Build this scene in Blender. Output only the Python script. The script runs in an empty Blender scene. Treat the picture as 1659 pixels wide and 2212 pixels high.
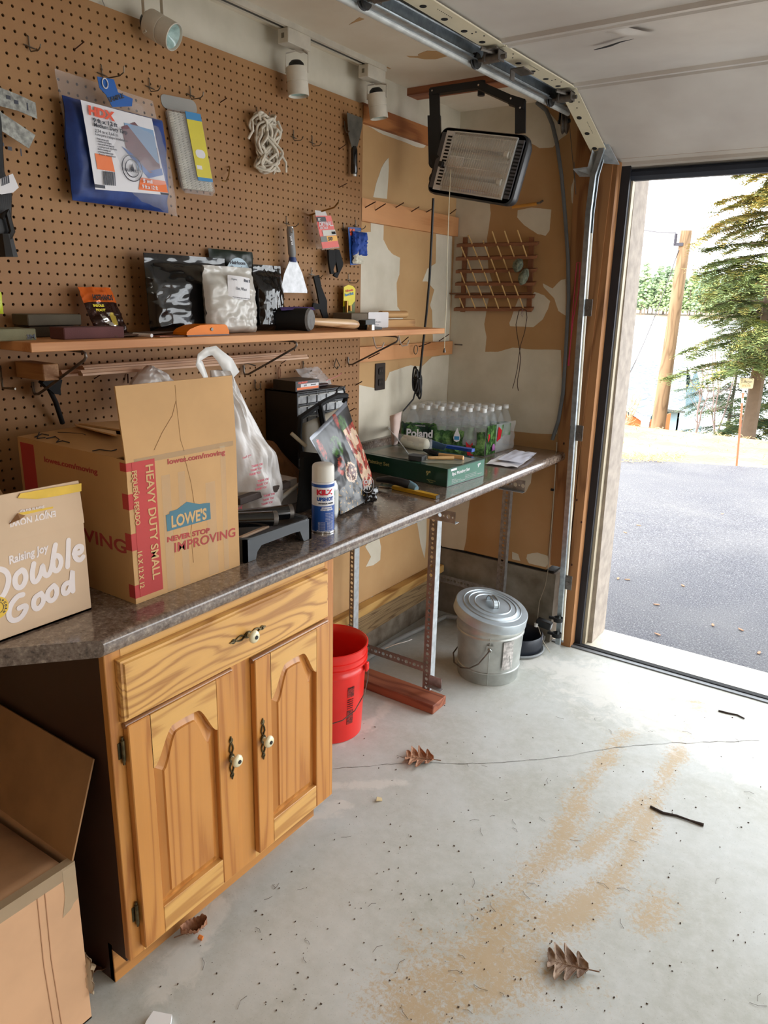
import bpy, math, random
from mathutils import Vector, Matrix, noise, Euler
rnd = random.Random(11)
SC = bpy.context.scene
COL = SC.collection
# ---------------------------------------------------------------- camera, sky, sun, exposure
F, CX, CY, CZ, YAW, PITCH, ROLL = 1597.9, 1.8442, -3.2541, 1.617, .5962, .2811, .0255
FW = Vector((-math.sin(YAW)*math.cos(PITCH), math.cos(YAW)*math.cos(PITCH), -math.sin(PITCH)))
R0 = Vector((math.cos(YAW), math.sin(YAW), 0)); U0 = R0.cross(FW)
RT = R0*math.cos(ROLL)+U0*math.sin(ROLL); UP = -R0*math.sin(ROLL)+U0*math.cos(ROLL)
cam = bpy.data.cameras.new('camera'); camo = bpy.data.objects.new('camera', cam); COL.objects.link(camo)
camo.matrix_world = Matrix(((RT.x, UP.x, -FW.x, CX), (RT.y, UP.y, -FW.y, CY), (RT.z, UP.z, -FW.z, CZ), (0, 0, 0, 1)))
cam.sensor_fit = 'VERTICAL'; cam.sensor_height = 24; cam.lens = 24*F/2212; cam.clip_start = .05; cam.clip_end = 2000
SC.camera = camo
SC.view_settings.view_transform = 'Standard'; SC.view_settings.look = 'None'; SC.view_settings.gamma = 1
SC.view_settings.use_curve_mapping = False
SC.view_settings.exposure = 1.45
w = bpy.data.worlds.new('sky'); SC.world = w; w.use_nodes = True
nt = w.node_tree; bg = nt.nodes['Background']
sky = nt.nodes.new('ShaderNodeTexSky'); sky.sky_type = 'NISHITA'; sky.sun_disc = False
sky.sun_elevation = math.radians(48); sky.sun_rotation = math.radians(150); sky.air_density = 1.3; sky.dust_density = 5; sky.ozone_density = 1
mixn = nt.nodes.new('ShaderNodeMix'); mixn.data_type = 'RGBA'; mixn.inputs[0].default_value = .8
mixn.inputs[7].default_value = (.95, .98, 1.0, 1)
skm = nt.nodes.new('ShaderNodeVectorMath'); skm.operation = 'SCALE'; skm.inputs[3].default_value = .12
nt.links.new(sky.outputs[0], skm.inputs[0]); nt.links.new(skm.outputs[0], mixn.inputs[6])
nt.links.new(mixn.outputs[2], bg.inputs['Color']); bg.inputs['Strength'].default_value = 2.4
def lamp(name, typ, loc, direction, energy, size=None, size_y=None, color=(1, 1, 1), portal=False):
    l = bpy.data.lights.new(name, typ); l.energy = energy; l.color = color
    if typ == 'AREA': l.shape = 'RECTANGLE'; l.size = size; l.size_y = size_y; l.cycles.is_portal = portal
    o = bpy.data.objects.new(name, l); COL.objects.link(o); o.location = loc
    o.rotation_euler = Vector(direction).to_track_quat('-Z', 'Y').to_euler(); return o
s = lamp('sun', 'SUN', (-8, -10, 20), (.45, .72, -.95), 1.5, color=(1, .95, .86)); s.data.angle = math.radians(6)
lamp('doorway_portal', 'AREA', (3.2, .25, 1.05), (0, -1, 0), 1, 5.0, 2.1, portal=True)
lamp('added_side_opening_portal', 'AREA', (6.25, -1.45, 1.1), (-1, 0, 0), 1, 2.3, 2.1, portal=True)  # sky portal for the opening added in the unseen right wall
# unseen ceiling fill lamp, added behind the camera to brighten the interior
lamp('added_ceiling_fill', 'AREA', (3.0, -4.9, 2.40), (0, 0, -1), 4, 1.25, .35, color=(1, .93, .82))
# ---------------------------------------------------------------- helpers
def ray(u, v):
    return Vector((CX, CY, CZ)), FW+RT*((u-829.5)/F)-UP*((v-1106)/F)
def onx(u, v, x): c, d = ray(u, v); return c+d*((x-c.x)/d.x)     # measured point on a plane x = const
def ony(u, v, y): c, d = ray(u, v); return c+d*((y-c.y)/d.y)
def onz(u, v, z): c, d = ray(u, v); return c+d*((z-c.z)/d.z)
def prop(o, label=None, cat=None, group=None, kind=None):
    if label: o['label'] = label
    if cat: o['category'] = cat
    if group: o['group'] = group
    if kind: o['kind'] = kind
    return o
def thing(name, loc, label, cat, rz=0, group=None):
    o = bpy.data.objects.new(name, None); COL.objects.link(o); o.empty_display_size = .05
    o.location = loc; o.rotation_euler = (0, 0, rz); prop(o, label, cat, group); return o
def mworld(o):
    m = Matrix.LocRotScale(o.location, o.rotation_euler, o.scale)
    return (mworld(o.parent) @ m) if o.parent else m
class MB:
    def __init__(s): s.v = []; s.f = []; s.m = []; s.T = Matrix.Identity(4); s.k = 0; s.warp = None; s.marks = []
    def at(s, loc=(0, 0, 0), rot=(0, 0, 0)):
        s.T = Matrix.Translation(loc) @ Euler(rot).to_matrix().to_4x4(); return s
    def frame(s, o, ex, ey, ez):
        s.T = Matrix(((ex[0], ey[0], ez[0], o[0]), (ex[1], ey[1], ez[1], o[1]), (ex[2], ey[2], ez[2], o[2]), (0, 0, 0, 1))); return s
    def add(s, vs, fs):
        b = len(s.v); s.v += [s.T @ (s.warp(Vector(p)) if s.warp else Vector(p)) for p in vs]
        for f in fs: s.f.append([b+i for i in f]); s.m.append(s.k)
        return s
    def box(s, a, b, bev=0):
        x0, y0, z0 = a; x1, y1, z1 = b
        if x0 > x1: x0, x1 = x1, x0
        if y0 > y1: y0, y1 = y1, y0
        if z0 > z1: z0, z1 = z1, z0
        if bev <= 0:
            return s.add([(x, y, z) for z in (z0, z1) for y in (y0, y1) for x in (x0, x1)],
                         [(0, 2, 3, 1), (4, 5, 7, 6), (0, 1, 5, 4), (2, 6, 7, 3), (0, 4, 6, 2), (1, 3, 7, 5)])
        bev = min(bev, .49*min(x1-x0, y1-y0, z1-z0)); vs = []; idx = {}
        C = [(x, y, z) for z in (0, 1) for y in (0, 1) for x in (0, 1)]
        P = lambda t, lo, hi: hi if t else lo
        for c in C:
            for ax in range(3):
                p = [P(c[0], x0, x1), P(c[1], y0, y1), P(c[2], z0, z1)]
                for a2 in range(3):
                    if a2 != ax: p[a2] += bev if not c[a2] else -bev
                idx[(c, ax)] = len(vs); vs.append(p)
        fs = [[idx[(c, i)] for i in range(3)] for c in C]
        for ax in range(3):
            o = [i for i in range(3) if i != ax]
            for t in (0, 1):
                q = []
                for a1, a2 in ((0, 0), (1, 0), (1, 1), (0, 1)):
                    c = [0, 0, 0]; c[ax] = t; c[o[0]] = a1; c[o[1]] = a2; q.append(idx[(tuple(c), ax)])
                fs.append(q)
            for a1 in (0, 1):
                for a2 in (0, 1):
                    c = [0, 0, 0]; c[o[0]] = a1; c[o[1]] = a2; d = list(c); d[ax] = 1; c = tuple(c); d = tuple(d)
                    fs.append([idx[(c, o[0])], idx[(d, o[0])], idx[(d, o[1])], idx[(c, o[1])]])
        return s.add(vs, fs)
    def prism(s, pts, z0, z1):                      # outline in local xy, thickness along local z
        n = len(pts); vs = [(p[0], p[1], z0) for p in pts]+[(p[0], p[1], z1) for p in pts]
        return s.add(vs, [list(range(n))[::-1], list(range(n, 2*n))]+[(i, (i+1) % n, n+(i+1) % n, n+i) for i in range(n)])
    def lathe(s, prof, n=32, arc=math.tau, cap=True):   # profile (r, z) about local z
        vs = []; fs = []; m = len(prof); full = abs(arc-math.tau) < 1e-6; c = n if full else n+1
        for i in range(c):
            a = arc*i/n
            for r, z in prof: vs.append((r*math.cos(a), r*math.sin(a), z))
        for i in range(n):
            j = (i+1) % c
            for k in range(m-1):
                fs.append((i*m+k, j*m+k, j*m+k+1, i*m+k+1))
        if full and cap:
            if prof[0][0] > 1e-5: fs.append([i*m for i in range(n)][::-1])
            if prof[-1][0] > 1e-5: fs.append([i*m+m-1 for i in range(n)])
        return s.add(vs, fs)
    def tube(s, pts, r, n=8, caps=True, close=False):
        pts = [Vector(p) for p in pts]; N = len(pts); rr = r if isinstance(r, (list, tuple)) else [r]*N
        vs = []; fs = []; prev = None
        for i, p in enumerate(pts):
            a = pts[i-1] if (i or close) else p; b = pts[(i+1) % N] if (i < N-1 or close) else p
            t = (b-a).normalized() if (b-a).length > 1e-9 else Vector((0, 0, 1))
            if prev is None: q = t.orthogonal().normalized()
            else:
                q = prev-t*prev.dot(t); q = q.normalized() if q.length > 1e-6 else t.orthogonal().normalized()
            prev = q; w_ = t.cross(q)
            for k in range(n):
                an = math.tau*k/n; vs.append(p+(q*math.cos(an)+w_*math.sin(an))*rr[i])
        for i in range(N if close else N-1):
            j = (i+1) % N
            for k in range(n): fs.append((i*n+k, i*n+(k+1) % n, j*n+(k+1) % n, j*n+k))
        if caps and not close: fs += [list(range(n))[::-1], [(N-1)*n+k for k in range(n)]]
        return s.add(vs, fs)
    def cyl(s, a, b, r, n=16): return s.tube([a, b], r, n)
    def grid(s, fn, nu, nv, closeu=False):
        vs = [fn(i/nu, j/nv) for j in range(nv+1) for i in range(nu+1)]
        return s.add(vs, [(j*(nu+1)+i, j*(nu+1)+i+1, (j+1)*(nu+1)+i+1, (j+1)*(nu+1)+i) for j in range(nv) for i in range(nu)])
    def text(s, body, size, align='LEFT', sx=1, bold=0, ext=.0003, shear=0, spacing=1):
        c = bpy.data.curves.new('t', 'FONT'); c.body = body; c.size = size; c.align_x = align; c.align_y = 'BOTTOM_BASELINE'
        c.extrude = ext; c.offset = bold; c.shear = shear; c.resolution_u = 3; c.space_character = spacing
        o = bpy.data.objects.new('t', c); COL.objects.link(o); dg = bpy.context.evaluated_depsgraph_get()
        me = bpy.data.meshes.new_from_object(o.evaluated_get(dg))
        s.add([(v.co.x*sx, v.co.y, v.co.z) for v in me.vertices], [list(p.vertices) for p in me.polygons])
        bpy.data.objects.remove(o); bpy.data.curves.remove(c); bpy.data.meshes.remove(me); return s
    def build(s, name, mat, parent=None, label=None, smooth=None, wn=False, solid=None, sub=0, weld=False):
        if name == 'lettering' and len(s.marks) > 1:     # every line of lettering is a part of its own
            o = None
            for i, a in enumerate(s.marks):
                e = s.marks[i+1] if i+1 < len(s.marks) else len(s.f); a = 0 if i == 0 else a; fs = s.f[a:e]
                if not fs: continue
                lo = min(min(f) for f in fs); hi = max(max(f) for f in fs); q = MB(); q.v = s.v[lo:hi+1]; q.f = [[k_-lo for k_ in f] for f in fs]; q.m = [0]*len(fs); o = q.build(name, mat, parent, label)
            return o
        me = bpy.data.meshes.new(name)
        inv = mworld(parent).inverted() if parent else Matrix.Identity(4)
        me.from_pydata([tuple(inv @ p) for p in s.v], [], s.f)
        for m_ in (mat if isinstance(mat, (list, tuple)) else [mat]): me.materials.append(m_)
        if max(s.m, default=0): me.polygons.foreach_set('material_index', s.m)
        me.validate(); me.update()
        if weld:
            import bmesh
            bm = bmesh.new(); bm.from_mesh(me); bmesh.ops.remove_doubles(bm, verts=bm.verts, dist=1e-5); bmesh.ops.recalc_face_normals(bm, faces=bm.faces); bm.to_mesh(me); bm.free()
        if smooth is not None:
            me.polygons.foreach_set('use_smooth', [True]*len(me.polygons)); me.set_sharp_from_angle(angle=math.radians(smooth))
        o = bpy.data.objects.new(name, me); COL.objects.link(o)
        if parent: o.parent = parent
        if solid: md = o.modifiers.new('solid', 'SOLIDIFY'); md.thickness = solid; md.offset = 0
        if sub: md = o.modifiers.new('sub', 'SUBSURF'); md.levels = sub; md.render_levels = sub
        if label: o['label'] = label
        return o
def top(o, label, cat, group=None): return prop(o, label, cat, group)
def struct(name, mb, mat, smooth=None, parent=None):
    o = mb.build(name, mat, parent, smooth=smooth)
    if not parent: o['kind'] = 'structure'
    return o
def dup(root, loc=None, rz=None, label=None, group=None):
    def cp(o, par):
        c = o.copy(); COL.objects.link(c); c.parent = par
        for ch in list(o.children): cp(ch, c)
        return c
    r = cp(root, None)
    if loc is not None: r.location = loc
    if rz is not None: r.rotation_euler = (0, 0, rz)
    if label: r['label'] = label
    if group: r['group'] = group
    return r
def fit(b, body, P0, P1, cap, nrm, off=.0006, bold=0, align='LEFT', shear=0, ext=.0002):
    """lettering whose baseline runs from P0 to P1 on a surface with outward normal nrm, capitals cap tall"""
    P0, P1, nrm = Vector(P0), Vector(P1), Vector(nrm).normalized(); ex = (P1-P0); L = ex.length; ex = (ex-nrm*ex.dot(nrm)).normalized(); up = nrm.cross(ex)
    b.marks.append(len(b.f)); t = MB(); t.text(body, 1, bold=bold*.5/cap, ext=ext/cap, shear=shear); x0 = min(v.x for v in t.v); x1 = max(v.x for v in t.v); sz = cap/.70; sx = L/(x1-x0)
    b.frame(P0+nrm*off, ex, up, nrm); b.add([((v.x-x0)*sx, v.y*sz, v.z*cap) for v in t.v], t.f); return b
def pouch(b, w, h, T, seed=0, cr=.004, nu=28, nv=34, flat=.12, mfun=None, wav=0, back=True, pw=.5):
    """crumpled pouch: local x across (centred), y up from 0, z out; sealed flat near the top"""
    def f(s_, t_, sg):
        e = (1-abs(2*s_-1)**2.4)**pw if abs(2*s_-1) < 1 else 0; v = min(1, t_/.08)**.5*max(0, min(1, (1-t_-flat)/.25))**.6 if flat else math.sin(math.pi*t_)**.5
        n = noise.noise(Vector((s_*5+seed, t_*6, seed*1.3)))*cr+noise.noise(Vector((s_*14, t_*15+seed, 2)))*cr*.5+abs(noise.noise(Vector((s_*8+seed, t_*8-seed, 5))))*cr*.8
        return (w*(s_-.5)+wav*noise.noise(Vector((t_*3, seed, 1))), h*t_, sg*T*e*v+n*(1 if sg > 0 else .4)+(.0006*sg))
    for sg in ((1, -1) if back else (1,)):
        vs = [f(i/nu, j/nv, sg) for j in range(nv+1) for i in range(nu+1)]; base_k = b.k
        for j in range(nv):
            for i in range(nu):
                if mfun and sg > 0: b.k = mfun((i+.5)/nu, (j+.5)/nv)
                q = [j*(nu+1)+i, j*(nu+1)+i+1, (j+1)*(nu+1)+i+1, (j+1)*(nu+1)+i]
                b.f.append([len(b.v)+x for x in (q if sg > 0 else q[::-1])]); b.m.append(b.k)
        b.v += [b.T @ Vector(p) for p in vs]; b.k = base_k
    return f
def ragged(pts, d=.006, lev=3, seed=0):
    g = random.Random(seed); pts = [Vector(p) for p in pts]
    for l in range(lev):
        out = []
        for i, p in enumerate(pts):
            q = pts[(i+1) % len(pts)]; out.append(p); e = q-p
            out.append((p+q)/2+Vector((-e.y, e.x) if len(e) == 2 else (0, 0))*g.uniform(-1, 1)*d/max(e.length, .01)*1.0)
        pts = out; d *= .6
    return pts
def arc(c, r, a0, a1, n=8): return [(c[0]+r*math.cos(a0+(a1-a0)*i/n), c[1]+r*math.sin(a0+(a1-a0)*i/n)) for i in range(n+1)]
def rrect(x0, y0, x1, y1, r, n=4):
    return arc((x1-r, y0+r), r, -math.pi/2, 0, n)+arc((x1-r, y1-r), r, 0, math.pi/2, n)+arc((x0+r, y1-r), r, math.pi/2, math.pi, n)+arc((x0+r, y0+r), r, math.pi, 1.5*math.pi, n)
# ---------------------------------------------------------------- materials
def lin(c): return tuple(((x/255)/12.92 if x/255 <= .04045 else (((x/255)+.055)/1.055)**2.4) for x in c)+(1,)
class Nt:
    def __init__(s, name):
        s.m = bpy.data.materials.new(name); s.m.use_nodes = True; s.t = s.m.node_tree; s.b = s.t.nodes['Principled BSDF']
    def n(s, typ, **kw):
        x = s.t.nodes.new('ShaderNode'+typ)
        for k, v in kw.items():
            if k.startswith('i'): x.inputs[int(k[1:])].default_value = v
            else: setattr(x, k, v)
        return x
    def l(s, a, b): s.t.links.new(a, b)
    def coord(s, scale=(1, 1, 1), rot=(0, 0, 0), loc=(0, 0, 0)):
        c = s.n('TexCoord'); m = s.n('Mapping'); m.inputs[1].default_value = loc; m.inputs[2].default_value = rot; m.inputs[3].default_value = scale
        s.l(c.outputs['Object'], m.inputs[0]); return m.outputs[0]
    def noise(s, vec, scale, detail=4, rough=.55, dist=0):
        x = s.n('TexNoise'); s.l(vec, x.inputs['Vector']); x.inputs['Scale'].default_value = scale; x.inputs['Detail'].default_value = detail
        x.inputs['Roughness'].default_value = rough; x.inputs['Distortion'].default_value = dist; return x.outputs[0]
    def math(s, op, a, b=None, c=None):
        x = s.n('Math', operation=op)
        for i, q in enumerate((a, b, c)):
            if q is None: continue
            if isinstance(q, (int, float)): x.inputs[i].default_value = q
            else: s.l(q, x.inputs[i])
        return x.outputs[0]
    def ramp(s, fac, stops):
        x = s.n('ValToRGB'); s.l(fac, x.inputs[0]); e = x.color_ramp.elements
        while len(e) < len(stops): e.new(.5)
        for i, (p, c) in enumerate(stops): e[i].position = p; e[i].color = c if isinstance(c, (list, tuple)) else (c, c, c, 1)
        return x.outputs[0]
    def mix(s, fac, a, b, mode='MIX'):
        x = s.n('Mix', data_type='RGBA', blend_type=mode)
        for i, q in ((0, fac), (6, a), (7, b)):
            if isinstance(q, (int, float, tuple)): x.inputs[i].default_value = q
            else: s.l(q, x.inputs[i])
        return x.outputs[2]
    def bump(s, h, strength=.2, dist=.002):
        x = s.n('Bump'); x.inputs['Strength'].default_value = strength; x.inputs['Distance'].default_value = dist
        s.l(h, x.inputs['Height']); s.l(x.outputs[0], s.b.inputs['Normal'])
    def base(s, c):
        if isinstance(c, tuple): s.b.inputs['Base Color'].default_value = c
        else: s.l(c, s.b.inputs['Base Color'])
def mat(name, rgb, rough=.6, metal=0, var=.08, vs=12, bump=0, bs=60, bd=.001, alpha=1, trans=0, ior=1.45, coat=0, rgb2=None, spec=None, sheen=0):
    k = Nt(name); c = lin(rgb); b = k.b
    v = k.coord(); n = k.noise(v, vs)
    c2 = lin(rgb2) if rgb2 else tuple(min(1, x*(1-var*2.2)) for x in c[:3])+(1,)
    if var > 0 or rgb2: k.base(k.mix(k.ramp(n, [(.35, 0.), (.65, 1.)]), c, c2))
    else: k.base(c)
    b.inputs['Roughness'].default_value = rough; b.inputs['Metallic'].default_value = metal
    if bump: k.bump(k.noise(v, bs, 3), bump, bd)
    if alpha < 1: b.inputs['Alpha'].default_value = alpha
    if trans: b.inputs['Transmission Weight'].default_value = trans; b.inputs['IOR'].default_value = ior
    if coat: b.inputs['Coat Weight'].default_value = coat; b.inputs['Coat Roughness'].default_value = .08
    if spec is not None: b.inputs['Specular IOR Level'].default_value = spec
    if sheen: b.inputs['Sheen Weight'].default_value = sheen
    return k.m
def wood(name, c1, c2, axis='z', scale=7, rings=9, rough=.38, stretch=.13, fine=.35, coat=0, dark=None, seed=0):
    k = Nt(name); sc = [1, 1, 1]; sc['xyz'.index(axis)] = stretch
    v = k.coord(tuple(sc), loc=(seed*1.7, seed*3.1, seed*2.3))
    n = k.noise(v, scale, 1.5, .45, .15)
    r = k.math('PINGPONG', k.math('MULTIPLY', n, rings), .5)
    sf = [170, 170, 170]; sf['xyz'.index(axis)] = 5
    fn = k.noise(k.coord(tuple(sf)), 1, 3, .6)
    rr = k.math('ADD', k.math('MULTIPLY', r, 1.5), k.math('MULTIPLY', k.math('SUBTRACT', fn, .5), fine*1.6))
    col = k.ramp(rr, [(.04, lin(c2)), (.34, lin(c1)), (1, lin(tuple(min(255, x*1.05) for x in c1)))])
    big = k.noise(k.coord(), 3, 3)
    col = k.mix(k.math('MULTIPLY', k.ramp(big, [(.4, 0.), (.75, 1.)]), .35), col, lin(dark or c2))
    k.base(col); k.b.inputs['Roughness'].default_value = rough
    k.bump(k.math('ADD', fn, k.math('MULTIPLY', r, .6)), .12, .0006)
    if coat: k.b.inputs['Coat Weight'].default_value = coat; k.b.inputs['Coat Roughness'].default_value = .18
    return k.m
def stone(name, cols, scale=160, rough=.3, bump=.0, coat=0):
    k = Nt(name); v = k.coord(); n = k.noise(v, scale, 4, .7); n2 = k.noise(v, scale*.25, 3, .6)
    st = [(.3+.4*i/(len(cols)-1), lin(c)) for i, c in enumerate(cols)]
    k.base(k.mix(.35, k.ramp(n, st), k.ramp(n2, st)))
    k.b.inputs['Roughness'].default_value = rough
    if bump: k.bump(n, bump, .001)
    if coat: k.b.inputs['Coat Weight'].default_value = coat; k.b.inputs['Coat Roughness'].default_value = .15
    return k.m
M = {}
M['white'] = mat('white_paint', (222, 214, 198), .6, bump=.1)
M['black'] = mat('black_plastic', (22, 22, 24), .42)
M['matte_black'] = mat('matte_black', (16, 16, 18), .8)
M['steel'] = mat('galvanized_steel', (168, 176, 180), .38, .85, var=.14, vs=35, bump=.05)
M['dull_steel'] = mat('dull_steel', (128, 122, 116), .45, .7, var=.2, vs=30)
M['wire'] = mat('steel_wire', (120, 112, 100), .35, .85)
M['rust'] = mat('rusted_nail', (84, 50, 38), .7, .4)
M['chrome'] = mat('chrome', (220, 220, 220), .12, 1, var=0)
M['paper'] = mat('white_paper', (232, 230, 232), .7, var=.03)
M['card'] = mat('cardboard', (201, 157, 104), .75, var=.06, vs=5, bump=.15, bs=25)
M['card_in'] = mat('inner_cardboard', (176, 138, 98), .85, var=.06, vs=8)
M['oakv'] = wood('oak_upright_grain', (200, 138, 68), (174, 110, 48), 'z', 15, 6, coat=.25, stretch=.05)
M['oakv2'] = wood('oak_panel_grain', (200, 138, 70), (176, 112, 50), 'z', 9, 8, coat=.25, seed=3, stretch=.06)
M['oakh'] = wood('oak_level_grain', (216, 166, 94), (186, 132, 68), 'y', 16, 7, coat=.25, seed=5, stretch=.08)
M['oakd'] = wood('oak_drawer_grain', (220, 168, 94), (176, 122, 62), 'y', 9, 13, coat=.25, seed=8, stretch=.2)
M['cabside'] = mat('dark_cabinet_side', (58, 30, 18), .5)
M['pine'] = wood('pine_board', (206, 148, 98), (184, 122, 72), 'y', 5, 6, .6, seed=2)
M['pine2'] = wood('aged_pine', (176, 112, 60), (138, 78, 36), 'y', 7, 6, .65, seed=9)
M['stud'] = wood('red_stud', (160, 112, 68), (128, 84, 46), 'z', 9, 5, .7, seed=4)
M['redblock'] = wood('red_stained_block', (156, 92, 64), (120, 62, 42), 'x', 9, 5, .7, seed=6)
M['formica'] = stone('speckled_laminate', [(46, 38, 34), (104, 88, 78), (128, 112, 100), (170, 154, 138)], 120, .16, coat=.7)
# ================================================================ the setting
CT = .956                                            # top of the counter
def concrete(name, c1, c2, c3, dirt=False):
    k = Nt(name); v = k.coord(); n = k.noise(v, 2.2, 6, .6, .4); n2 = k.noise(v, 26, 8, .72)
    c = k.mix(k.ramp(n, [(.36, 0.), (.62, 1.)]), lin(c1), lin(c2)); c = k.mix(k.math('MULTIPLY', k.ramp(n2, [(.4, 0.), (.7, 1.)]), .5), c, lin(c3))
    sp = k.noise(v, 240, 2, .5); c = k.mix(k.math('MULTIPLY', k.ramp(sp, [(.66, 0.), (.72, 1.)]), .45), c, lin((120, 112, 98)))
    if dirt:
        at = k.n('Attribute', attribute_name='dirt'); nn = k.noise(v, 75, 9, .8, .5); n3 = k.noise(v, 6, 4, .6)
        f = k.math('ADD', at.outputs['Fac'], k.math('MULTIPLY', k.math('SUBTRACT', nn, .5), 2.6)); f = k.math('ADD', f, k.math('MULTIPLY', k.math('SUBTRACT', n3, .5), 1.1))
        c = k.mix(k.math('MULTIPLY', k.ramp(f, [(.62, 0.), (.98, 1.)]), .72), c, lin((184, 154, 106)))
        a2 = k.n('Attribute', attribute_name='chalk'); f2 = k.math('ADD', a2.outputs['Fac'], k.math('MULTIPLY', k.math('SUBTRACT', k.noise(v, 14, 5, .7, .8), .5), 1.6))
        c = k.mix(k.math('MULTIPLY', k.ramp(f2, [(.5, 0.), (.8, 1.)]), .5), c, lin((226, 222, 214)))
    k.base(c); k.b.inputs['Roughness'].default_value = .62; k.bump(k.math('ADD', n2, k.math('MULTIPLY', sp, .4)), .18, .0012); return k.m
def segd(p, a, b):
    ab = b-a; t = max(0, min(1, (p-a).dot(ab)/ab.length_squared)); return (p-a-ab*t).length
fl = MB(); NX, NY = 150, 240; X0, X1, Y0f, Y1f = .3, 3.3, -4.2, .0
xs = [-.02]+[X0+(X1-X0)*i/NX for i in range(NX+1)]+[6.4]; ys = [-7.2]+[Y0f+(Y1f-Y0f)*i/NY for i in range(NY+1)]+[.03]
fl.add([(x, y, 0) for y in ys for x in xs], [(j*len(xs)+i, j*len(xs)+i+1, (j+1)*len(xs)+i+1, (j+1)*len(xs)+i) for j in range(len(ys)-1) for i in range(len(xs)-1)])
M['floor'] = concrete('garage_concrete', (194, 197, 194), (176, 177, 168), (208, 209, 206), True)
floor = struct('floor', fl, M['floor'])
swath = [(919, 2189, 983, 2094, .16), (983, 2094, 1130, 2074, .17), (1040, 2090, 1130, 1960, .15), (1100, 1960, 1194, 1838, .08), (1194, 1838, 1277, 1679, .06), (1277, 1679, 1353, 1583, .05),
         (1130, 2040, 1260, 1950, .1), (1238, 1985, 1340, 1883, .07), (1340, 1883, 1398, 1755, .06), (1398, 1755, 1449, 1653, .05), (1460, 1640, 1504, 1520, .045), (1398, 1991, 1430, 1940, .07), (1260, 1850, 1400, 1720, .05), (890, 2212, 1100, 2120, .1)]
sw = [(onz(a, b, 0).xy, onz(c, d, 0).xy, r) for a, b, c, d, r in swath]
ch = [(onz(a, b, 0).xy, onz(c, d, 0).xy, r) for a, b, c, d, r in [(730, 1600, 800, 1560, .04), (800, 1560, 840, 1520, .03), (700, 1700, 870, 1690, .03), (380, 2100, 470, 1960, .05), (560, 1800, 740, 1740, .04), (350, 2130, 400, 2080, .06), (1300, 1480, 1659, 1640, .25), (1150, 1430, 1300, 1460, .1)]]
for nm, L in (('dirt', sw), ('chalk', ch)):
    at = floor.data.attributes.new(nm, 'FLOAT', 'POINT'); vals = []
    for v_ in floor.data.vertices:
        p = v_.co.xy; vals.append(max(max(0, 1-segd(p, a, b)/(r*2)) for a, b, r in L))
    at.data.foreach_set('value', vals)
# hairline crack in the slab
cp = [(720, 1661), (800, 1655), (870, 1648), (960, 1650), (1050, 1648), (1160, 1642), (1250, 1630), (1330, 1614), (1450, 1606), (1550, 1603), (1659, 1599)]
cr = MB(); P_ = []
for i in range(len(cp)-1):
    a, b = onz(*cp[i], 0), onz(*cp[i+1], 0)
    for k_ in range(6):
        q = a.lerp(b, k_/6); P_.append(q+Vector((0, rnd.uniform(-.006, .006), .0012)))
for i in range(len(P_)-1):
    wdt = rnd.uniform(.0006, .0016); cr.add([P_[i]+Vector((0, -wdt, 0)), P_[i+1]+Vector((0, -wdt, 0)), P_[i+1]+Vector((0, wdt, 0)), P_[i]+Vector((0, wdt, 0))], [(0, 1, 2, 3)])
cr.build('hairline_crack', mat('crack_shadow', (70, 64, 58), .9, var=0), floor)
# sill, rubber threshold and apron
sill = MB(); sill.box((.74, .03, -.3), (5.6, .31, -.002)); M['apron'] = concrete('apron_concrete', (214, 208, 192), (198, 190, 170), (226, 222, 212))
struct('floor_apron', sill, M['apron'])
t = MB(); t.box((.66, .0, -.002), (5.5, .012, .006)); t.box((.66, .012, -.002), (5.5, .03, .003))
o = struct('trim_1', t, mat('threshold_metal', (120, 122, 124), .5, .5))
t = MB(); t.box((.7, .03, -.002), (5.5, .062, .007), .002); struct('trim_2', t, M['matte_black'])
# drywall
M['dry'] = mat('bare_drywall_paper', (200, 162, 114), .85, var=.05, vs=3, rgb2=(188, 148, 100))
M['dry2'] = mat('shaded_drywall_paper', (186, 148, 104), .85, var=.05, vs=3, rgb2=(174, 134, 88))  # end wall's shade put into a darker drywall brown
M['plaster'] = mat('joint_compound', (222, 214, 196), .8, var=.05, vs=6, bump=.1, rgb2=(208, 200, 180))
M['ceil'] = mat('ceiling_plaster', (238, 228, 210), .8, var=.05, vs=3, rgb2=(226, 212, 190))
wl = MB(); wl.box((-.12, -7.2, .14), (0, -.0, 2.437)); wall_left = struct('wall_left', wl, M['dry'])
wl = MB(); wl.box((-.2, -7.2, -.1), (-.0, 0, .14)); struct('wall_left_footing', wl, mat('footing_concrete', (150, 140, 124), .9, bump=.4, bs=40, var=.15, rgb2=(112, 98, 82)))
we = MB(); we.box((-.12, .0, .365), (.60, .1, 2.437)); wall_end = struct('wall_end', we, M['dry2'])
we = MB(); we.box((.0, -.012, -.1), (.655, .1, .355)); struct('wall_end_stem', we, mat('stem_concrete', (152, 146, 134), .85, bump=.3, bs=30, var=.2, vs=6, rgb2=(108, 98, 84)))
we = MB(); we.box((.0, .0, .353), (.64, .1, .367)); struct('trim_3', we, M['matte_black'])
cl = MB(); cl.box((-.12, -7.2, 2.437), (6.4, .4, 2.5)); ceiling = struct('ceiling', cl, M['ceil'])
wr = MB(); wr.box((6.3, -7.2, 0), (6.4, -2.6, 2.437)); wr.box((6.3, -.3, 0), (6.4, .1, 2.437)); wr.box((6.3, -2.6, 2.15), (6.4, -.3, 2.437)); struct('wall_right', wr, M['dry2'])  # unseen right wall; its opening is added to let side light in
wr = MB(); wr.box((-.12, -7.3, 0), (6.4, -7.2, 2.437)); struct('wall_back', wr, M['dry2'])
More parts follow.
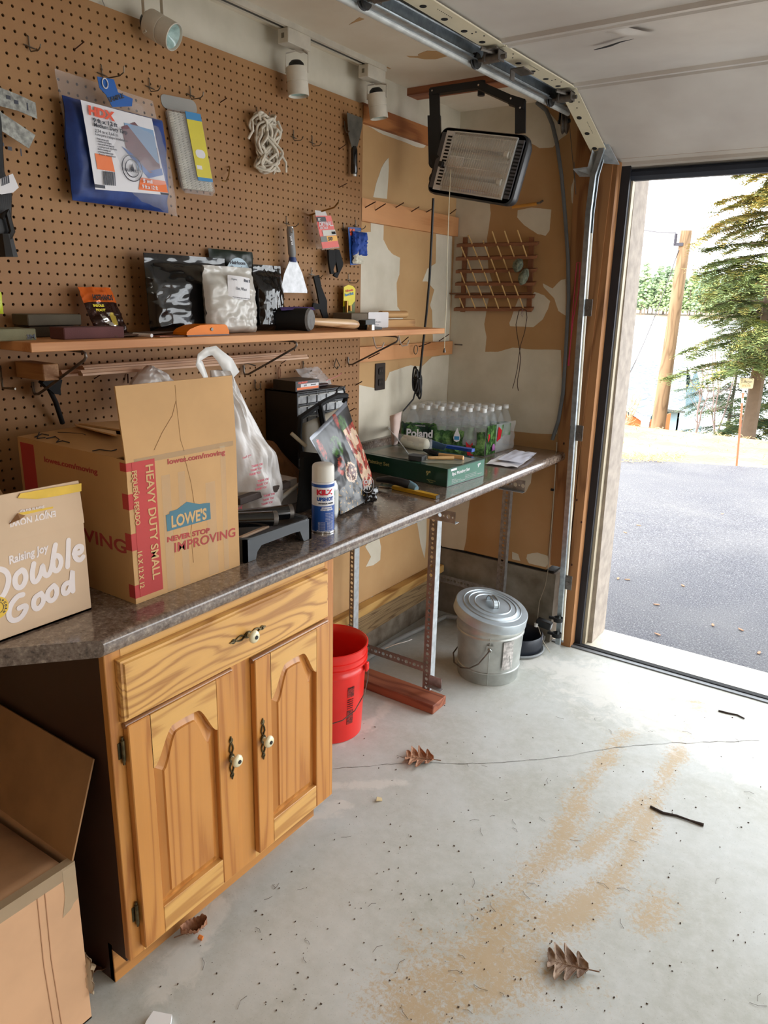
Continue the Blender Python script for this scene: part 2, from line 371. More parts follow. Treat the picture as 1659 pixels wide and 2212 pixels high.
wr = MB(); wr.box((5.5, .0, 0), (6.4, .12, 2.437)); wr.box((.74, .02, 2.19), (5.5, .16, 2.437)); struct('wall_front', wr, M['stud'])
# patches of joint compound on the bare board, each a skim with its own ragged outline
def patches(parent, plane, polys, nrm, seed):
    for i, (sc, off, P) in enumerate(polys):
        pts = [plane(off[0]+x/sc, off[1]+y/sc) for x, y in P]
        if nrm == 'x': p2 = [(p.y, p.z) for p in pts]
        elif nrm == 'y': p2 = [(p.x, p.z) for p in pts]
        else: p2 = [(p.x, p.y) for p in pts]
        p2 = ragged(p2, .0011, 4, seed+i); b = MB()
        if nrm == 'x': b.frame((0, 0, 0), (0, 1, 0), (0, 0, 1), (1, 0, 0)); b.prism(p2, -.0005, .0008)
        elif nrm == 'y': b.frame((0, 0, 0), (1, 0, 0), (0, 0, 1), (0, -1, 0)); b.prism(p2, -.0005, .0008)
        else: b.frame((0, 0, 2.437), (1, 0, 0), (0, 1, 0), (0, 0, -1)); b.prism(p2, -.0005, .0008)
        b.build('plaster_patch' if nrm != 'z' else 'bare_patch', M['plaster'] if nrm != 'z' else M['dry'], parent)
b = MB(); b.box((-.0005, -7.0, 2.30), (.0009, -.79, 2.437)); b.box((-.0005, -.79, 2.318), (.0009, 0, 2.437)); b.build('plaster_band', M['plaster'], wall_left)
Z7 = (3.318, (760, 400)); Z3 = (3.318, (860, 100)); Z4 = (2.765, (680, 1000)); Z2 = (5.53, (700, 180)); ZF = (1, (0, 0)); Z22 = (5.53, (740, 0))
W0 = lambda u, v: onx(u, v, 0.); E0 = lambda u, v: ony(u, v, 0.); C0 = lambda u, v: onz(u, v, 2.437)
patches(wall_left, W0, [
    (*Z2, [(500, 495), (640, 545), (760, 575), (900, 620), (1240, 712), (1190, 770), (1100, 760), (900, 680), (700, 610), (600, 550)]),
    (*Z2, [(768, 890), (772, 1000), (750, 1380), (585, 1360), (620, 1200), (680, 1020), (730, 930)]),
    (*Z7, [(135, 205), (230, 215), (225, 390), (260, 460), (300, 500), (345, 520), (340, 640), (320, 700), (325, 870), (365, 920), (365, 1010), (0, 1010), (0, 340), (135, 335)]),
    (*Z7, [(600, 250), (720, 270), (712, 600), (705, 900), (697, 1130), (580, 1120), (575, 900), (560, 860), (590, 750), (540, 690), (505, 690), (540, 600), (600, 560), (604, 380)]),
    (*Z7, [(40, 1430), (165, 1455), (245, 1400), (270, 1340), (420, 1290), (500, 1300), (575, 1230), (696, 1215), (690, 1500), (680, 1850), (0, 1900), (0, 1450)]),
    (*Z4, [(300, 500), (345, 450), (380, 430), (395, 500), (390, 580), (350, 610), (305, 620), (335, 560)]),
    (*Z4, [(310, 820), (345, 795), (388, 815), (370, 850), (330, 870), (305, 885)]),
    (*Z4, [(580, 700), (625, 660), (655, 660), (652, 705), (590, 745)]),
    (*Z4, [(605, 320), (668, 310), (665, 460), (655, 570), (630, 480)]),
], 'x', 5)
patches(wall_end, E0, [
    (1, (0, 0), [(990, 238), (1147, 216), (1185, 240), (1225, 290), (1205, 305), (1195, 318), (1165, 320), (1145, 308), (1100, 300), (1080, 330), (1058, 440), (1060, 460), (1052, 515), (1055, 580), (1064, 610), (1052, 660), (1046, 700), (1051, 729), (1048, 760), (1076, 760), (1107, 751), (1150, 755), (1212, 756), (1214, 850), (1203, 938), (1150, 936), (1107, 931), (1040, 925), (964, 900), (967, 850), (974, 540), (984, 330)]),
    (*Z7, [(1190, 180), (1290, 160), (1430, 175), (1418, 320), (1390, 362), (1330, 350), (1240, 290), (1185, 230)]),
    (*Z7, [(1160, 905), (1130, 985), (1135, 1010), (1300, 1018), (1370, 960), (1405, 890), (1422, 830), (1380, 790), (1310, 765), (1270, 810), (1200, 800)]),
    (*Z7, [(1370, 705), (1440, 740), (1500, 680), (1533, 672), (1533, 935), (1480, 900), (1450, 810), (1375, 730)]),
    (*Z3, [(1262, 940), (1290, 950), (1280, 1155), (1245, 1120), (1238, 1030)]),
    (*Z4, [(748, 150), (932, 160), (915, 300), (905, 450), (890, 522), (762, 500), (745, 480)]),
    (*Z4, [(1270, 545), (1330, 535), (1392, 555), (1395, 600), (1380, 622), (1280, 600), (1264, 570)]),
    (*Z4, [(1180, 40), (1300, 20), (1290, 120), (1260, 175), (1190, 170)]),
    (*Z4, [(1180, 530), (1215, 545), (1228, 585), (1180, 575)]),
], 'y', 50)
patches(ceiling, C0, [
    (*Z22, [(765, 665), (800, 685), (900, 690), (980, 705), (1110, 705), (1250, 670), (1140, 610), (1010, 605), (940, 630), (900, 650), (905, 668), (850, 672)]),
    (*Z22, [(75, 295), (140, 250), (200, 205), (260, 225), (180, 255)]),
    (*Z22, [(505, 795), (540, 798), (580, 820), (560, 825)]),
], 'z', 90)
# left wall: sill beam, lower plank
b = MB(); b.box((0, -2.2, .235), (.05, -.03, .275), .004); struct('baseboard_left', b, wood('yellow_sill', (206, 164, 96), (160, 116, 58), 'y', 8, 6, .7, seed=12))
b = MB(); b.box((0, -2.2, .12), (.03, -.03, .232), .003); struct('baseboard_left_lower', b, wood('weathered_sill', (158, 132, 94), (112, 88, 58), 'y', 30, 8, .8, seed=14, stretch=.05))
b = MB(); b.tube([(.05, -2.2, .02), (.05, -1.2, .02), (.06, -.5, .02), (.12, -.12, .03), (.3, -.05, .03), (.64, -.045, .03)], .013, 10)
top(b.build('floor_conduit', mat('grey_pvc', (150, 150, 146), .5), smooth=40), 'grey pipe lying along the foot of the left wall behind the perforated posts', 'pipe')
# ---- framing beside the garage door: upright members, edges surveyed top and bottom
def upright(name, yf, yb, T, B, m, parent=None, bow=None):
    a = [ony(T[0], T[2], yf), ony(T[1], T[2], yf)]; c = [ony(B[0], B[2], yf), ony(B[1], B[2], yf)]
    zt, zb = T[3], B[3]
    def ex(p, q, z): tt = (z-q.z)/(p.z-q.z); return q.x+(p.x-q.x)*tt
    xa0, xa1, xb0, xb1 = ex(a[0], c[0], zt), ex(a[1], c[1], zt), ex(a[0], c[0], zb), ex(a[1], c[1], zb)
    g = MB(); g.add([(xb0, yf, zb), (xb1, yf, zb), (xb1, yb, zb), (xb0, yb, zb), (xa0, yf, zt), (xa1, yf, zt), (xa1, yb, zt), (xa0, yb, zt)],
                    [(0, 3, 2, 1), (4, 5, 6, 7), (0, 1, 5, 4), (1, 2, 6, 5), (2, 3, 7, 6), (3, 0, 4, 7)])
    return g.build(name, m, parent), (xb0, xb1, xa0, xa1)
o, _ = upright('trim_4', -.012, .09, (1230, 1300, 560, 2.437), (1190, 1226, 1200, .40), M['stud']); o['kind'] = 'structure'
M['stud2'] = wood('orange_stud', (168, 108, 60), (130, 76, 40), 'z', 9, 5, .7, seed=6)
o, _ = upright('trim_5', -.006, .09, (1296, 1314, 560, 2.18), (1226, 1246, 1250, .0), M['stud']); o['kind'] = 'structure'
o, _ = upright('trim_6', .05, .075, (1300, 1348, 500, 2.2), (1235, 1263, 1300, .0), mat('dark_navy_strip', (34, 36, 44), .6)); o['kind'] = 'structure'  # dark navy upright strip between stud and jamb
o, _ = upright('trim_7', .075, .11, (1327, 1350, 560, 2.19), (1262, 1273, 1300, .0), mat('seal_flange', (196, 184, 160), .6)); o['kind'] = 'structure'
o, JX = upright('trim_8', .11, .30, (1339, 1363, 500, 2.19), (1267, 1287, 1300, .0), mat('weathered_jamb', (172, 160, 148), .85, var=.12, vs=20, bump=.2)); o['kind'] = 'structure'
# knots in the studs
kn = MB()
for u, v in [(1218, 958), (1235, 1068), (1256, 1128), (1246, 1080), (1213, 1240), (1235, 1220)]:
    p = ony(u, v, -.0135); kn.frame(p, (1, 0, 0), (0, 0, 1), (0, -1, 0)); kn.prism([(.004*math.cos(a)*1.1, .006*math.sin(a)) for a in [math.tau*i/8 for i in range(8)]], 0, .001)
kn.build('knots', mat('knot', (70, 34, 20), .8, var=0), bpy.data.objects['trim_4'])
# ================================================================ pegboard with drilled holes
H = .0254; PX = .02; YR = -.7916; ZT = 2.3067
pegb = thing('pegboard', (PX, -2.0, 1.6), 'large brown hardboard pegboard covering the left wall', 'pegboard')
k = Nt('hardboard'); v = k.coord(); c = k.mix(k.ramp(k.noise(v, 3, 4), [(.35, 0.), (.65, 1.)]), lin((170, 126, 78)), lin((156, 111, 67)))
c = k.mix(k.math('MULTIPLY', k.noise(v, 320, 3, .7), .3), c, lin((112, 74, 48))); k.base(c); k.b.inputs['Roughness'].default_value = .62; M['peg'] = k.m
pb = MB(); NC_, NR_ = 98, 51; r_ = .0037; oc = [(r_*math.cos(math.tau*i/8+math.tau/16), r_*math.sin(math.tau*i/8+math.tau/16)) for i in range(8)]
h_ = H/2; sq = [(h_, 0), (h_, h_), (0, h_), (-h_, h_), (-h_, 0), (-h_, -h_), (0, -h_), (h_, -h_)]
sq8 = [(h_, h_*.41), (h_*.41, h_), (-h_*.41, h_), (-h_, h_*.41), (-h_, -h_*.41), (-h_*.41, -h_), (h_*.41, -h_), (h_, -h_*.41)]
oc = [(r_*math.cos(math.tau*(i+.5)/8), r_*math.sin(math.tau*(i+.5)/8)) for i in range(8)]
ZTOP = 2.313
for j in range(NR_):
    for i in range(NC_):
        cy_, cz_ = YR-i*H, ZT-.0254*.6-j*H
        vs = [(PX, cy_+a, cz_+b_) for a, b_ in oc]+[(PX, cy_+a, cz_+b_) for a, b_ in sq8]+[(PX-.006, cy_+a, cz_+b_) for a, b_ in oc]
        fs = [(q, (q+1) % 8, 8+(q+1) % 8, 8+q) for q in range(8)]+[(q, 16+q, 16+(q+1) % 8, (q+1) % 8) for q in range(8)]
        n0 = len(vs); vs += [(PX, cy_+h_, cz_+h_), (PX, cy_-h_, cz_+h_), (PX, cy_-h_, cz_-h_), (PX, cy_+h_, cz_-h_)]
        fs += [(8, n0, 9), (10, n0+1, 11), (12, n0+2, 13), (14, n0+3, 15)]
        pb.add(vs, fs)
yl_, yr_, zb_ = YR-(NC_-.5)*H, YR+h_, ZT-.0254*.6-(NR_-.5)*H; ztp = ZT-.0254*.6+h_
ye = yr_+.007
pb.add([(PX, yr_, zb_), (PX, ye, zb_), (PX, ye, ztp), (PX, yr_, ztp), (PX-.006, ye, zb_), (PX-.006, ye, ztp+.008), (PX, ye, ztp+.008), (PX, yl_, ztp), (PX, yl_, ztp+.008), (PX-.006, yl_, ztp+.008), (PX, yl_, zb_), (PX-.006, yl_, zb_)],
       [(0, 1, 2, 3), (1, 4, 5, 6, 2), (3, 2, 6, 8, 7), (6, 5, 9, 8)])
pb.build('panel', M['peg'], pegb)
b = MB()
for y_ in (-.8, -1.2, -1.61, -2.02, -2.43, -2.84, -3.22): b.box((.0015, y_-.019, zb_), (PX-.0065, y_+.019, ztp))
b.box((.002, yl_, zb_), (.006, ye, ztp)); b.build('furring_and_shade_sheet', M['matte_black'], pegb)  # furring plus a black sheet added to paint the holes' shade
# wall rails with nails, right of the pegboard
def rail(p0, p1, h0, h1, th, m, label):
    t_ = thing('wall_rail', (0, p0, h0), label, 'board', group='nailed wooden rails on the left wall')
    b = MB(); b.add([(0, p0, h0), (0, p1, h0), (0, p1, h1), (0, p0, h1), (th, p0, h0), (th, p1, h0), (th, p1, h1), (th, p0, h1)], [(0, 1, 2, 3), (7, 6, 5, 4), (0, 4, 5, 1), (1, 5, 6, 2), (2, 6, 7, 3), (3, 7, 4, 0)])
    b.build('board', m, t_); return t_
r1 = rail(-.775, -.005, 2.252, 2.318, .02, M['pine2'], 'topmost wooden rail on the left wall, behind the heater')
r2 = rail(-.775, -.004, 1.905, 1.988, .02, M['pine'], 'middle wooden rail with a row of nails beside the pegboard')
r3 = rail(-.775, -.004, 1.362, 1.424, .02, M['pine'], 'lowest wooden rail with nails and hooks above the outlet')
def nail(par, p, q, name='nail', m='rust', r=.0022): b = MB(); b.tube([p, q], r, 6); return b.build(name, M[m], par)
for u, v, u2, v2 in [(789, 448, 811, 436), (811, 454, 833, 440), (855, 448, 872, 438), (889, 457, 905, 447), (921, 458, 932, 452), (972, 462, 985, 452)]:
    a = onx(u, v, .02); q = onx(u2, v2, .075); nail(r2, a, q)
for u, v, u2, v2 in [(796, 774, 820, 762), (863, 745, 882, 728), (905, 749, 930, 740), (948, 737, 970, 722)]:
    a = onx(u, v, .02); q = onx(u2, v2, .075); nail(r3, a, q)
for u, v in [(806, 742), (861, 738)]:                     # white J hooks
    a = onx(u, v-14, .03); b = MB(); b.tube([a, a+Vector((.01, 0, -.03)), a+Vector((.02, .0, -.045)), a+Vector((.04, .01, -.04)), a+Vector((.045, .015, -.02))], .003, 6); b.build('hook', mat('white_hook', (214, 206, 196), .4), r3)
a = onx(894, 755, .03); b = MB(); b.tube([a+Vector((.01, .016*math.cos(t_), .02*math.sin(t_))) for t_ in [i*math.tau/12 for i in range(12)]], .002, 6, close=True); b.build('ring', M['wire'], r3)
a = onx(982, 744, .03); b = MB(); b.tube([a, a+Vector((.04, .0, 0)), a+Vector((.045, .01, 0))], .003, 6); b.build('screw_hook', M['dull_steel'], r3)
# outlet
ot = thing('wall_outlet', (0, -.598, 1.29), 'dark brown duplex outlet on the left wall below the lowest rail', 'outlet')
b = MB(); b.frame((.0005, -.598, 1.292), (0, 1, 0), (0, 0, 1), (1, 0, 0)); b.prism(rrect(-.036, -.057, .036, .057, .004), 0, .005); b.build('cover_plate', mat('brown_plate', (48, 36, 30), .4), ot)
for dz in (.024, -.024):
    b = MB(); b.frame((.0055, -.598, 1.292+dz), (0, 1, 0), (0, 0, 1), (1, 0, 0)); b.prism(rrect(-.017, -.015, .017, .015, .008), 0, .003); r_o = b.build('receptacle', mat('receptacle_brown', (34, 25, 21), .35), ot)
    b = MB(); b.frame((.0085, -.598, 1.292+dz), (0, 1, 0), (0, 0, 1), (1, 0, 0)); b.box((-.008, -.004, 0), (-.006, .005, .0006)); b.box((.006, -.004, 0), (.008, .005, .0006)); b.build('slot', M['dull_steel'], r_o)
# ================================================================ overhead garage door, half curled under the ceiling
M['door'] = mat('door_skin', (214, 208, 200), .5, var=.1, vs=2.2, bump=.06, bs=5, rgb2=(194, 186, 178)); M['stile'] = mat('door_stile_cream', (226, 216, 188), .45, var=.03)
gd = thing('garage_door', (3.1, -.5, 2.3), 'open sectional garage door curling overhead, off white with cream end stiles', 'garage door')
DX0, DX1 = .655, 5.45
pts = [(.075, 2.165), (-.435, 2.362), (-1.015, 2.350), (-1.59, 2.345), (-2.17, 2.34)]
for i in range(4):
    (ya, za), (yb, zb3) = pts[i], pts[i+1]; L = math.hypot(yb-ya, zb3-za); ey = Vector((0, (yb-ya)/L, (zb3-za)/L)); ez = Vector((-1, 0, 0)).cross(ey)
    if ez.z < 0: ez = -ez
    o0 = Vector((0, ya, za))
    b = MB(); b.frame(o0, (1, 0, 0), ey, ez)
    prof = [(.004, .0), (.012, -.0075), (.028, -.0075), (.033, .004), (L-.033, .004), (L-.028, -.0075), (L-.012, -.0075), (L-.004, 0), (L-.004, .045), (.004, .045)]
    n_ = len(prof); b.add([(DX0, p, q) for p, q in prof]+[(DX1, p, q) for p, q in prof], [list(range(n_)), list(range(n_, 2*n_))[::-1]]+[(k_, (k_+1) % n_, n_+(k_+1) % n_, n_+k_) for k_ in range(n_)])
    sec = b.build('door_section', M['door'], gd)
    b = MB(); b.frame(o0, (1, 0, 0), ey, ez); xs0 = DX0-.002; xs1 = DX0+.062
    b.box((xs0, .002, -.008), (xs1, L-.002, -.004)); b.build('end_stile', M['stile'], sec)
    b = MB(); b.frame(o0, (1, 0, 0), ey, ez)
    for q in range(5): b.at(); b.frame(o0+ey*(L*(.12+.19*q)), (1, 0, 0), ey, ez); b.prism([(DX0+.02+.0095*math.cos(a), .0095*math.sin(a)) for a in [math.tau*i_/14 for i_ in range(14)]], -.0092, -.0075)
    for q in range(9): b.frame(o0+ey*(L*.5+.009*q), (1, 0, 0), ey, ez); b.prism([(DX0+.042+.0012*math.cos(a), .0012*math.sin(a)) for a in [math.tau*i_/6 for i_ in range(6)]], -.0092, -.0075)
    for q, w_ in ((.2, .05), (.26, .03), (.27, .045), (.8, .03), (.86, .048), (.9, .035)): b.frame(o0+ey*(L*q), (1, 0, 0), ey, ez); b.prism([(DX0+w_+.0026*math.cos(a), .0026*math.sin(a)) for a in [math.tau*i_/8 for i_ in range(8)]], -.0092, -.0075)
    b.build('stile_holes', M['matte_black'], sec)
    if i == 0: fr0 = (o0, ey, ez, L)
    if i == 1:
        # torn dent in the skin of the second section
        b = MB(); P = [onz(u, v, 2.347) for u, v in [(1283, 107), (1300, 103), (1318, 98), (1340, 90), (1370, 83)]]
        for k_ in range(len(P)-1):
            w0 = (.003, .006, .008, .005, .001)
            a, c_ = P[k_], P[k_+1]; b.add([a+Vector((0, -w0[k_], -.001)), c_+Vector((0, -w0[k_+1], -.001)), c_+Vector((0, w0[k_+1], -.001)), a+Vector((0, w0[k_], -.001))], [(0, 1, 2, 3)])
        b.build('tear', M['matte_black'], sec)
        b = MB(); c1 = onz(1345, 68, 2.347); b.grid(lambda s_, t_: (c1.x-.035+.07*s_+(t_-.5)*.08, c1.y-.07+.14*t_, 2.3475-.009*max(0, math.sin(math.pi*s_)*math.sin(math.pi*t_))**2), 14, 14); b.build('dent', M['door'], sec, smooth=60)
o0, ey, ez, L = fr0
b = MB(); b.frame(o0, (1, 0, 0), ey, ez); b.box((DX0+.06, -.006, -.012), (DX1, .012, .03)); b.build('bottom_rail', mat('aluminium_rail', (150, 146, 140), .4, .5), gd)
b = MB(); b.box((DX0+.06, .058, 2.112), (DX1, .115, 2.158), .015); b.build('bottom_seal', mat('blue_black_rubber', (36, 44, 58), .6), gd)
# hinges with rollers along the left edge
def roller_hinge(y, z, par):
    t_ = thing('roller_hinge', (DX0, y, z), None, None); t_.parent = par; t_.location = Vector((DX0, y, z))-par.location
    b = MB(); b.box((DX0+.0, y-.035, z-.014), (DX0+.05, y+.035, z-.011)); b.box((DX0+.0, y-.02, z-.04), (DX0+.003, y+.02, z-.012)); b.box((DX0+.047, y-.02, z-.04), (DX0+.05, y+.02, z-.012)); b.tube([(DX0+.004, y-.045, z-.013), (DX0+.045, y+.02, z-.02)], .006, 6); b.build('hinge_plate', M['dull_steel'], t_)
    b = MB(); b.cyl((DX0-.055, y, z-.03), (DX0+.065, y, z-.03), .0065, 12); b.cyl((DX0-.008, y, z-.03), (DX0+.045, y, z-.03), .013, 12); b.build('roller_stem', M['dull_steel'], t_, smooth=40)
    b = MB(); b.at((DX0-.035, y, z-.03), (0, math.pi/2, 0)); b.lathe([(.006, -.009), (.02, -.009), (.023, -.004), (.018, 0), (.023, .004), (.02, .009), (.006, .009)], 20); b.build('roller', M['black'], t_, smooth=40)
for y_, z_ in ((-.435, 2.358), (-1.015, 2.346), (-1.59, 2.34)): roller_hinge(y_, z_, gd)
b = MB(); p0 = onz(1112, 143, 2.335); b.box((p0.x-.0, p0.y-.03, 2.318), (p0.x+.045, p0.y+.05, 2.322)); b.box((p0.x, p0.y-.03, 2.29), (p0.x+.002, p0.y+.0, 2.32)); b.build('stile_clip', M['dull_steel'], gd)
# bottom corner bracket
M['galvl'] = mat('pale_galvanised', (188, 194, 200), .4, .35, var=.12, vs=30)
cb = thing('corner_bracket', (DX0, .05, 2.19), None, None); cb.parent = gd; cb.location = Vector((DX0, .05, 2.19))-gd.location
b = MB(); b.frame(o0, (1, 0, 0), ey, ez); b.box((DX0+.0, -.005, -.012), (DX0+.072, .13, -.009)); b.box((DX0-.0, -.005, -.065), (DX0+.003, .07, -.009)); b.box((DX0-.045, -.005, -.065), (DX0+.003, .045, -.062)); b.at(); SB = lambda u, v, y: ony(u, v, y); b.add([SB(1274, 310, -.09), SB(1311, 305, -.09), SB(1338, 356, -.03), SB(1296, 352, -.03), SB(1274, 310, -.088)-Vector((0, 0, -.003)), SB(1311, 305, -.088)+Vector((0, 0, .003)), SB(1338, 356, -.03)+Vector((0, 0, .003)), SB(1296, 352, -.03)+Vector((0, 0, .003))], [(0, 1, 2, 3), (7, 6, 5, 4), (0, 4, 5, 1), (1, 5, 6, 2), (2, 6, 7, 3), (3, 7, 4, 0)]); b.add([SB(1279, 325, -.085), SB(1296, 352, -.03), SB(1281, 382, -.03), SB(1269, 362, -.06)]+[p+Vector((.002, 0, .002)) for p in (SB(1279, 325, -.085), SB(1296, 352, -.03), SB(1281, 382, -.03), SB(1269, 362, -.06))], [(0, 1, 2, 3), (7, 6, 5, 4), (0, 4, 5, 1), (1, 5, 6, 2), (2, 6, 7, 3), (3, 7, 4, 0)]); b.add([SB(1269, 362, -.06), SB(1281, 382, -.03), SB(1252, 382, -.03), SB(1238, 366, -.07)]+[p+Vector((0, 0, .003)) for p in (SB(1269, 362, -.06), SB(1281, 382, -.03), SB(1252, 382, -.03), SB(1238, 366, -.07))], [(0, 1, 2, 3), (7, 6, 5, 4), (0, 4, 5, 1), (1, 5, 6, 2), (2, 6, 7, 3), (3, 7, 4, 0)]); b.build('bracket_plate', M['galvl'], cb)
b = MB(); b.frame(o0, (1, 0, 0), ey, ez); b.tube([(DX0-.02, .02, -.03), (DX0+.085, .02, -.03)], .008, 10); b.box((DX0+.045, .005, -.036), (DX0+.049, .035, -.012)); b.build('pin', M['dull_steel'], cb, smooth=40)
# horizontal track: galvanised channel on an angle, curve, and vertical leg
tr = thing('door_track', (.62, -.5, 2.3), 'galvanised steel door track running overhead and curving down beside the studs', 'track')
def cprof(b, path, upv, side):
    """C channel 50 mm tall swept along path"""
    pr_ = [(-.0, .024), (.022, .024), (.025, .016), (.023, .013), (.020, .021), (.0025, .0215), (.0025, -.0215), (.020, -.021), (.023, -.013), (.025, -.016), (.022, -.024), (0, -.024)]
    n_ = len(pr_); vs = []; fs = []
    for p, u_ in path:
        for a, c_ in pr_: vs.append(Vector(p)+Vector(side)*a+Vector(u_)*c_)
    for i in range(len(path)-1):
        for k_ in range(n_): fs.append((i*n_+k_, i*n_+(k_+1) % n_, (i+1)*n_+(k_+1) % n_, (i+1)*n_+k_))
    b.add(vs, fs)
TX = .6; path = []
for y_ in (-3.1, -2.0, -1.2, -.42): path.append(((TX, y_, 2.355+.022*(y_+.4)), (0, 0, 1)))
cz0 = 1.95
for x_, y_, z_, cy_, cz_ in ((.625, -.33, 2.36, 0, 1), (.672, -.26, 2.36, 0, 1), (.698, -.18, 2.335, .4, .9), (.70, -.1, 2.29, .7, .7), (.69, -.06, 2.22, .9, .4), (.662, -.05, 2.12, 1, 0), (.657, -.05, 1.98, 1, 0)): path.append(((x_, y_, z_), (0, cy_, cz_)))
pv = [(TX+.056+.052*(cz0-z_)/cz0, -.05, z_) for z_ in (1.5, 1.0, .5, .03)]
for p in pv: path.append((p, (0, 1, 0)))
b = MB(); cprof(b, path, None, (1, 0, 0)); b.build('channel', M['steel'], tr, smooth=35)
b = MB(); b.add([(TX-.002, -3.1, 2.272), (TX, -3.1, 2.272), (TX, -3.1, 2.36), (TX-.002, -3.1, 2.36), (TX-.002, -.25, 2.33), (TX, -.25, 2.33), (TX, -.25, 2.41), (TX-.002, -.25, 2.41)], [(0, 1, 2, 3), (4, 7, 6, 5), (0, 4, 5, 1), (1, 5, 6, 2), (2, 6, 7, 3), (3, 7, 4, 0)]); b.add([(TX-.012, -3.1, 2.272), (TX+.03, -3.1, 2.272), (TX+.03, -.22, 2.332), (TX-.012, -.22, 2.332), (TX-.012, -3.1, 2.275), (TX+.03, -3.1, 2.275), (TX+.03, -.22, 2.335), (TX-.012, -.22, 2.335)], [(0, 3, 2, 1), (4, 5, 6, 7), (0, 1, 5, 4), (2, 3, 7, 6), (1, 2, 6, 5), (3, 0, 4, 7)]); b.build('track_angle', M['steel'], tr)
b = MB(); b.tube([(TX-.006, -3.1, 2.272), (TX-.006, -1.2, 2.311), (TX-.004, -.2, 2.332)], .010, 10); b.build('rolled_lip', mat('lit_galvanised', (206, 208, 204), .45, .3, var=.1, vs=30), tr, smooth=50)  # light on the lower lip put into a paler galvanised colour
b = MB(); pl = [(p[0]+.023, p[1]+.018, p[2]) for p in [(TX+.056+.052*(cz0-z_)/cz0, -.068, z_) for z_ in (1.9, 1.5, 1.0, .5, .05)]]; b.tube(pl, .0075, 8); b.build('track_lip', mat('cream_lit_lip', (228, 222, 204), .5), tr, smooth=50)  # light along the track lip put into its cream colour
for z_ in (.35, 1.06, 1.6):
    x_ = TX+.056+.052*(cz0-z_)/cz0; b = MB(); b.box((x_+.0, -.06, z_-.035), (x_+.055, -.057, z_+.035), .001); b.box((x_, -.075, z_-.03), (x_+.002, -.013, z_+.03)); b.cyl((x_+.035, -.06, z_), (x_+.035, -.066, z_), .006, 8); b.build('track_bracket', M['dull_steel'], tr)
# lower clamp and cable fitting at the foot of the track
fc = thing('safety_sensor', (.66, -.09, .12), 'small black door sensor clamped at the foot of the track', 'sensor')
b = MB(); b.at((.66, -.1, .13), (0, .15, .1)); b.box((-.045, -.018, -.018), (.03, .018, .018), .004); b.build('sensor_body', M['black'], fc)
for z_ in (.09, .17): b = MB(); b.at((.718, -.095, z_)); b.lathe([(.019, -.01), (.022, -.01), (.022, .01), (.019, .01)], 16, cap=False); b.at((.718, -.095, z_)); b.box((-.045, -.006, -.006), (-.018, .006, .006)); b.build('clamp', M['matte_black'], fc, smooth=40)
b = MB(); b.at((.622, -.125, .125)); b.lathe([(.0, -.008), (.009, -.008), (.009, .008), (0, .008)], 12); b.build('lens', mat('clear_lens', (220, 220, 215), .2), fc, smooth=40)
b = MB(); q = [ony(1184, 1230, -.014), ony(1178, 1265, -.02), ony(1165, 1300, -.025), ony(1160, 1345, -.05), Vector((.62, -.12, .13))]; b.tube(q, .0018, 6)
b.tube([Vector((.63, -.12, .12)), Vector((.67, -.14, .06)), Vector((.71, -.14, .012))], .0018, 6); b.build('lead', mat('grey_bell_wire', (176, 166, 148), .6), fc)
# pulley near the curve
pu = thing('cable_pulley', (.585, -.05, 2.2), 'grooved steel cable pulley hanging at the end of the overhead track', 'pulley')
c_ = ony(1221, 262, -.1); b = MB(); b.at(c_, (0, math.pi/2, .25)); b.lathe([(.008, -.012), (.044, -.012), (.048, -.008), (.04, 0), (.048, .008), (.044, .012), (.008, .012)], 28); b.build('wheel', M['dull_steel'], pu, smooth=35)
b = MB(); b.box((c_.x-.022, c_.y-.018, c_.z-.01), (c_.x-.018, c_.y+.018, c_.z+.075)); b.cyl((c_.x-.03, c_.y, c_.z), (c_.x+.02, c_.y, c_.z), .008, 10); b.build('fork', mat('dark_fork', (52, 56, 60), .5, .5), pu)
b = MB(); b.tube([c_+Vector((0, .045, 0)), ony(1244, 420, -.02)], .0015, 5); b.tube([ony(1244, 420, -.02), ony(1240, 350, -.03)], .0015, 5); b.build('cable', M['dull_steel'], pu)
# grey sheathed cable curving down the end wall
gc = thing('wall_cable', (.5, -.02, 1.7), 'thick grey sheathed cable curving down the end wall to the counter', 'cable')
P = [ony(u, v, -.022) for u, v in [(1160, 218), (1180, 238), (1193, 268), (1203, 310), (1213, 380), (1221, 470), (1227, 560), (1228, 650), (1222, 760), (1216, 850), (1206, 910), (1193, 950)]]
P[0].z = min(P[0].z, 2.43); b = MB(); b.tube(P, .0085, 10); b.build('sheath', mat('grey_cable_sheath', (104, 108, 112), .5), gc, smooth=60)
P = [ony(u, v, -.018) for u, v in [(1203, 955), (1200, 1010), (1197, 1060), (1193, 1120), (1188, 1180), (1184, 1228)]]; b = MB(); b.tube(P, .0025, 6); b.build('lead', mat('white_bell_wire', (196, 186, 166), .6), gc)
for u, v in ((1199, 1000), (1193, 1058)): p = ony(u, v, -.022); b = MB(); b.box(p-Vector((.008, .004, .006)), p+Vector((.008, .004, .006)), .002); b.build('clip', M['matte_black'], gc)
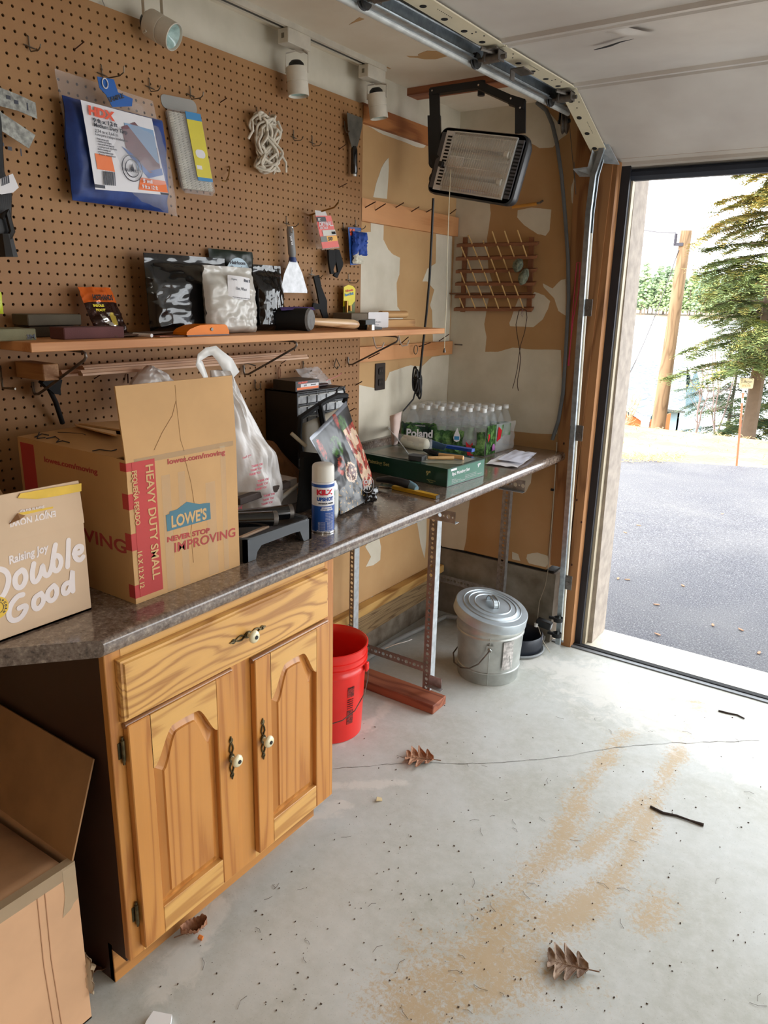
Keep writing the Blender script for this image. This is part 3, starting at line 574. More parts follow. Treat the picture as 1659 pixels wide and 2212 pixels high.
# ================================================================ oak base cabinet
cab = thing('base_cabinet', (.31, -2.06, 0), 'golden oak base cabinet with one drawer and two arched doors under the counter', 'cabinet')
YL, YRc, XF = -2.442, -1.685, .61
b = MB(); b.box((.02, YL+.003, .1), (XF-.019, YL+.02, .915)); b.build('side_panel', M['cabside'], cab, 'dark unlit brown side panel')  # unlit look of this side is put into its dark brown
b = MB(); b.box((.02, YRc-.02, .1), (XF-.019, YRc-.003, .915)); b.build('side_panel', M['oakv'], cab)
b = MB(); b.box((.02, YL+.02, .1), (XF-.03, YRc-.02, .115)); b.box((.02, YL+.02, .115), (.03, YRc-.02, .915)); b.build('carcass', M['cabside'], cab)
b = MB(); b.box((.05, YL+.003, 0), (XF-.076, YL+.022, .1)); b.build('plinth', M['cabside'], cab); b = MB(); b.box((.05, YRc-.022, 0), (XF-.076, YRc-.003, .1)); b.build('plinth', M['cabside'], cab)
b = MB(); b.box((XF-.091, YL+.003, 0), (XF-.073, YRc-.003, .114), .001); b.build('toe_kick', wood('kick_oak', (186, 128, 66), (146, 96, 44), 'y', 8, 6, .6, seed=1), cab)
for q_ in (((XF-.019, YL, .114), (XF, YL+.04, .915)), ((XF-.019, YRc-.04, .114), (XF, YRc, .915)), ((XF-.019, -2.1, .114), (XF, -2.025, .735))): b = MB(); b.box(*q_, .0015); b.build('frame_stile', M['oakv'], cab)
for q_ in (((XF-.0185, YL+.04, .114), (XF-.0005, YRc-.04, .15)), ((XF-.0185, YL+.04, .722), (XF-.0005, YRc-.04, .76)), ((XF-.0185, YL+.04, .875), (XF-.0005, YRc-.04, .915))): b = MB(); b.box(*q_); b.build('cross_rail', M['oakh'], cab)
# drawer front with lipped edge
def lipped(y0, y1, z0, z1, x=XF, th=.019, m=None, nm='panel', par=None, lip=.008):
    b = MB(); vs = []; 
    for d, xx in ((0, x+.0005), (0, x+.009), (lip*.35, x+th-.004), (lip, x+th-.0035), (lip+.003, x+th)):
        vs += [(xx, y0+d, z0+d), (xx, y1-d, z0+d), (xx, y1-d, z1-d), (xx, y0+d, z1-d)]
    fs = []
    for k_ in range(4):
        for i in range(4): j = (i+1) % 4; fs.append((4*k_+i, 4*k_+j, 4*k_+4+j, 4*k_+4+i))
    fs.append((16, 17, 18, 19)); b.add(vs, fs); return b
dr = lipped(-2.418, -1.727, .738, .884).build('drawer', M['oakd'], cab)
M['brass'] = mat('antique_brass', (112, 100, 72), .35, .8, var=.25, vs=80); M['ceramic'] = mat('cream_porcelain', (238, 228, 190), .12, var=.02, coat=.6)
def pull(y, z, vert, par):
    b = MB(); b.frame((XF+.0192, y, z), (0, 0, 1) if vert else (0, 1, 0), (0, -1, 0) if vert else (0, 0, 1), (1, 0, 0))
    b.prism([(.013*math.cos(a), .009*math.sin(a)) for a in [math.tau*i/16 for i in range(16)]], 0, .0035)
    for s_ in (-1, 1):
        for w_ in (-1, 1): b.tube([(s_*.01, 0, .002), (s_*.024, w_*.0065, .002), (s_*.034, w_*.005, .002), (s_*.044, 0, .002)], .0022, 6)
        b.prism([(s_*.05+.0075*math.cos(a), .006*math.sin(a)) for a in [math.tau*i/10 for i in range(10)]], 0, .0028)
        b.tube([(s_*.05, 0, .002), (s_*.062, 0, .002)], [.004, .0015], 6)
    o = b.build('pull_plate', M['brass'], par, 'antique brass backplate', smooth=40)
    b = MB(); b.frame((XF+.0192, y, z), (0, 1, 0), (0, 0, 1), (1, 0, 0)); b.lathe([(.006, .0), (.0055, .012), (.011, .015), (.0162, .02), (.0165, .024), (.013, .0285), (.006, .030), (.0, .030)], 24); b.build('knob', M['ceramic'], par, 'cream porcelain knob', smooth=50)
    b = MB(); b.frame((XF+.0192, y, z), (0, 1, 0), (0, 0, 1), (1, 0, 0)); b.lathe([(.0055, .0295), (.005, .0315), (0, .0322)], 14); b.build('knob_screw', M['black'], par, smooth=50)
pull(-2.052, .808, False, dr)
def door(y0, y1, z0, z1, hingeleft, pully):
    th = .019; xs_ = XF+th; d = thing('door', (XF, (y0+y1)/2, (z0+z1)/2), None, None); del_ = d; d.parent = cab
    d.location = Vector((XF, (y0+y1)/2, (z0+z1)/2))-cab.location
    sw_, rh, N = .058, .075, 28; iy0, iy1, iz0 = y0+sw_, y1-sw_, z0+rh; zs, za = z1-.135, z1-.052     # cathedral arch
    def arch(t_, dz=0):
        y_ = iy0+(iy1-iy0)*t_; q = abs(t_-.5)*2
        u_ = min(1, (1-q)/.62); f = .86*u_*u_*(3-2*u_)+.14*(1-q*q)
        return y_, zs+(za-zs)*f+dz
    # stiles, bottom rail, arched top rail
    for a0, a1 in ((y0, iy0), (iy1, y1)): b = MB(); b.box((XF+.0005, a0, z0), (xs_, a1, z1), .002); b.build('stile', M['oakv'], d)
    b = MB(); b.box((XF+.0005, iy0, z0), (xs_-.0002, iy1, iz0), .0015); b.build('door_rail', M['oakh'], d); b = MB()
    lo = [arch(i/N) for i in range(N+1)]
    for i in range(N):
        (ya, za_), (yb, zb2) = lo[i], lo[i+1]
        b.add([(xs_-.0002, ya, za_), (xs_-.0002, yb, zb2), (xs_-.0002, yb, z1), (xs_-.0002, ya, z1)], [(0, 1, 2, 3)])
        b.add([(XF+.001, ya, za_), (XF+.001, yb, zb2), (xs_-.0002, yb, zb2), (xs_-.0002, ya, za_)], [(0, 1, 2, 3)])
    b.add([(XF, iy0, z1), (XF, iy1, z1), (xs_-.0002, iy1, z1), (xs_-.0002, iy0, z1)], [(0, 1, 2, 3)])
    b.build('door_rail', M['oakh'], d)
    # rounded lip along the top and outer edges
    b = MB(); b.tube([(XF+.007, y0-.002, z1-.002), (XF+.007, y1+.002, z1-.002)], .0075, 8); b.build('top_moulding', wood('worn_oak_edge', (176, 128, 88), (136, 92, 60), 'y', 8, 5, .25, coat=.5), d, smooth=50)
    # raised panel: field, bevel and recess
    lay = []
    for ins, xx in ((0, XF+.004), (.006, XF+.004), (.026, XF+.012), (.0285, XF+.0165)):
        pts = [(iy0+ins, iz0+ins), (iy1-ins, iz0+ins)]
        for i in range(N+1):
            t_ = 1-i/N; y_, z_ = arch(t_); yc = iy0+ins+(iy1-iy0-2*ins)*t_; pts.append((yc, z_-ins*(1.0 if ins < .01 else .85)))
        lay.append([(xx, p[0], p[1]) for p in pts])
    b = MB(); n_ = len(lay[0]); vs = sum(lay, []); fs = []
    for k_ in range(len(lay)-1):
        for i in range(n_): j = (i+1) % n_; fs.append((k_*n_+i, k_*n_+j, (k_+1)*n_+j, (k_+1)*n_+i))
    c0 = len(vs); base_ = (len(lay)-1)*n_
    fs.append([base_+i for i in range(n_)]); b.add(vs, fs); b.build('raised_panel', M['oakv2'], d)
    pull(pully[0], pully[1], True, d) if False else None
    return d
def hang(d, y, z): 
    global cab
    pull(y, z, True, d)
d1 = door(-2.411, -2.104, .137, .729, True, None); hang(d1, -2.122, .494)
d2 = door(-2.029, -1.727, .137, .724, False, None); hang(d2, -2.008, .489)
for nm in (d1, d2): pass
for z_ in (.669, .236):
    b = MB(); b.cyl((XF+.006, -2.4185, z_-.026), (XF+.006, -2.4185, z_+.026), .0045, 10); b.box((XF, -2.428, z_-.02), (XF+.002, -2.4185, z_+.02), .0008); b.cyl((XF+.006, -2.4185, z_-.034), (XF+.006, -2.4185, z_-.026), .003, 8); b.cyl((XF+.006, -2.4185, z_+.026), (XF+.006, -2.4185, z_+.034), .003, 8); b.build('hinge', M['brass'], cab, smooth=40)
    b = MB(); b.cyl((XF+.003, -1.7205, z_-.026), (XF+.003, -1.7205, z_+.026), .003, 8); b.build('hinge', M['brass'], cab)
b = MB(); b.box((XF-.001, -1.812, .7315), (XF+.002, -1.76, .7375)); b.build('bumper_slot', M['matte_black'], cab); b = MB(); b.box((XF-.001, -2.385, .7315), (XF+.002, -2.33, .7375)); b.build('bumper_slot', M['matte_black'], cab)
# ================================================================ laminate counter, mitred at the near end
ctr = thing('countertop', (.3, -1.3, .918), 'long speckled brown laminate countertop running from cabinet to end wall', 'countertop')
XE = .645; y_end, zb0 = -.003, .918
prof = [(0.022, zb0), (XE-.006, zb0), (XE-.001, zb0+.006), (XE, zb0+.014), (XE, zb0+.026), (XE-.003, zb0+.034), (XE-.009, CT-.0005), (XE-.018, CT), (.022, CT), ]
def cut(x): return -2.462-(XE-x)*1.17
b = MB(); n_ = len(prof); vs = [(x, cut(x), z) for x, z in prof]+[(x, y_end, z) for x, z in prof]
b.add(vs, [list(range(n_)), list(range(n_, 2*n_))[::-1]]+[(i, (i+1) % n_, n_+(i+1) % n_, n_+i) for i in range(n_)])
b.build('counter_slab', M['formica'], ctr, smooth=40, weld=True)
b = MB(); pr2 = [(.002, CT-.04), (.022, CT-.04), (.022, CT+.055), (.017, CT+.066), (.006, CT+.068), (.002, CT+.068)]; n_ = len(pr2)
b.add([(x, -3.2, z) for x, z in pr2]+[(x, -.004, z) for x, z in pr2], [list(range(n_)), list(range(n_, 2*n_))[::-1]]+[(i, (i+1) % n_, n_+(i+1) % n_, n_+i) for i in range(n_)]); b.build('backsplash', M['formica'], ctr)
# ================================================================ slotted angle frame under the counter
M['galvb'] = mat('lit_zinc_flange', (196, 202, 206), .45, .25, var=.12, vs=40)  # light on the flanges put into a paler zinc colour
M['slot'] = mat('slotted_angle', (162, 160, 158), .45, .5, var=.18, vs=40)
M['slotdark'] = mat('slotted_angle_dark', (136, 128, 120), .5, .3, var=.15, vs=30)  # darker grey-brown steel for post webs and the low cross bar
def perf(b, w_, L, t=.0022, pitch=.038, rb=.0075, rs=.0045):
    """perforated strip: local x along width 0..w_, y along length 0..L, flat at z=0; alternating large and small holes"""
    n = int(L/pitch*2); st = L/n; N = 10
    for i in range(n):
        r = rb if i % 2 == 0 else rs; cx, cy = w_/2, (i+.5)*st
        ring = [(cx+r*math.cos(math.tau*k_/N), cy+r*math.sin(math.tau*k_/N)) for k_ in range(N)]
        x0_, x1_, y0_, y1_ = 0, w_, i*st, (i+1)*st
        def proj_(p):
            dx, dy = p[0]-cx, p[1]-cy; s_ = min((w_/2)/abs(dx) if abs(dx) > 1e-9 else 9e9, (st/2)/abs(dy) if abs(dy) > 1e-9 else 9e9); return (cx+dx*s_, cy+dy*s_)
        out = [proj_(p) for p in ring]
        for zz in (0, -t):
            vs = [(p[0], p[1], zz) for p in ring]+[(p[0], p[1], zz) for p in out]; fs = [(k_, (k_+1) % N, N+(k_+1) % N, N+k_) for k_ in range(N)]
            for cxn, cyn in ((x0_, y0_), (x1_, y0_), (x1_, y1_), (x0_, y1_)):
                near = sorted(range(N), key=lambda q: (out[q][0]-cxn)**2+(out[q][1]-cyn)**2)[:2]
                vs.append((cxn, cyn, zz)); fs.append((N+near[0], N+near[1], len(vs)-1))
            b.add(vs, fs)
        b.add([(p[0], p[1], 0) for p in ring]+[(p[0], p[1], -t) for p in ring], [(k_, (k_+1) % N, N+(k_+1) % N, N+k_) for k_ in range(N)])
def angle(name, o, along, webdir, flangedir, L, wweb, wfl, par, mweb=None, label=None, rot=0):
    """L profile: perforated web plus plain flange"""
    al, wd, fd = Vector(along), Vector(webdir), Vector(flangedir); o = Vector(o)
    b = MB(); b.frame(o, wd, al, fd); perf(b, wweb, L)
    ob = b.build(name, mweb or M['slot'], par, label)
    b = MB(); b.frame(o, wd, al, fd); b.box((-.0005, 0, -.002), (.002, L, wfl)); b.build('flange', M['slot'], ob)
    return ob
fr = thing('post_frame', (.5, -.8, 0), 'slotted steel angle frame holding up the counter beyond the cabinet', 'frame')
angle('post', (.465, -.855, .04), (0, 0, 1), (1, 0, 0), (0, 1, 0), .876, .042, .03, fr, M['slotdark']) if False else None
# front upright: web faces the room side (towards -y), flange coloured as lit on its right edge
def upr(x, y, z0, z1, w_, fw, par, web, lab=None):
    b = MB(); b.frame((x, y, z0), (1, 0, 0), (0, 0, 1), (0, -1, 0)); perf(b, w_, z1-z0); o = b.build('post', web, par, lab)
    b = MB(); b.box((x+w_, y-.001, z0), (x+w_+.002, y-fw, z1)) if fw > 0 else None
    return o, b
o, b = upr(.437, -.862, .055, .918, .034, .0, fr, M['slotdark']); b = MB(); b.box((.4715, -.862, .055), (.4735, -.828, .918)); b.build('flange', M['galvb'], o, 'galvanised flange with light painted in')
o, b = upr(.075, -.895, .25, .918, .022, .0, fr, M['slotdark']); b = MB(); b.box((.0975, -.895, .05), (.0995, -.86, .918)); b.build('flange', M['galvb'], o)
b = MB(); b.frame((.075, -.895, .05), (1, 0, 0), (0, 0, 1), (0, -1, 0)); perf(b, .022, .2); b.build('post', M['slotdark'], fr)
o, b = upr(.375, -.075, .0, .84, .045, .0, fr, M['slot']); b = MB(); b.box((.42, -.09, 0), (.4225, -.06, .84)); b.build('flange', M['slot'], o)
# low cross bar from rear to front post, rising bars and counter bearers
b = MB(); b.frame((.11, -.866, .135), (0, 0, 1), (1, 0, 0), (0, -1, 0)); perf(b, .038, .335, rb=.008); o = b.build('cross_bar', M['slotdark'], fr)
b = MB(); b.box((.47, -.866, .085), (.53, -.864, .13)); b.box((.47, -.89, .085), (.54, -.866, .087)); b.build('bar_end', M['slot'], o)
b = MB(); b.frame((.05, -.868, .798), (0, 0, 1), (1, 0, 0), (0, -1, 0)); perf(b, .045, .503, rb=.008); o = b.build('counter_bearer', M['slot'], fr)
b = MB(); b.box((.05, -.868, .796), (.555, -.84, .798)); b.build('flange', M['galvb'], o)
b = MB(); b.frame((.02, -.112, .765), (0, 0, 1), (1, 0, 0), (0, -1, 0)); perf(b, .052, .482, rb=.010); o = b.build('counter_bearer', M['slot'], fr)
b = MB(); b.box((.02, -.14, .763), (.505, -.112, .765)); b.build('flange', M['galvb'], o); b = MB(); b.box((.455, -1.2, .85), (.458, -.02, .917)); b.box((.43, -1.2, .848), (.458, -.02, .85)); b.build('long_rail', M['slot'], fr)
b = MB(); b.frame((.02, -.085, .2), (0, 0, 1), (1, 0, 0), (0, -1, 0)); perf(b, .04, .35, rb=.008); o = b.build('cross_bar', M['slot'], fr)
blk = thing('wooden_block', (.3, -.87, 0), 'reddish brown wooden plank on the floor under the frame posts', 'board')
b = MB(); b.box((.08, -.935, 0), (.535, -.83, .04), .003); b.build('plank', M['redblock'], blk)
# ================================================================ outside
k = Nt('asphalt'); v = k.coord(); n = k.noise(v, 120, 4, .75); n2 = k.noise(v, .9, 5, .6, .6); n3 = k.noise(v, 60, 3, .6)
c = k.ramp(n, [(.32, lin((44, 44, 50))), (.5, lin((74, 74, 80))), (.62, lin((112, 112, 116)))]); c = k.mix(k.math('MULTIPLY', k.ramp(n2, [(.38, 0.), (.62, 1.)]), .45), c, lin((104, 103, 103)))
c = k.mix(k.math('MULTIPLY', k.ramp(n3, [(.6, 0.), (.68, 1.)]), .4), c, lin((144, 142, 138)))
k.base(c); k.b.inputs['Roughness'].default_value = .85; k.bump(n, .6, .004); M['asphalt'] = k.m
k = Nt('dry_bank'); v = k.coord(); n = k.noise(v, 1.4, 5, .6); n2 = k.noise(v, 22, 5, .7)
c = k.mix(k.ramp(n, [(.38, 0.), (.6, 1.)]), lin((164, 144, 112)), lin((146, 122, 90))); c = k.mix(k.math('MULTIPLY', k.ramp(n2, [(.5, 0.), (.66, 1.)]), .5), c, lin((104, 78, 52)))
k.base(c); k.b.inputs['Roughness'].default_value = .95; k.bump(n2, .5, .03); M['bank'] = k.m
def gz(x, y):
    if y < 5.3: z = -.0
    elif y < 8.2: z = -.16*((y-5.3)/2.9)
    elif y < 11: z = -.16-.55*((y-8.2)/2.8)**1.2
    elif y < 40: z = -.71-(5.5)*((y-11)/29)
    else: z = -6.21
    if y > 5.3: z += .05*noise.noise(Vector((x*.5, y*.5, 3)))*min(1, (y-5.3))
    return z
def edge_y(x): return 4.75+.42*(x+.6)+.06*noise.noise(Vector((x*1.5, 0, 7)))
b = MB(); nx, ny = 60, 50
b.grid(lambda s_, t_: (lambda x: (x, .31+(edge_y(x)-.31)*t_, -.018+.012*t_))(-12+26*s_), nx, ny); struct('driveway', b, M['asphalt'])
b = MB()
def gp(s_, t_):
    x = -60+110*s_; tt = t_**2.2; y = (edge_y(max(-12, min(14, x)))-.1)+(46-5)*tt; return (x, y, gz(x, y)-.012+(0 if t_ > .02 else -.02))
b.grid(gp, 110, 90); struct('bank', b, M['bank'], smooth=60)
b = MB(); b.box((-200, -9, -.4), (-.25, .3, -.06)); struct('garden', b, M['bank'])
k = Nt('lake_ice'); v = k.coord((1, .25, 1)); n = k.noise(v, .05, 5, .6); k.base(k.ramp(n, [(.3, lin((222, 228, 234))), (.6, lin((246, 248, 250)))])); k.b.inputs['Roughness'].default_value = .5
b = MB(); b.add([(-900, 30, -6), (500, 30, -6), (500, 900, -6), (-900, 900, -6)], [(0, 1, 2, 3)]); struct('lake', b, k.m)
b = MB(); b.add([(-900, 505, -6), (500, 505, -6), (500, 511, -4.6), (-900, 511, -4.6), (500, 900, 12), (-900, 900, 12)], [(0, 1, 2, 3), (3, 2, 4, 5)]); struct('far_shore', b, mat('far_shore_rock', (176, 158, 140), .9, vs=.1))
b = MB(); b.grid(lambda s_, t_: (-420+700*s_, 640+120*t_, -6+34*math.sin(math.pi*.5*t_)+7*noise.noise(Vector((s_*9, t_*2, 1)))), 60, 6); struct('far_hill', b, mat('hazy_wooded_hill', (150, 168, 160), .95, vs=.08, rgb2=(128, 146, 128)), smooth=60)
# far shore trees: a conifer and a broadleaf, copied
def blob_tree(name, seed, rgb, rgb2, tall, conif):
    g = random.Random(seed); t_ = thing(name, (0, 0, 0), None, None); b = MB()
    for i in range(150):
        f = g.random(); z = tall*(.16+.84*f); r = tall*(.2*(1-f)**.8+.02) if conif else tall*.21*math.sin(math.pi*min(1, .12+f*.85))**.6
        a = g.uniform(0, math.tau); rr = r*math.sqrt(g.random()); s_ = tall*g.uniform(.03, .055)
        b.at((rr*math.cos(a), rr*math.sin(a), z), (g.uniform(-.5, .5), g.uniform(-.5, .5), a)); b.add([(s_, 0, -.3*s_), (0, s_, 0), (-s_, 0, -.2*s_), (0, -s_, 0), (0, 0, s_*.8), (0, 0, -s_*.5)], [(0, 1, 4), (1, 2, 4), (2, 3, 4), (3, 0, 4), (1, 0, 5), (2, 1, 5), (3, 2, 5), (0, 3, 5)])
    b.build('foliage', mat(name+'_leaves', rgb, .9, vs=.4, rgb2=rgb2), t_)
    b = MB(); b.cyl((0, 0, 0), (0, 0, tall*.8), tall*.012, 6); b.build('trunk', mat(name+'_bark', (140, 122, 104), .9, vs=1), t_); return t_
T0 = [blob_tree('shore_conifer', 1, (132, 150, 112), (104, 124, 92), 30, True), blob_tree('shore_conifer', 2, (146, 164, 112), (114, 136, 92), 25, True), blob_tree('shore_tree', 3, (162, 176, 120), (136, 156, 104), 22, False), blob_tree('shore_conifer', 4, (118, 138, 108), (98, 118, 92), 27, True)]  # distance haze put into these pale greens
KD = ['tall grey green conifer', 'mid green conifer', 'light yellow green broad tree', 'dark green conifer']
ORD = 'first second third fourth fifth sixth seventh eighth ninth tenth eleventh twelfth thirteenth fourteenth fifteenth sixteenth seventeenth eighteenth nineteenth twentieth'.split()
g = random.Random(5); used = [False]*4; spots_ = []; xx = -152
while xx < -58:
    for row in range(2): spots_.append((xx+g.uniform(-1.6, 1.6), row))
    xx += g.uniform(3.6, 4.9)
px_p = -126.5                                                # where the utility pole crosses the far shore
cnt = {}
for x_, row in sorted(spots_, key=lambda q: abs(q[0]-px_p)):
    side = 'left' if x_ < px_p else 'right'; cnt[(side, row)] = cnt.get((side, row), 0)+1; n_ = cnt[(side, row)]
    i = g.choice([0, 1, 2, 3, 1, 3]) if x_ < -85 else g.choice([0, 1, 3]); loc = (x_, 513+row*14+g.uniform(-3, 3), -5.5+row*1.5)
    l_ = '%s, %s row on far shore, %s %s of utility pole' % (KD[i], ('front', 'back')[row], ORD[min(19, n_-1)], side); grp = 'trees along the far shore'
    if not used[i]: used[i] = True; T0[i].location = loc; prop(T0[i], l_, 'tree', grp); o = T0[i]
    else: o = dup(T0[i], loc, g.uniform(0, 6.28), l_, grp)
    s_ = g.uniform(.8, 1.12); o.scale = (s_*1.1, s_*1.1, s_)
g = random.Random(9); b = MB()
for i in range(3600):
    x_ = g.uniform(-330, -156) if i % 2 else g.uniform(-54, 110); s_ = g.uniform(.9, 2.0); z_ = g.random()**1.3*24; b.at((x_, 520+g.uniform(-4, 12), -5+z_), (g.uniform(-.5, .5), 0, g.uniform(0, 6))); b.add([(s_, 0, 0), (0, s_, 0), (-s_, 0, 0), (0, -s_, 0), (0, 0, s_), (0, 0, -s_)], [(0, 1, 4), (1, 2, 4), (2, 3, 4), (3, 0, 4), (1, 0, 5), (2, 1, 5), (3, 2, 5), (0, 3, 5)])
prop(b.build('shore_woods', mat('shore_woods_green', (132, 150, 112), .9, vs=.1, rgb2=(104, 124, 92))), 'distant green woods continuing along the far lake shore', 'woods', kind='stuff')
# near trees with drooping sprays
def spray_tree(name, loc, h, seed, cols, label, nb=60, droop=.35, r0=.12, spread=2.3, lo=.08, dens=1.0, trunkc=(110, 92, 74), leafs=.055, lean=(0, 0), cat='tree'):
    g = random.Random(seed); t_ = thing(name, loc, label, cat); tb = MB(); lv = MB(); nm = len(cols)
    L = Vector(loc); tp = [L+Vector((lean[0]*f*h+.06*noise.noise(Vector((f*3, seed, 0)))*h*.2, lean[1]*f*h, h*f)) for f in [i/10 for i in range(11)]]
    tb.tube(tp, [r0*(1-f*.88) for f in [i/10 for i in range(11)]], 8)
    for i in range(nb):
        f = lo+(1-lo)*(i+g.random())/nb; k_ = min(9, int(f*10)); p = tp[k_].lerp(tp[k_+1], f*10-k_); a = g.uniform(0, math.tau); ln = spread*(1-f)**.65*g.uniform(.55, 1.05)+.25
        d = Vector((math.cos(a), math.sin(a), g.uniform(.0, .3))); P = []
        for s_ in range(7):
            q = s_/6; P.append(p+d*ln*q+Vector((0, 0, -droop*ln*q*q))+Vector((g.uniform(-1, 1), g.uniform(-1, 1), g.uniform(-1, 1)))*.03*ln*q)
        tb.tube(P, [r0*.16*(1-f*.5)*(1-q*.14)+.002 for q in range(7)], 4, caps=False)
        for s_ in range(int(ln*34*dens)):
            q = g.uniform(.18, 1.0); kk = min(5, int(q*6)); c_ = P[kk].lerp(P[kk+1], q*6-kk); side = d.cross(Vector((0, 0, 1))).normalized()*g.choice([-1, 1]); dd = (d*g.uniform(.2, .9)+side*g.uniform(.3, 1)+Vector((0, 0, g.uniform(-.55, .05)))).normalized()
            tl = ln*g.uniform(.1, .3)*(1.1-q*.5)+.06; up_ = Vector((0, 0, 1)); sd = dd.cross(up_).normalized()*g.choice([-1, 1])
            lv.k = g.randrange(nm) if g.random() < .5 else (0 if f < .5 else nm-1)
            for z_ in range(6):
                w_ = leafs*(1-z_/7); c2 = c_+dd*tl*z_/5+Vector((0, 0, -.15*tl*(z_/5)**2)); 
                for sg in (-1, 1): e = sd*sg*w_+dd*w_*.5+Vector((0, 0, g.uniform(-.02, .01))); nn = dd*w_*.28; lv.add([c2, c2+e-nn*.3, c2+e+nn, c2+nn], [(0, 1, 2, 3)])
    tb.build('trunk', mat(name+'_bark%d' % seed, trunkc, .9, vs=9, bump=.3, bs=30), t_)
    lv.build('foliage', [mat(name+'_needles%d_%d' % (seed, i), c_, .8, vs=6) for i, c_ in enumerate(cols)], t_); return t_
def gpt(u, v, y): p = ony(u, v, y); return Vector((p.x, p.y, p.z))
HC = [(112, 128, 70), (164, 160, 84), (134, 142, 76), (92, 110, 70), (184, 164, 92)]
p = gpt(1612, 955, 10.6); spray_tree('hemlock_tree', (p.x, p.y, p.z-.15), 7.2, 21, HC, 'tall yellow green hemlock with thick trunk carrying the small sign', nb=190, spread=1.65, r0=.13, lo=.2, dens=2.0, leafs=.085, trunkc=(104, 88, 72))
p = gpt(1566, 965, 13.5); spray_tree('spruce_tree', (p.x, p.y, p.z-.2), 3.4, 22, [(92, 112, 88), (70, 92, 78), (112, 124, 90)], 'small grey green evergreen left of the thick hemlock trunk', nb=90, spread=1.35, r0=.045, lo=.05, dens=1.8, trunkc=(120, 108, 96), leafs=.05)
p = gpt(1668, 960, 12.4); spray_tree('spruce_tree', (p.x+.6, p.y, p.z-.2), 5.5, 24, [(84, 108, 70), (112, 132, 72), (150, 150, 80)], 'dense evergreen at the right edge of the doorway view', nb=120, spread=2.0, r0=.09, lo=.05, leafs=.08, dens=1.8)
def bare(name, loc, h, seed, label, stems=3, col=(168, 150, 146), sp=.5):
    g = random.Random(seed); t_ = thing(name, loc, label, 'sapling'); b = MB(); L = Vector(loc)
    for s_ in range(stems):
        a = g.uniform(0, 6.28); d = Vector((math.cos(a)*sp*g.uniform(.1, .5), math.sin(a)*sp*.3, 1)).normalized(); P = [L+d*h*g.uniform(.85, 1)*i/8+Vector((g.uniform(-1, 1), g.uniform(-1, 1), 0))*.012*i for i in range(9)]
        b.tube(P, [.016*(1-i*.11)+.002 for i in range(9)], 5)
        for q in range(12):
            k_ = g.randrange(2, 8); a = g.uniform(0, 6.28); e = Vector((math.cos(a), math.sin(a), g.uniform(.4, 1.1))).normalized()*h*g.uniform(.12, .3)*(1-k_*.06)
            b.tube([P[k_], P[k_]+e*.5, P[k_]+e+Vector((0, 0, .05))], [.006, .004, .002], 4)
    b.build('branches', mat(name+'_bark%d' % seed, col, .9, vs=9), t_); return t_
p = gpt(1500, 950, 11.5); bare('bare_sapling', (p.x, p.y, p.z-.1), 1.9, 31, 'bare leafless sapling between the utility pole and the evergreens', 3)
p = gpt(1545, 950, 12.0); bare('bare_sapling', (p.x, p.y, p.z-.1), 2.9, 32, 'taller bare sapling poking out of the small evergreen', 3, sp=.8)
p = gpt(1345, 935, 10.5); bare('bare_shrub', (p.x, p.y, p.z-.1), 1.0, 33, 'tan leafless shrub in front of the orange shed wall', 7, (206, 172, 142), 1.4)
# sign on the trunk
sg = gpt(1612, 828, 10.35); sn = thing('name_sign', sg, 'small cream sign with dark lettering nailed to the hemlock trunk', 'sign')
b = MB(); b.frame(sg, R0, (0, 0, 1), -Vector((-math.sin(YAW), math.cos(YAW), 0))); b.prism(rrect(-.115, -.085, .115, .085, .02), 0, .012); b.build('board', mat('cream_sign', (244, 234, 204), .6, var=.02), sn)
b = MB(); b.frame(sg, R0, (0, 0, 1), -Vector((-math.sin(YAW), math.cos(YAW), 0))); b.T = b.T @ Matrix.Translation((0, .012, .0125)); b.text('J. Baron', .055, 'CENTER', ext=.001); b.build('lettering', mat('sign_ink', (60, 70, 50), .6, var=0), sn)
b = MB(); b.frame(sg, R0, (0, 0, 1), -Vector((-math.sin(YAW), math.cos(YAW), 0))); b.T = b.T @ Matrix.Translation((0, -.055, .0125)); b.text('SPIDER', .05, 'CENTER', ext=.001); b.build('lettering', mat('sign_gold', (176, 150, 70), .6, var=0), sn)
# snow stake
s0, s1 = onz(1592, 1004, 0), None; s1 = ony(1606, 840, s0.y); st_ = thing('snow_stake', s0, 'thin orange and white driveway marker stake at the asphalt edge', 'stake')
b = MB(); b.tube([s0-Vector((0, 0, .05)), s1], .0105, 8); b.build('rod', mat('orange_stake', (232, 92, 62), .5, var=0), st_)
for f0, f1 in ((.95, .995), (.82, .88)): b = MB(); b.tube([s0.lerp(s1, f0), s0.lerp(s1, f1)], .0113, 8); b.build('band', mat('white_band', (246, 240, 232), .4, var=0), st_, 'white reflective band')
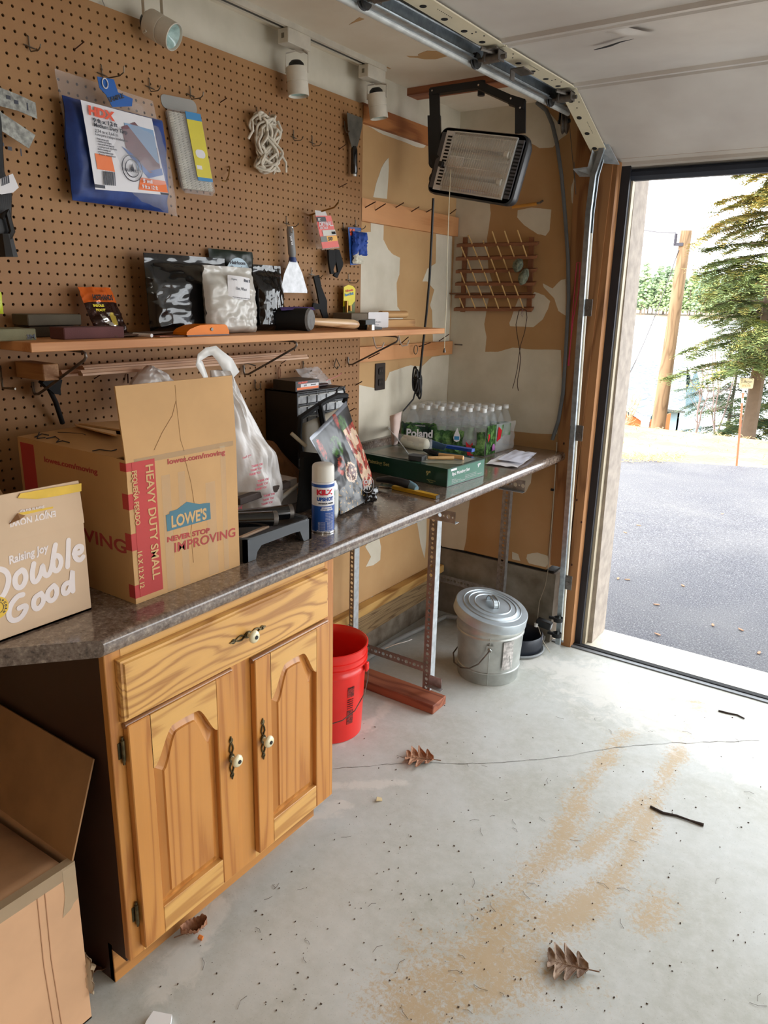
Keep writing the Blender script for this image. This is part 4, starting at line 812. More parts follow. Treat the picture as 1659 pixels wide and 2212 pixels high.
# utility pole
p0, p1 = gpt(1415, 965, 12.6), gpt(1483, 498, 12.6); up_ = thing('utility_pole', p0, 'leaning pale wooden utility pole rising beside the blue house', 'pole')
b = MB(); b.tube([p0, p1], [.148, .105], 14); b.build('shaft', wood('pole_wood', (150, 124, 96), (122, 98, 74), 'z', 6, 6, .85, seed=30), up_, smooth=50)
b = MB(); q = gpt(1474, 528, 12.5); b.box(q-Vector((.16, .02, .03)), q+Vector((.02, .02, .03))); b.cyl(q+Vector((-.14, 0, -.0)), q+Vector((-.14, 0, .2)), .03, 8); b.build('insulator', mat('dark_insulator', (62, 60, 72), .5), up_)
b = MB(); a = gpt(1461, 503, 12.5); e = gpt(1330, 480, 12.5)
b.tube([a.lerp(e, i/10)+Vector((0, 0, -.18*4*(i/10)*(1-i/10)*.3)) for i in range(11)], .012, 5)
a = gpt(1466, 540, 12.5); e = gpt(1325, 862, 14); b.tube([a.lerp(e, i/12)+Vector((0, 0, -1.1*4*(i/12)*(1-i/12)*.35)) for i in range(13)], .010, 5)
b.build('service_wire', mat('wire_grey', (104, 104, 112), .6, var=0), up_)
# blue house with shingled roof and lean-to
YH = 30; hs = thing('blue_house', gpt(1440, 900, YH), 'pale blue lakeside house with grey shingled roof and orange side wing', 'house')
k = Nt('shingles'); v = k.coord((1, 1, 1)); br = k.n('TexBrick'); k.l(k.coord((2.2, 3.6, 3.6), (math.pi/2, 0, 0)), br.inputs['Vector']); br.inputs['Color1'].default_value = lin((122, 130, 132)); br.inputs['Color2'].default_value = lin((78, 90, 98)); br.inputs['Mortar'].default_value = lin((146, 152, 156)); br.inputs['Scale'].default_value = 1.5; br.inputs['Mortar Size'].default_value = .03
k.base(br.outputs[0]); k.b.inputs['Roughness'].default_value = .9; SH = k.m
a, c_ = gpt(1484, 788, YH+2.5), gpt(1483, 862, YH); e = gpt(1473, 889, YH-.3); f_ = gpt(1484, 788, YH+2.5)
rx0, zr_, ze = -16, a.z, e.z; xr_ = e.x+.15
b = MB(); b.add([(rx0, YH-.4, ze), (xr_, YH-.4, ze), (a.x, YH+2.5, zr_), (rx0, YH+2.5, zr_), (rx0, YH+5.4, ze), (a.x, YH+5.4, ze)], [(0, 1, 2, 3), (3, 2, 5, 4)]); b.build('roof', SH, hs, solid=.12)
b = MB(); b.box((rx0+.5, YH, -6), (xr_-.35, YH+5, ze+.02)); b.add([(xr_-.4, YH, ze), (xr_-.4, YH+5, ze), (xr_-.4, YH+2.5, zr_-.15)], [(0, 1, 2)]); b.build('wall', mat('teal_siding', (84, 112, 122), .8, vs=2), hs)
b = MB()
for i in range(9): z_ = ze-.12-i*.17; b.box((rx0+.5, YH-.03, z_), (xr_-.5, YH, z_+.02))
b.build('siding_lines', mat('siding_shade', (98, 124, 134), .8), hs)
b = MB(); b.box((xr_-.75, YH-.05, -6), (xr_-.3, YH+.02, ze)); b.box((xr_-.36, YH-.05, -6), (xr_-.3, YH+5, ze)); b.build('sunlit_wall_side', mat('sunlit_blue_siding', (136, 164, 178), .7, var=.02), hs)  # right side of the house, sunlight put into a paler blue
# wing: orange walls, sloped roof with white fascia
YW = 26.5; A = gpt(1318, 850, YW); B = gpt(1388, 899, YW); C_ = gpt(1405, 901, YW); D = gpt(1420, 884, YW+2)
b = MB(); b.add([A, B, C_, D, gpt(1330, 800, YW+2.5)], [(0, 1, 4), (1, 2, 3, 4)]); b.build('wing_roof', SH, hs, solid=.08)
b = MB(); b.add([A, B, C_, C_-Vector((0, 0, .18)), B-Vector((0, 0, .2)), A-Vector((0, 0, .2))], [(0, 1, 4, 5), (1, 2, 3, 4)]); b.build('fascia', mat('white_fascia', (240, 240, 244), .6, var=.02), hs, solid=.05)
b = MB(); b.add([A+Vector((-2, .1, -.15)), B+Vector((0, .1, -.15)), (B.x, YW+.1, -5.5), (A.x-2, YW+.1, -5.5)], [(0, 1, 2, 3)]); b.add([C_+Vector((0, .1, -.12)), C_+Vector((.5, 1, .1)), (C_.x+.5, YW+1.1, -5.5), (C_.x, YW+.1, -5.5)], [(0, 1, 2, 3)]); b.build('wing_wall', mat('orange_siding', (168, 92, 46), .8, vs=1.5), hs, solid=.05)
b = MB(); b.box((B.x-.02, YW-.05, -5.5), (B.x+.26, YW+.1, B.z)); b.build('corner_post', mat('white_post', (240, 240, 244), .6, var=.02), hs)
# brush and dry tufts on the bank, litter on the drive
g = random.Random(8); b = MB()
for i in range(900):
    if i < 260: q = onz(g.uniform(1300, 1480), g.uniform(978, 998), 0); q = Vector((q.x, q.y, -.0))
    else: q = Vector((g.uniform(-3.5, 3), g.uniform(5.6, 9.5), 0)); q.z = gz(q.x, q.y)-.01
    a = g.uniform(0, 6.28); l_ = g.uniform(.04, .13); e = Vector((math.cos(a), math.sin(a), g.uniform(.1, .8)))*l_; b.tube([q, q+e*.6, q+e+Vector((0, 0, -.02))], [.003, .0025, .001], 3)
prop(b.build('dry_grass', mat('straw', (214, 180, 130), .9, vs=2)), 'dry straw and twigs scattered on the sandy bank', 'grass', kind='stuff')
b = MB()
for u, v in [(1500, 1022), (1560, 1110), (1380, 1135), (1350, 1150), (1335, 1250), (1355, 1252), (1475, 1265), (1300, 1315), (1418, 1306), (1600, 1360), (1640, 1410), (1420, 1370), (1540, 1350)]:
    q = onz(u, v, -.012); a = g.uniform(0, 6.28); b.at(q, (0, 0, a)); b.prism([(.018, 0), (.006, .007), (-.015, .006), (-.018, -.004), (0, -.007)], 0, .003)
prop(b.build('drive_litter', mat('litter_brown', (170, 128, 98), .9)), 'small brown leaves lying on the grey asphalt', 'leaf litter', kind='stuff')
# ================================================================ hooks and goods hanging on the pegboard
def P1(u, v, x=.0205): return onx(u, v, x)
M['clear'] = mat('clear_film', (226, 226, 230), .08, var=0, alpha=.22); M['clear2'] = mat('cloudy_film', (222, 222, 224), .15, var=0, alpha=.4)
hook0 = None
def peghook(u, v, L=.045, drop=.02, label=None, mt='wire', curl=True, grp='straight hooks in the pegboard'):
    p = P1(u, v); t_ = thing('pegboard_hook', p, label or 'small metal hook stuck in the pegboard', 'hook', group=grp)
    b = MB(); b.tube([p+Vector((-.012, 0, .022)), p+Vector((0, 0, .022)), p+Vector((.003, 0, .020)), p+Vector((.003, 0, -.006)), p+Vector((.007, 0, -.012)), p+Vector((L*.8, .003, -.012)), p+Vector((L, .004, -.006)), p+Vector((L+.002, .004, drop-.012))], .0015, 6); b.tube([p+Vector((.004, -.015, .0)), p+Vector((.004, .015, -.003))], .0016, 5); b.build('hook_wire', M[mt], t_); return t_
HL = [(62, 100, 'cross armed metal hook at the top left of the pegboard'), (322, 188, 'cross armed empty hook right of the blue tarp package'), (633, 296, 'empty hook right of the white cord bundle, nearer it'), (673, 308, 'empty hook right of the white cord bundle, farther from it'), (741, 495, 'empty cross armed hook left of the blue gloves card')]
for u, v, l_ in HL: peghook(u, v, .04, .012, l_)
def pin(u, v, u2, v2, label, r=.0015, xx=.055):
    a, q = P1(u, v), onx(u2, v2, xx); b = MB(); b.tube([a-Vector((.01, 0, 0)), a, q], r, 6); top(b.build('pegboard_nail', M['rust']), label, 'nail', 'thin nails in the pegboard')
pin(161, 107, 182, 90, 'thin nail upper left between two cross hooks'); pin(476, 221, 490, 212, 'thin nail right of the packaged rope'); pin(732, 323, 747, 312, 'thin nail below the black handled putty knife blade'); pin(732, 405, 750, 396, 'thin nail below the black putty knife handle')
pin(204, 818, 222, 806, 'thin nail above the cardboard moving box, below the wooden moulding'); pin(608, 785, 627, 772, 'thin nail above the parts organizer with a rubber band'); pin(768, 832, 782, 824, 'rusty nail at the pegboard edge beside the outlet', .002); pin(752, 890, 766, 882, 'rusty nail low at the pegboard edge beside the black bag', .002)
def whook(P, label, m='wire', r=.0022, grp=None): b = MB(); b.tube(P, r, 6); return top(b.build('wire_hook', M[m], smooth=50), label, 'hook', grp)
M['brasswire'] = mat('brass_wire', (170, 130, 70), .35, .8)
whook([P1(496, 360), onx(496, 362, .03), onx(494, 380, .04), onx(488, 392, .05), onx(480, 390, .055)], 'thin brass hook curling below the packaged rope', 'brasswire')
whook([P1(655, 780, .024), onx(654, 805, .03), onx(661, 808, .05), onx(674, 800, .07)], 'L shaped wire hook above the screw box')
whook([P1(722, 790, .024), onx(726, 774, .035), onx(734, 790, .05), onx(728, 797, .05), onx(721, 790, .045)], 'pointed wire loop hook near the right edge of the pegboard')
whook([P1(551, 820, .024), onx(551, 838, .03), onx(557, 843, .04), onx(563, 838, .045), onx(562, 828, .045)], 'J shaped steel hook left of the parts organizer')
whook([P1(527, 786, .024), onx(535, 785, .05), onx(552, 790, .06)], 'short bent wire arm right of the white plastic bag handle')
whook([P1(0, 790, .024), onx(2, 812, .04), onx(6, 838, .05), onx(33, 840, .09)], 'large L shaped wire hook at the left edge under the shelf', r=.003)
whook([P1(276, 808, .024), onx(277, 828, .03)], 'short straight wire end above the standing box flap', 'rust')
# tarp in its bag
tp = thing('tarp_package', P1(225, 150), 'folded blue tarp in a clear bag with white printed card, hanging on the pegboard', 'tarp')
b = MB(); b.frame(onx(266, 447, .062), (0, 1, 0), (0, -.02, 1), (1, 0, 0)); pouch(b, .30, .235, .040, 3, .004, flat=0, pw=.3, wav=.01); b.build('folded_tarp', mat('blue_tarp', (42, 74, 148), .45, var=.2, vs=14, rgb2=(26, 48, 110)), tp, smooth=60)
xc = .104; ca, cb_, cc, cd = onx(172, 216, xc), onx(330, 256, xc), onx(364, 422, xc), onx(206, 409, xc)
def bil(s_, t_): return (cd.lerp(cc, s_)).lerp(ca.lerp(cb_, s_), t_)
M['wcard'] = mat('white_card', (226, 224, 228), .35, var=.02)
b = MB(); b.grid(lambda s_, t_: bil(s_, t_)+Vector((.004*math.sin(3*s_+2*t_), 0, 0)), 12, 12); card = b.build('printed_card', M['wcard'], tp, smooth=60)
def on(s_, t_, o=.004): return bil(s_, t_)+Vector((.004*math.sin(3*s_+2*t_)+o*.35, 0, 0))
def quadp(nm, m, pts, par=None, cat=None): b = MB(); b.add([on(*p) for p in pts], [list(range(len(pts)))]); return b.build(nm, m, par or card)
orange = mat('print_orange', (238, 118, 48), .4, var=0); ink = mat('print_ink', (52, 54, 66), .5, var=0); redo = mat('print_red_orange', (226, 84, 52), .4, var=0)
quadp('orange_print', orange, [(.06, .24), (.28, .23), (.27, .41), (.06, .42)]); quadp('orange_print', orange, [(.56, .04), (.995, .035), (.995, .19), (.62, .2)])
quadp('tent_print', mat('tent_sky', (132, 162, 196), .4, var=0), [(.55, .86), (.98, .85), (.96, .38), (.6, .28)]); quadp('tent_print', mat('tent_brown', (124, 84, 92), .4, var=.1, vs=30), [(.5, .8), (.72, .9), (.98, .62), (.96, .34), (.78, .27), (.5, .55)]); quadp('tent_print', mat('tent_blue', (44, 96, 170), .4, var=0), [(.44, .56), (.56, .5), (.78, .3), (.98, .36), (.98, .27), (.74, .2)])
quadp('dark_band', ink, [(.0, .02), (1, .0), (1, .028), (0, .06)])
b = MB(); c_ = on(.52, .3, .012); b.frame(c_, (0, 1, 0), (0, 0, 1), (1, 0, 0))
for r_ in (.031, .021): b.tube([(r_*math.cos(a), r_*math.sin(a), 0) for a in [math.tau*i/28 for i in range(28)]], .0011, 4, close=True)
b.prism([(0, .012), (.005, 0), (.004, -.006), (-.004, -.006), (-.005, 0)], 0, .0006); b.build('dial_print', ink, card)
b = MB(); fit(b, 'HDX', on(.06, .855), on(.4, .845), .019, (1, 0, 0), .003, .002); b.build('lettering', redo, card)
b = MB(); fit(b, '9 ft x 12 ft', on(.1, .78), on(.42, .775), .009, (1, 0, 0), .003, .0006); fit(b, 'Medium Duty Tarp', on(.1, .73), on(.54, .715), .0085, (1, 0, 0), .003, .0004); fit(b, '2,74 m x 3,66 m', on(.1, .665), on(.4, .66), .0075, (1, 0, 0), .003); fit(b, 'Lona para trabajos moderados', on(.1, .63), on(.52, .615), .006, (1, 0, 0), .003)
for i in range(7): fit(b, ('- heavy woven poly', '- reinforced edges', '- waterproof and washable', '- rustproof eyelets', 'Ideal for covering and', 'protecting outdoor items', 'from weather')[i], on(.1, .585-.03*i), on(.26+.03*(i % 4), .58-.03*i), .0045, (1, 0, 0), .003)
for i in range(12): a = on(.1+.013*i, .06, .01); b.at(a); b.box((0, 0, 0), (.0005, (.0012, .0022)[i % 2], .032))
fit(b, 'DURABILITY', on(.41, .255), on(.63, .25), .007, (1, 0, 0), .004); b.build('lettering', ink, card)
b = MB(); fit(b, '5 mil', on(.63, .135), on(.76, .132), .009, (1, 0, 0), .005, .0005); fit(b, '9 ft x 12 ft', on(.6, .06), on(.82, .055), .009, (1, 0, 0), .005, .0005); b.build('lettering', M['wcard'], card)
b = MB(); P4 = [onx(118, 148, .05), onx(330, 218, .07), onx(384, 468, .06), onx(162, 415, .04)]
b.grid(lambda s_, t_: P4[3].lerp(P4[2], s_).lerp(P4[0].lerp(P4[1], s_), t_)+Vector((.062*math.sin(math.pi*s_)**.4*math.sin(math.pi*min(1, t_*1.25))**.4*(t_ < .8)+.004*noise.noise(Vector((s_*9, t_*9, 0))), 0, 0)), 26, 26); b.build('clear_bag', M['clear'], tp, smooth=70)
tag = [onx(u, v, .10) for u, v in [(207, 166), (243, 172), (252, 200), (284, 214), (282, 230), (240, 232), (226, 205), (212, 190)]]
b = MB(); n_ = len(tag); b.frame((.104, 0, 0), (0, 1, 0), (0, 0, 1), (1, 0, 0)); b.prism([(p.y, p.z) for p in tag][::-1], 0, .0015); tg = b.build('blue_tag', mat('blue_tag', (26, 92, 172), .35, var=.04), tp)
b = MB(); fit(b, 'SAMPLE', onx(236, 221, .106), onx(268, 211, .106), .010, (1, 0, 0), .001, .0006); b.build('lettering', ink, tg)
c_ = onx(227, 180, .108); b = MB(); b.tube([c_+Vector((0, .008*math.cos(a), .011*math.sin(a))) for a in [math.tau*i/14 for i in range(14)]], .0016, 6, close=True); b.build('zip_tie', M['wcard'], tp, smooth=60)
peghook(219, 160, .085, .02, 'hook carrying the blue tarp package')
# packaged rope
rp = thing('rope_package', P1(410, 215), 'coil of white rope in a clear blister pack with yellow label', 'rope')
ro = onx(436, 424, .05); ex = (onx(470, 424, .05)-onx(417, 424, .05)).normalized(); b = MB(); b.frame(ro+Vector((-.012, -.01, .003)), (.25, .97, 0), (-.02, -.2, 1.), (.97, -.25, 0))
def rope_strand(b, c_, w_, h, r, n=7, lay=1):
    for i in range(n):
        x_ = -w_/2+w_*(i+.5)/n; P = [(x_, h*j/14, 0) for j in range(15)]; b.tube(P, r, 8)
        for q in range(int(h/.006)):
            z_ = q*.006+.003; b.tube([(x_-r*.9, z_-.003, r*.75), (x_, z_, r*1.05), (x_+r*.9, z_+.003, r*.75)], r*.28, 4)
b2 = MB(); b2.T = b.T @ Matrix.Translation((0, .012, .012)); rope_strand(b2, None, .094, .195, .0082, 7); b2.build('coiled_rope', mat('white_rope', (226, 222, 206), .8, var=.12, vs=40), rp, smooth=60)
b2 = MB(); b2.T = b.T; b2.box((-.054, .0, 0), (.054, .215, .03), .012); b2.build('blister', M['clear'], rp)
b2 = MB(); b2.T = b.T; b2.prism(rrect(-.054, .215, .054, .25, .014), 0, .002); b2.build('hang_flap', mat('grey_clear_flap', (176, 176, 172), .3, var=0, alpha=.7), rp)
b2 = MB(); b2.T = b.T; b2.box((-.002, .045, .0305), (.045, .192, .032)); lb_ = b2.build('yellow_label', mat('yellow_label', (222, 206, 46), .35, var=.04), rp)
b2 = MB(); b2.T = b.T; b2.box((-.002, .192, .0305), (.045, .211, .032)); b2.build('blue_band', mat('label_blue', (44, 132, 190), .35, var=0), rp); b2 = MB(); b2.T = b.T; b2.box((-.002, .036, .0305), (.045, .045, .032)); b2.build('blue_band', bpy.data.materials['label_blue'], rp)
b2 = MB(); b2.T = b.T; b2.prism(rrect(.006, .096, .036, .118, .01), .0321, .0325); b2.box((.002, .066, .0321), (.018, .076, .0325)); b2.build('label_print', M['paper'], rp)
peghook(410, 205, .05, .015, 'hook carrying the packaged rope')
# clothesline bundle
cl_ = thing('cord_bundle', P1(575, 250), 'tangled bundle of white cord tied up on a pegboard hook', 'cord'); g = random.Random(4); c0 = onx(577, 310, .055); b = MB()
for st in range(9):
    P = []; ph = g.uniform(0, 6); 
    for i in range(26):
        a = i*.62+ph; P.append(c0+Vector((.018*math.sin(a*1.3+st)+.012*g.uniform(-1, 1), .043*math.cos(a)*(1-.3*math.sin(i*.4))+.012*g.uniform(-1, 1), .078*math.sin(a*.47+st)+.012*g.uniform(-1, 1))))
    Q = [P[0]]
    for i in range(1, len(P)-1):
        for f_ in (.25, .5, .75, 1): Q.append(((P[i-1]+P[i])/2).lerp(P[i], f_).lerp(P[i].lerp((P[i]+P[i+1])/2, f_), f_))
    b.tube(Q, .0042, 7)
for u, v, u2, v2 in [(545, 262, 536, 300), (605, 330, 618, 372), (600, 262, 604, 300)]: b.tube([onx(u, v, .06), onx((u+u2)/2+6, (v+v2)/2, .07), onx(u2, v2, .06)], .0042, 7)
b.build('cord', mat('off_white_cord', (224, 214, 196), .85, var=.1, vs=60), cl_, smooth=60); peghook(554, 248, .05, .015, 'hook carrying the white cord bundle')
# putty knife, blade up
pk = thing('putty_knife', P1(760, 300), 'wide putty knife with black handle hanging blade up by the pegboard edge', 'putty knife')
b = MB(); bl = [onx(u, v, .045) for u, v in [(749, 243), (782, 255), (782, 272), (776, 300), (771, 318), (759, 318), (752, 290)]]; b.frame((.045, 0, 0), (0, 1, 0), (0, 0, 1), (1, 0, 0)); b.prism([(p.y, p.z) for p in bl][::-1], 0, .0016); b.build('blade', mat('worn_blade', (140, 136, 126), .4, .8, var=.15, vs=25), pk)
b = MB(); a, q = onx(765, 316, .047), onx(765, 376, .047); b.tube([a, a.lerp(q, .12), a.lerp(q, .5), a.lerp(q, .92), q], [.008, .0125, .0125, .0135, .011], 12); b.build('handle', mat('glossy_black_handle', (14, 14, 16), .2, coat=.5), pk, smooth=50)
b = MB(); b.tube([q+Vector((0, 0, -.001)), q+Vector((0, 0, -.009))], .0125, 12); b.build('butt_cap', M['chrome'], pk, smooth=40)
whook([P1(744, 262, .024), onx(745, 278, .035), onx(749, 287, .05), onx(755, 283, .065)], 'steel hook holding the black putty knife', grp=None)
# broad flexible scraper
fs_ = thing('wall_scraper', P1(628, 560), 'wide shiny wall scraper with grey handle hanging above the shelf', 'scraper')
b = MB(); bl = [onx(u, v, .06) for u, v in [(625, 563), (640, 563), (652, 590), (663, 628), (663, 633), (607, 632), (608, 615), (613, 592)]]; b.frame((.06, 0, 0), (0, 1, 0), (0, 0, 1), (1, 0, 0)); b.prism([(p.y, p.z) for p in bl][::-1], 0, .0018); b.build('blade', mat('bright_blade', (186, 186, 188), .4, .5, var=.12, vs=40), fs_)
b = MB(); a, q = onx(632, 560, .061), onx(626, 489, .061); b.tube([a, a.lerp(q, .2), a.lerp(q, .6), a.lerp(q, .9), q], [.009, .0135, .0125, .0125, .009], 12); hd = b.build('handle', mat('grey_rubber_handle', (150, 150, 150), .5), fs_, smooth=50)
b = MB(); b.tube([onx(632, 566, .061), onx(632, 556, .061)], [.014, .0125], 12); b.build('blue_collar', mat('blue_collar', (52, 72, 132), .4), fs_, smooth=50)
b = MB(); fit(b, 'FLEX', onx(633, 528, .0745), onx(629, 508, .0745), .008, (1, 0, 0), .0005, .0005); b.build('lettering', M['paper'], hd)
c_ = onx(627, 497, .066); b = MB(); b.tube([c_+Vector((.008, .005*math.cos(a), .009*math.sin(a))) for a in [math.tau*i/12 for i in range(12)]], .0014, 5, close=True); b.build('hang_ring', M['chrome'], fs_)
peghook(618, 482, .05, .012, 'hook carrying the grey handled scraper')
# drywall anchor pack on a long arm
ap = thing('anchor_pack', P1(690, 470), 'red drywall anchor blister pack hanging on a long brass arm', 'package')
b = MB(); b.tube([P1(668, 465, .022), onx(690, 458, .08), onx(722, 448, .14), onx(731, 437, .16)], .003, 7); b.tube([P1(674, 462, .024), onx(676, 481, .028)], .003, 6); top(b.build('long_peg_arm', M['brasswire'], smooth=50), 'long brass display arm holding the red anchor pack', 'hook')
A, B_, C_, D = onx(682, 466, .085), onx(715, 466, .095), onx(733, 533, .1), onx(697, 537, .085)
def bl2(s_, t_): return D.lerp(C_, s_).lerp(A.lerp(B_, s_), t_)
n2 = (C_-D).cross(A-D).normalized(); 
if n2.x < 0: n2 = -n2
def strip(nm, m, s0, s1, t0, t1, par, o=.001): b = MB(); b.add([bl2(s0, t0)+n2*o, bl2(s1, t0)+n2*o, bl2(s1, t1)+n2*o, bl2(s0, t1)+n2*o], [(0, 1, 2, 3)]); return b.build(nm, m, par)
cdm = mat('pack_red', (226, 72, 52), .35, var=.03); b = MB(); b.add([bl2(0, 0), bl2(1, 0), bl2(1, 1), bl2(0, 1), bl2(0, 0)-n2*.0015, bl2(1, 0)-n2*.0015, bl2(1, 1)-n2*.0015, bl2(0, 1)-n2*.0015], [(0, 1, 2, 3), (7, 6, 5, 4), (0, 4, 5, 1), (1, 5, 6, 2), (2, 6, 7, 3), (3, 7, 4, 0)]); apc = b.build('red_card', cdm, ap)
strip('black_print', M['black'], .0, .6, .82, .97, apc); strip('photo_print', mat('print_pale', (206, 200, 190), .4, var=.05), .2, 1, .38, .56, apc); strip('yellow_print', mat('print_amber', (238, 170, 30), .4, var=0), .38, 1, .2, .37, apc); strip('grey_print', mat('print_grey', (104, 108, 98), .4, var=0), 0, .38, .2, .37, apc); strip('tool_print', M['matte_black'], .74, .97, .42, .5, apc, .002)
b = MB(); fit(b, 'DRYWALL', bl2(.06, .68), bl2(.92, .68), .015, n2, .002, .0008); fit(b, 'ANCHOR', bl2(.06, .59), bl2(.56, .59), .008, n2, .002, .0003); fit(b, 'EZ', bl2(.05, .86), bl2(.2, .86), .007, n2, .003, .0004); b.build('lettering', M['paper'], apc)
b = MB(); fit(b, '50', bl2(.42, .225), bl2(.68, .225), .012, n2, .002, .0006); b.build('lettering', M['black'], apc)
b = MB(); b.add([bl2(-.02, -.04)-n2*.002, bl2(1.02, -.04)-n2*.002, bl2(1.0, -.02)-n2*.035, bl2(.0, -.02)-n2*.035, bl2(-.05, .8)-n2*.002, bl2(.9, .8)-n2*.002, bl2(.85, .78)-n2*.03, bl2(-.02, .78)-n2*.03], [(0, 1, 2, 3), (7, 6, 5, 4), (0, 4, 5, 1), (1, 5, 6, 2), (2, 6, 7, 3), (3, 7, 4, 0)]); b.build('blister', M['clear'], ap)
b = MB(); b.add([bl2(0, 1), bl2(.75, 1), bl2(.7, 1.14), bl2(.02, 1.16)], [(0, 1, 2, 3)]); b.build('hang_tab', M['clear2'], ap, solid=.001)
# black hanging clips and straps
def strapmesh(nm, pts, x_, th=.008, m='matte_black', par=None): b = MB(); b.frame((x_, 0, 0), (0, 1, 0), (0, 0, 1), (1, 0, 0)); q = [onx(u, v, x_) for u, v in pts]; b.prism([(p.y, p.z) for p in q][::-1], 0, th); return b.build(nm, M[m], par)
cp_ = thing('black_clip', P1(720, 560), 'black open jawed clip hanging behind the red anchor pack', 'clip')
strapmesh('clip_arm', [(706, 540), (722, 540), (722, 568), (717, 582), (718, 592), (712, 592), (708, 570)], .05, par=cp_); strapmesh('clip_arm', [(722, 538), (730, 540), (738, 568), (737, 576), (728, 594), (726, 600), (718, 596), (720, 590), (727, 588), (724, 570), (721, 560)], .05, par=cp_)
hs_ = thing('black_strap', P1(675, 598), 'black hook and loop strap hanging on a cross hook above the mallet', 'strap')
strapmesh('webbing', [(675, 597), (687, 594), (692, 620), (704, 650), (704, 672), (707, 686), (697, 689), (690, 670), (683, 630)], .05, .006, par=hs_); strapmesh('side_tab', [(675, 654), (690, 657), (690, 668), (672, 668)], .052, .006, par=hs_)
peghook(672, 592, .05, .01, 'hook carrying the black strap')
# gloves card and yellow key card
gv = thing('glove_card', P1(770, 520), 'blue cardboard pack with folded blue work glove at the pegboard edge', 'gloves')
c_ = [onx(u, v, .05) for u, v in [(752, 491), (780, 492), (783, 570), (757, 573)]]; b = MB(); b.add([p for p in c_]+[p-Vector((.002, 0, 0)) for p in c_], [(3, 2, 1, 0), (4, 5, 6, 7), (0, 1, 5, 4), (1, 2, 6, 5), (2, 3, 7, 6), (3, 0, 4, 7)]); gc_ = b.build('blue_card', mat('glove_card_blue', (38, 84, 158), .4, var=.05), gv)
b = MB(); b.frame(onx(776, 552, .062), (.2, .98, 0), (0, 0, 1), (.98, -.2, 0)); pouch(b, .075, .085, .02, 9, .01, 16, 16, flat=0); b.build('blue_glove', mat('glove_blue', (34, 78, 172), .6, var=.1, vs=20), gv, smooth=60)
b = MB(); b.frame(onx(772, 570, .056), (0, 1, 0), (0, 0, 1), (1, 0, 0)); pouch(b, .06, .05, .012, 5, .008, 12, 12, flat=0); b.build('white_cuff', mat('glove_white', (226, 220, 200), .7, var=.1, vs=30), gv, smooth=60)
for pts, m_ in (([(755, 494), (766, 494), (767, 508), (757, 509)], redo), ([(769, 500), (779, 500), (780, 521), (771, 522)], mat('glove_photo', (214, 202, 160), .4, var=.2, vs=60))):
    q = [onx(u, v, .0512) for u, v in pts]; b = MB(); b.add(q, [(3, 2, 1, 0)]); b.build('card_print', m_, gc_)
peghook(767, 488, .045, .012, 'hook carrying the blue glove card')
yk = thing('yellow_card', P1(755, 650), 'yellow blister card with blue lettering hanging right of the mallet', 'package')
c_ = [onx(u, v, .05) for u, v in [(742, 620), (752, 615), (762, 618), (767, 625), (766, 650), (758, 660), (741, 662)]]; b = MB(); b.frame((.05, 0, 0), (0, 1, 0), (0, 0, 1), (1, 0, 0)); b.prism([(p.y, p.z) for p in c_][::-1], 0, .002); ykc = b.build('card', mat('card_yellow', (242, 222, 30), .35, var=.03), yk)
q = [onx(u, v, .0495) for u, v in [(741, 650), (767, 640), (765, 678), (741, 686)]]; b = MB(); b.frame((.0495, 0, 0), (0, 1, 0), (0, 0, 1), (1, 0, 0)); b.prism([(p.y, p.z) for p in q][::-1], 0, .002); b.build('green_card_foot', mat('card_green', (112, 124, 52), .4, var=.15, vs=40), yk)
b = MB(); fit(b, 'Tribunnio', onx(746, 631, .053), onx(763, 628, .053), .008, (1, 0, 0), .0005, .0005); b.build('lettering', redo, ykc)
b = MB(); fit(b, 'Barrel Bolt', onx(745, 640, .053), onx(764, 636, .053), .010, (1, 0, 0), .0005, .0006); b.build('lettering', mat('letter_blue', (60, 140, 196), .4, var=0), ykc)
b = MB(); b.tube([onx(749, 650, .06), onx(749, 676, .06)], .006, 8); b.tube([onx(756, 660, .06), onx(756, 672, .06)], .008, 8); b.build('brass_bolt', M['brasswire'], yk, smooth=50)
peghook(752, 604, .045, .012, 'hook carrying the yellow blister card')
# left edge: black cord bundle with tag and two silver labels
cd_ = thing('black_cord_bundle', P1(5, 400), 'bundle of black cords with white barcode tag hanging at the left edge', 'cord bundle'); b = MB(); g = random.Random(2)
for k_ in range(6):
    b.tube([onx(-25+g.uniform(-6, 6), 165, .06), onx(-18+k_*3, 260, .07), onx(-14+k_*3.5, 370, .07), onx(0+k_*4, 420, .08), onx(-6+k_*5, 470, .08), onx(2+k_*3, 520, .08)], .006, 7)
b.tube([onx(2, 470, .1), onx(14, 455, .1), onx(26, 500, .1), onx(16, 520, .1)], .007, 7); b.build('cord_loops', M['black'], cd_, smooth=50)
b = MB(); a, q = onx(10, 505, .09), onx(18, 555, .09); b.tube([a, q], [.016, .021], 8); b.build('plug_end', M['black'], cd_)
b = MB(); c_ = [onx(u, v, .12) for u, v in [(-14, 392), (27, 375), (40, 405), (28, 416), (2, 420), (-12, 412)]]; b.frame((.12, 0, 0), (0, 1, 0), (0, 0, 1), (1, 0, 0)); b.prism([(p.y, p.z) for p in c_][::-1], 0, .0012); tg2 = b.build('barcode_tag', M['paper'], cd_)
b = MB()
for i in range(9): a = onx(3+i*2.1, 402-i*.9, .1215); b.at(a); b.box((0, 0, 0), (.0004, (.0009, .002)[i % 2], .016))
b.build('barcode', ink, tg2)
M['sil'] = mat('silver_label', (168, 168, 160), .3, .2, var=.25, vs=90)
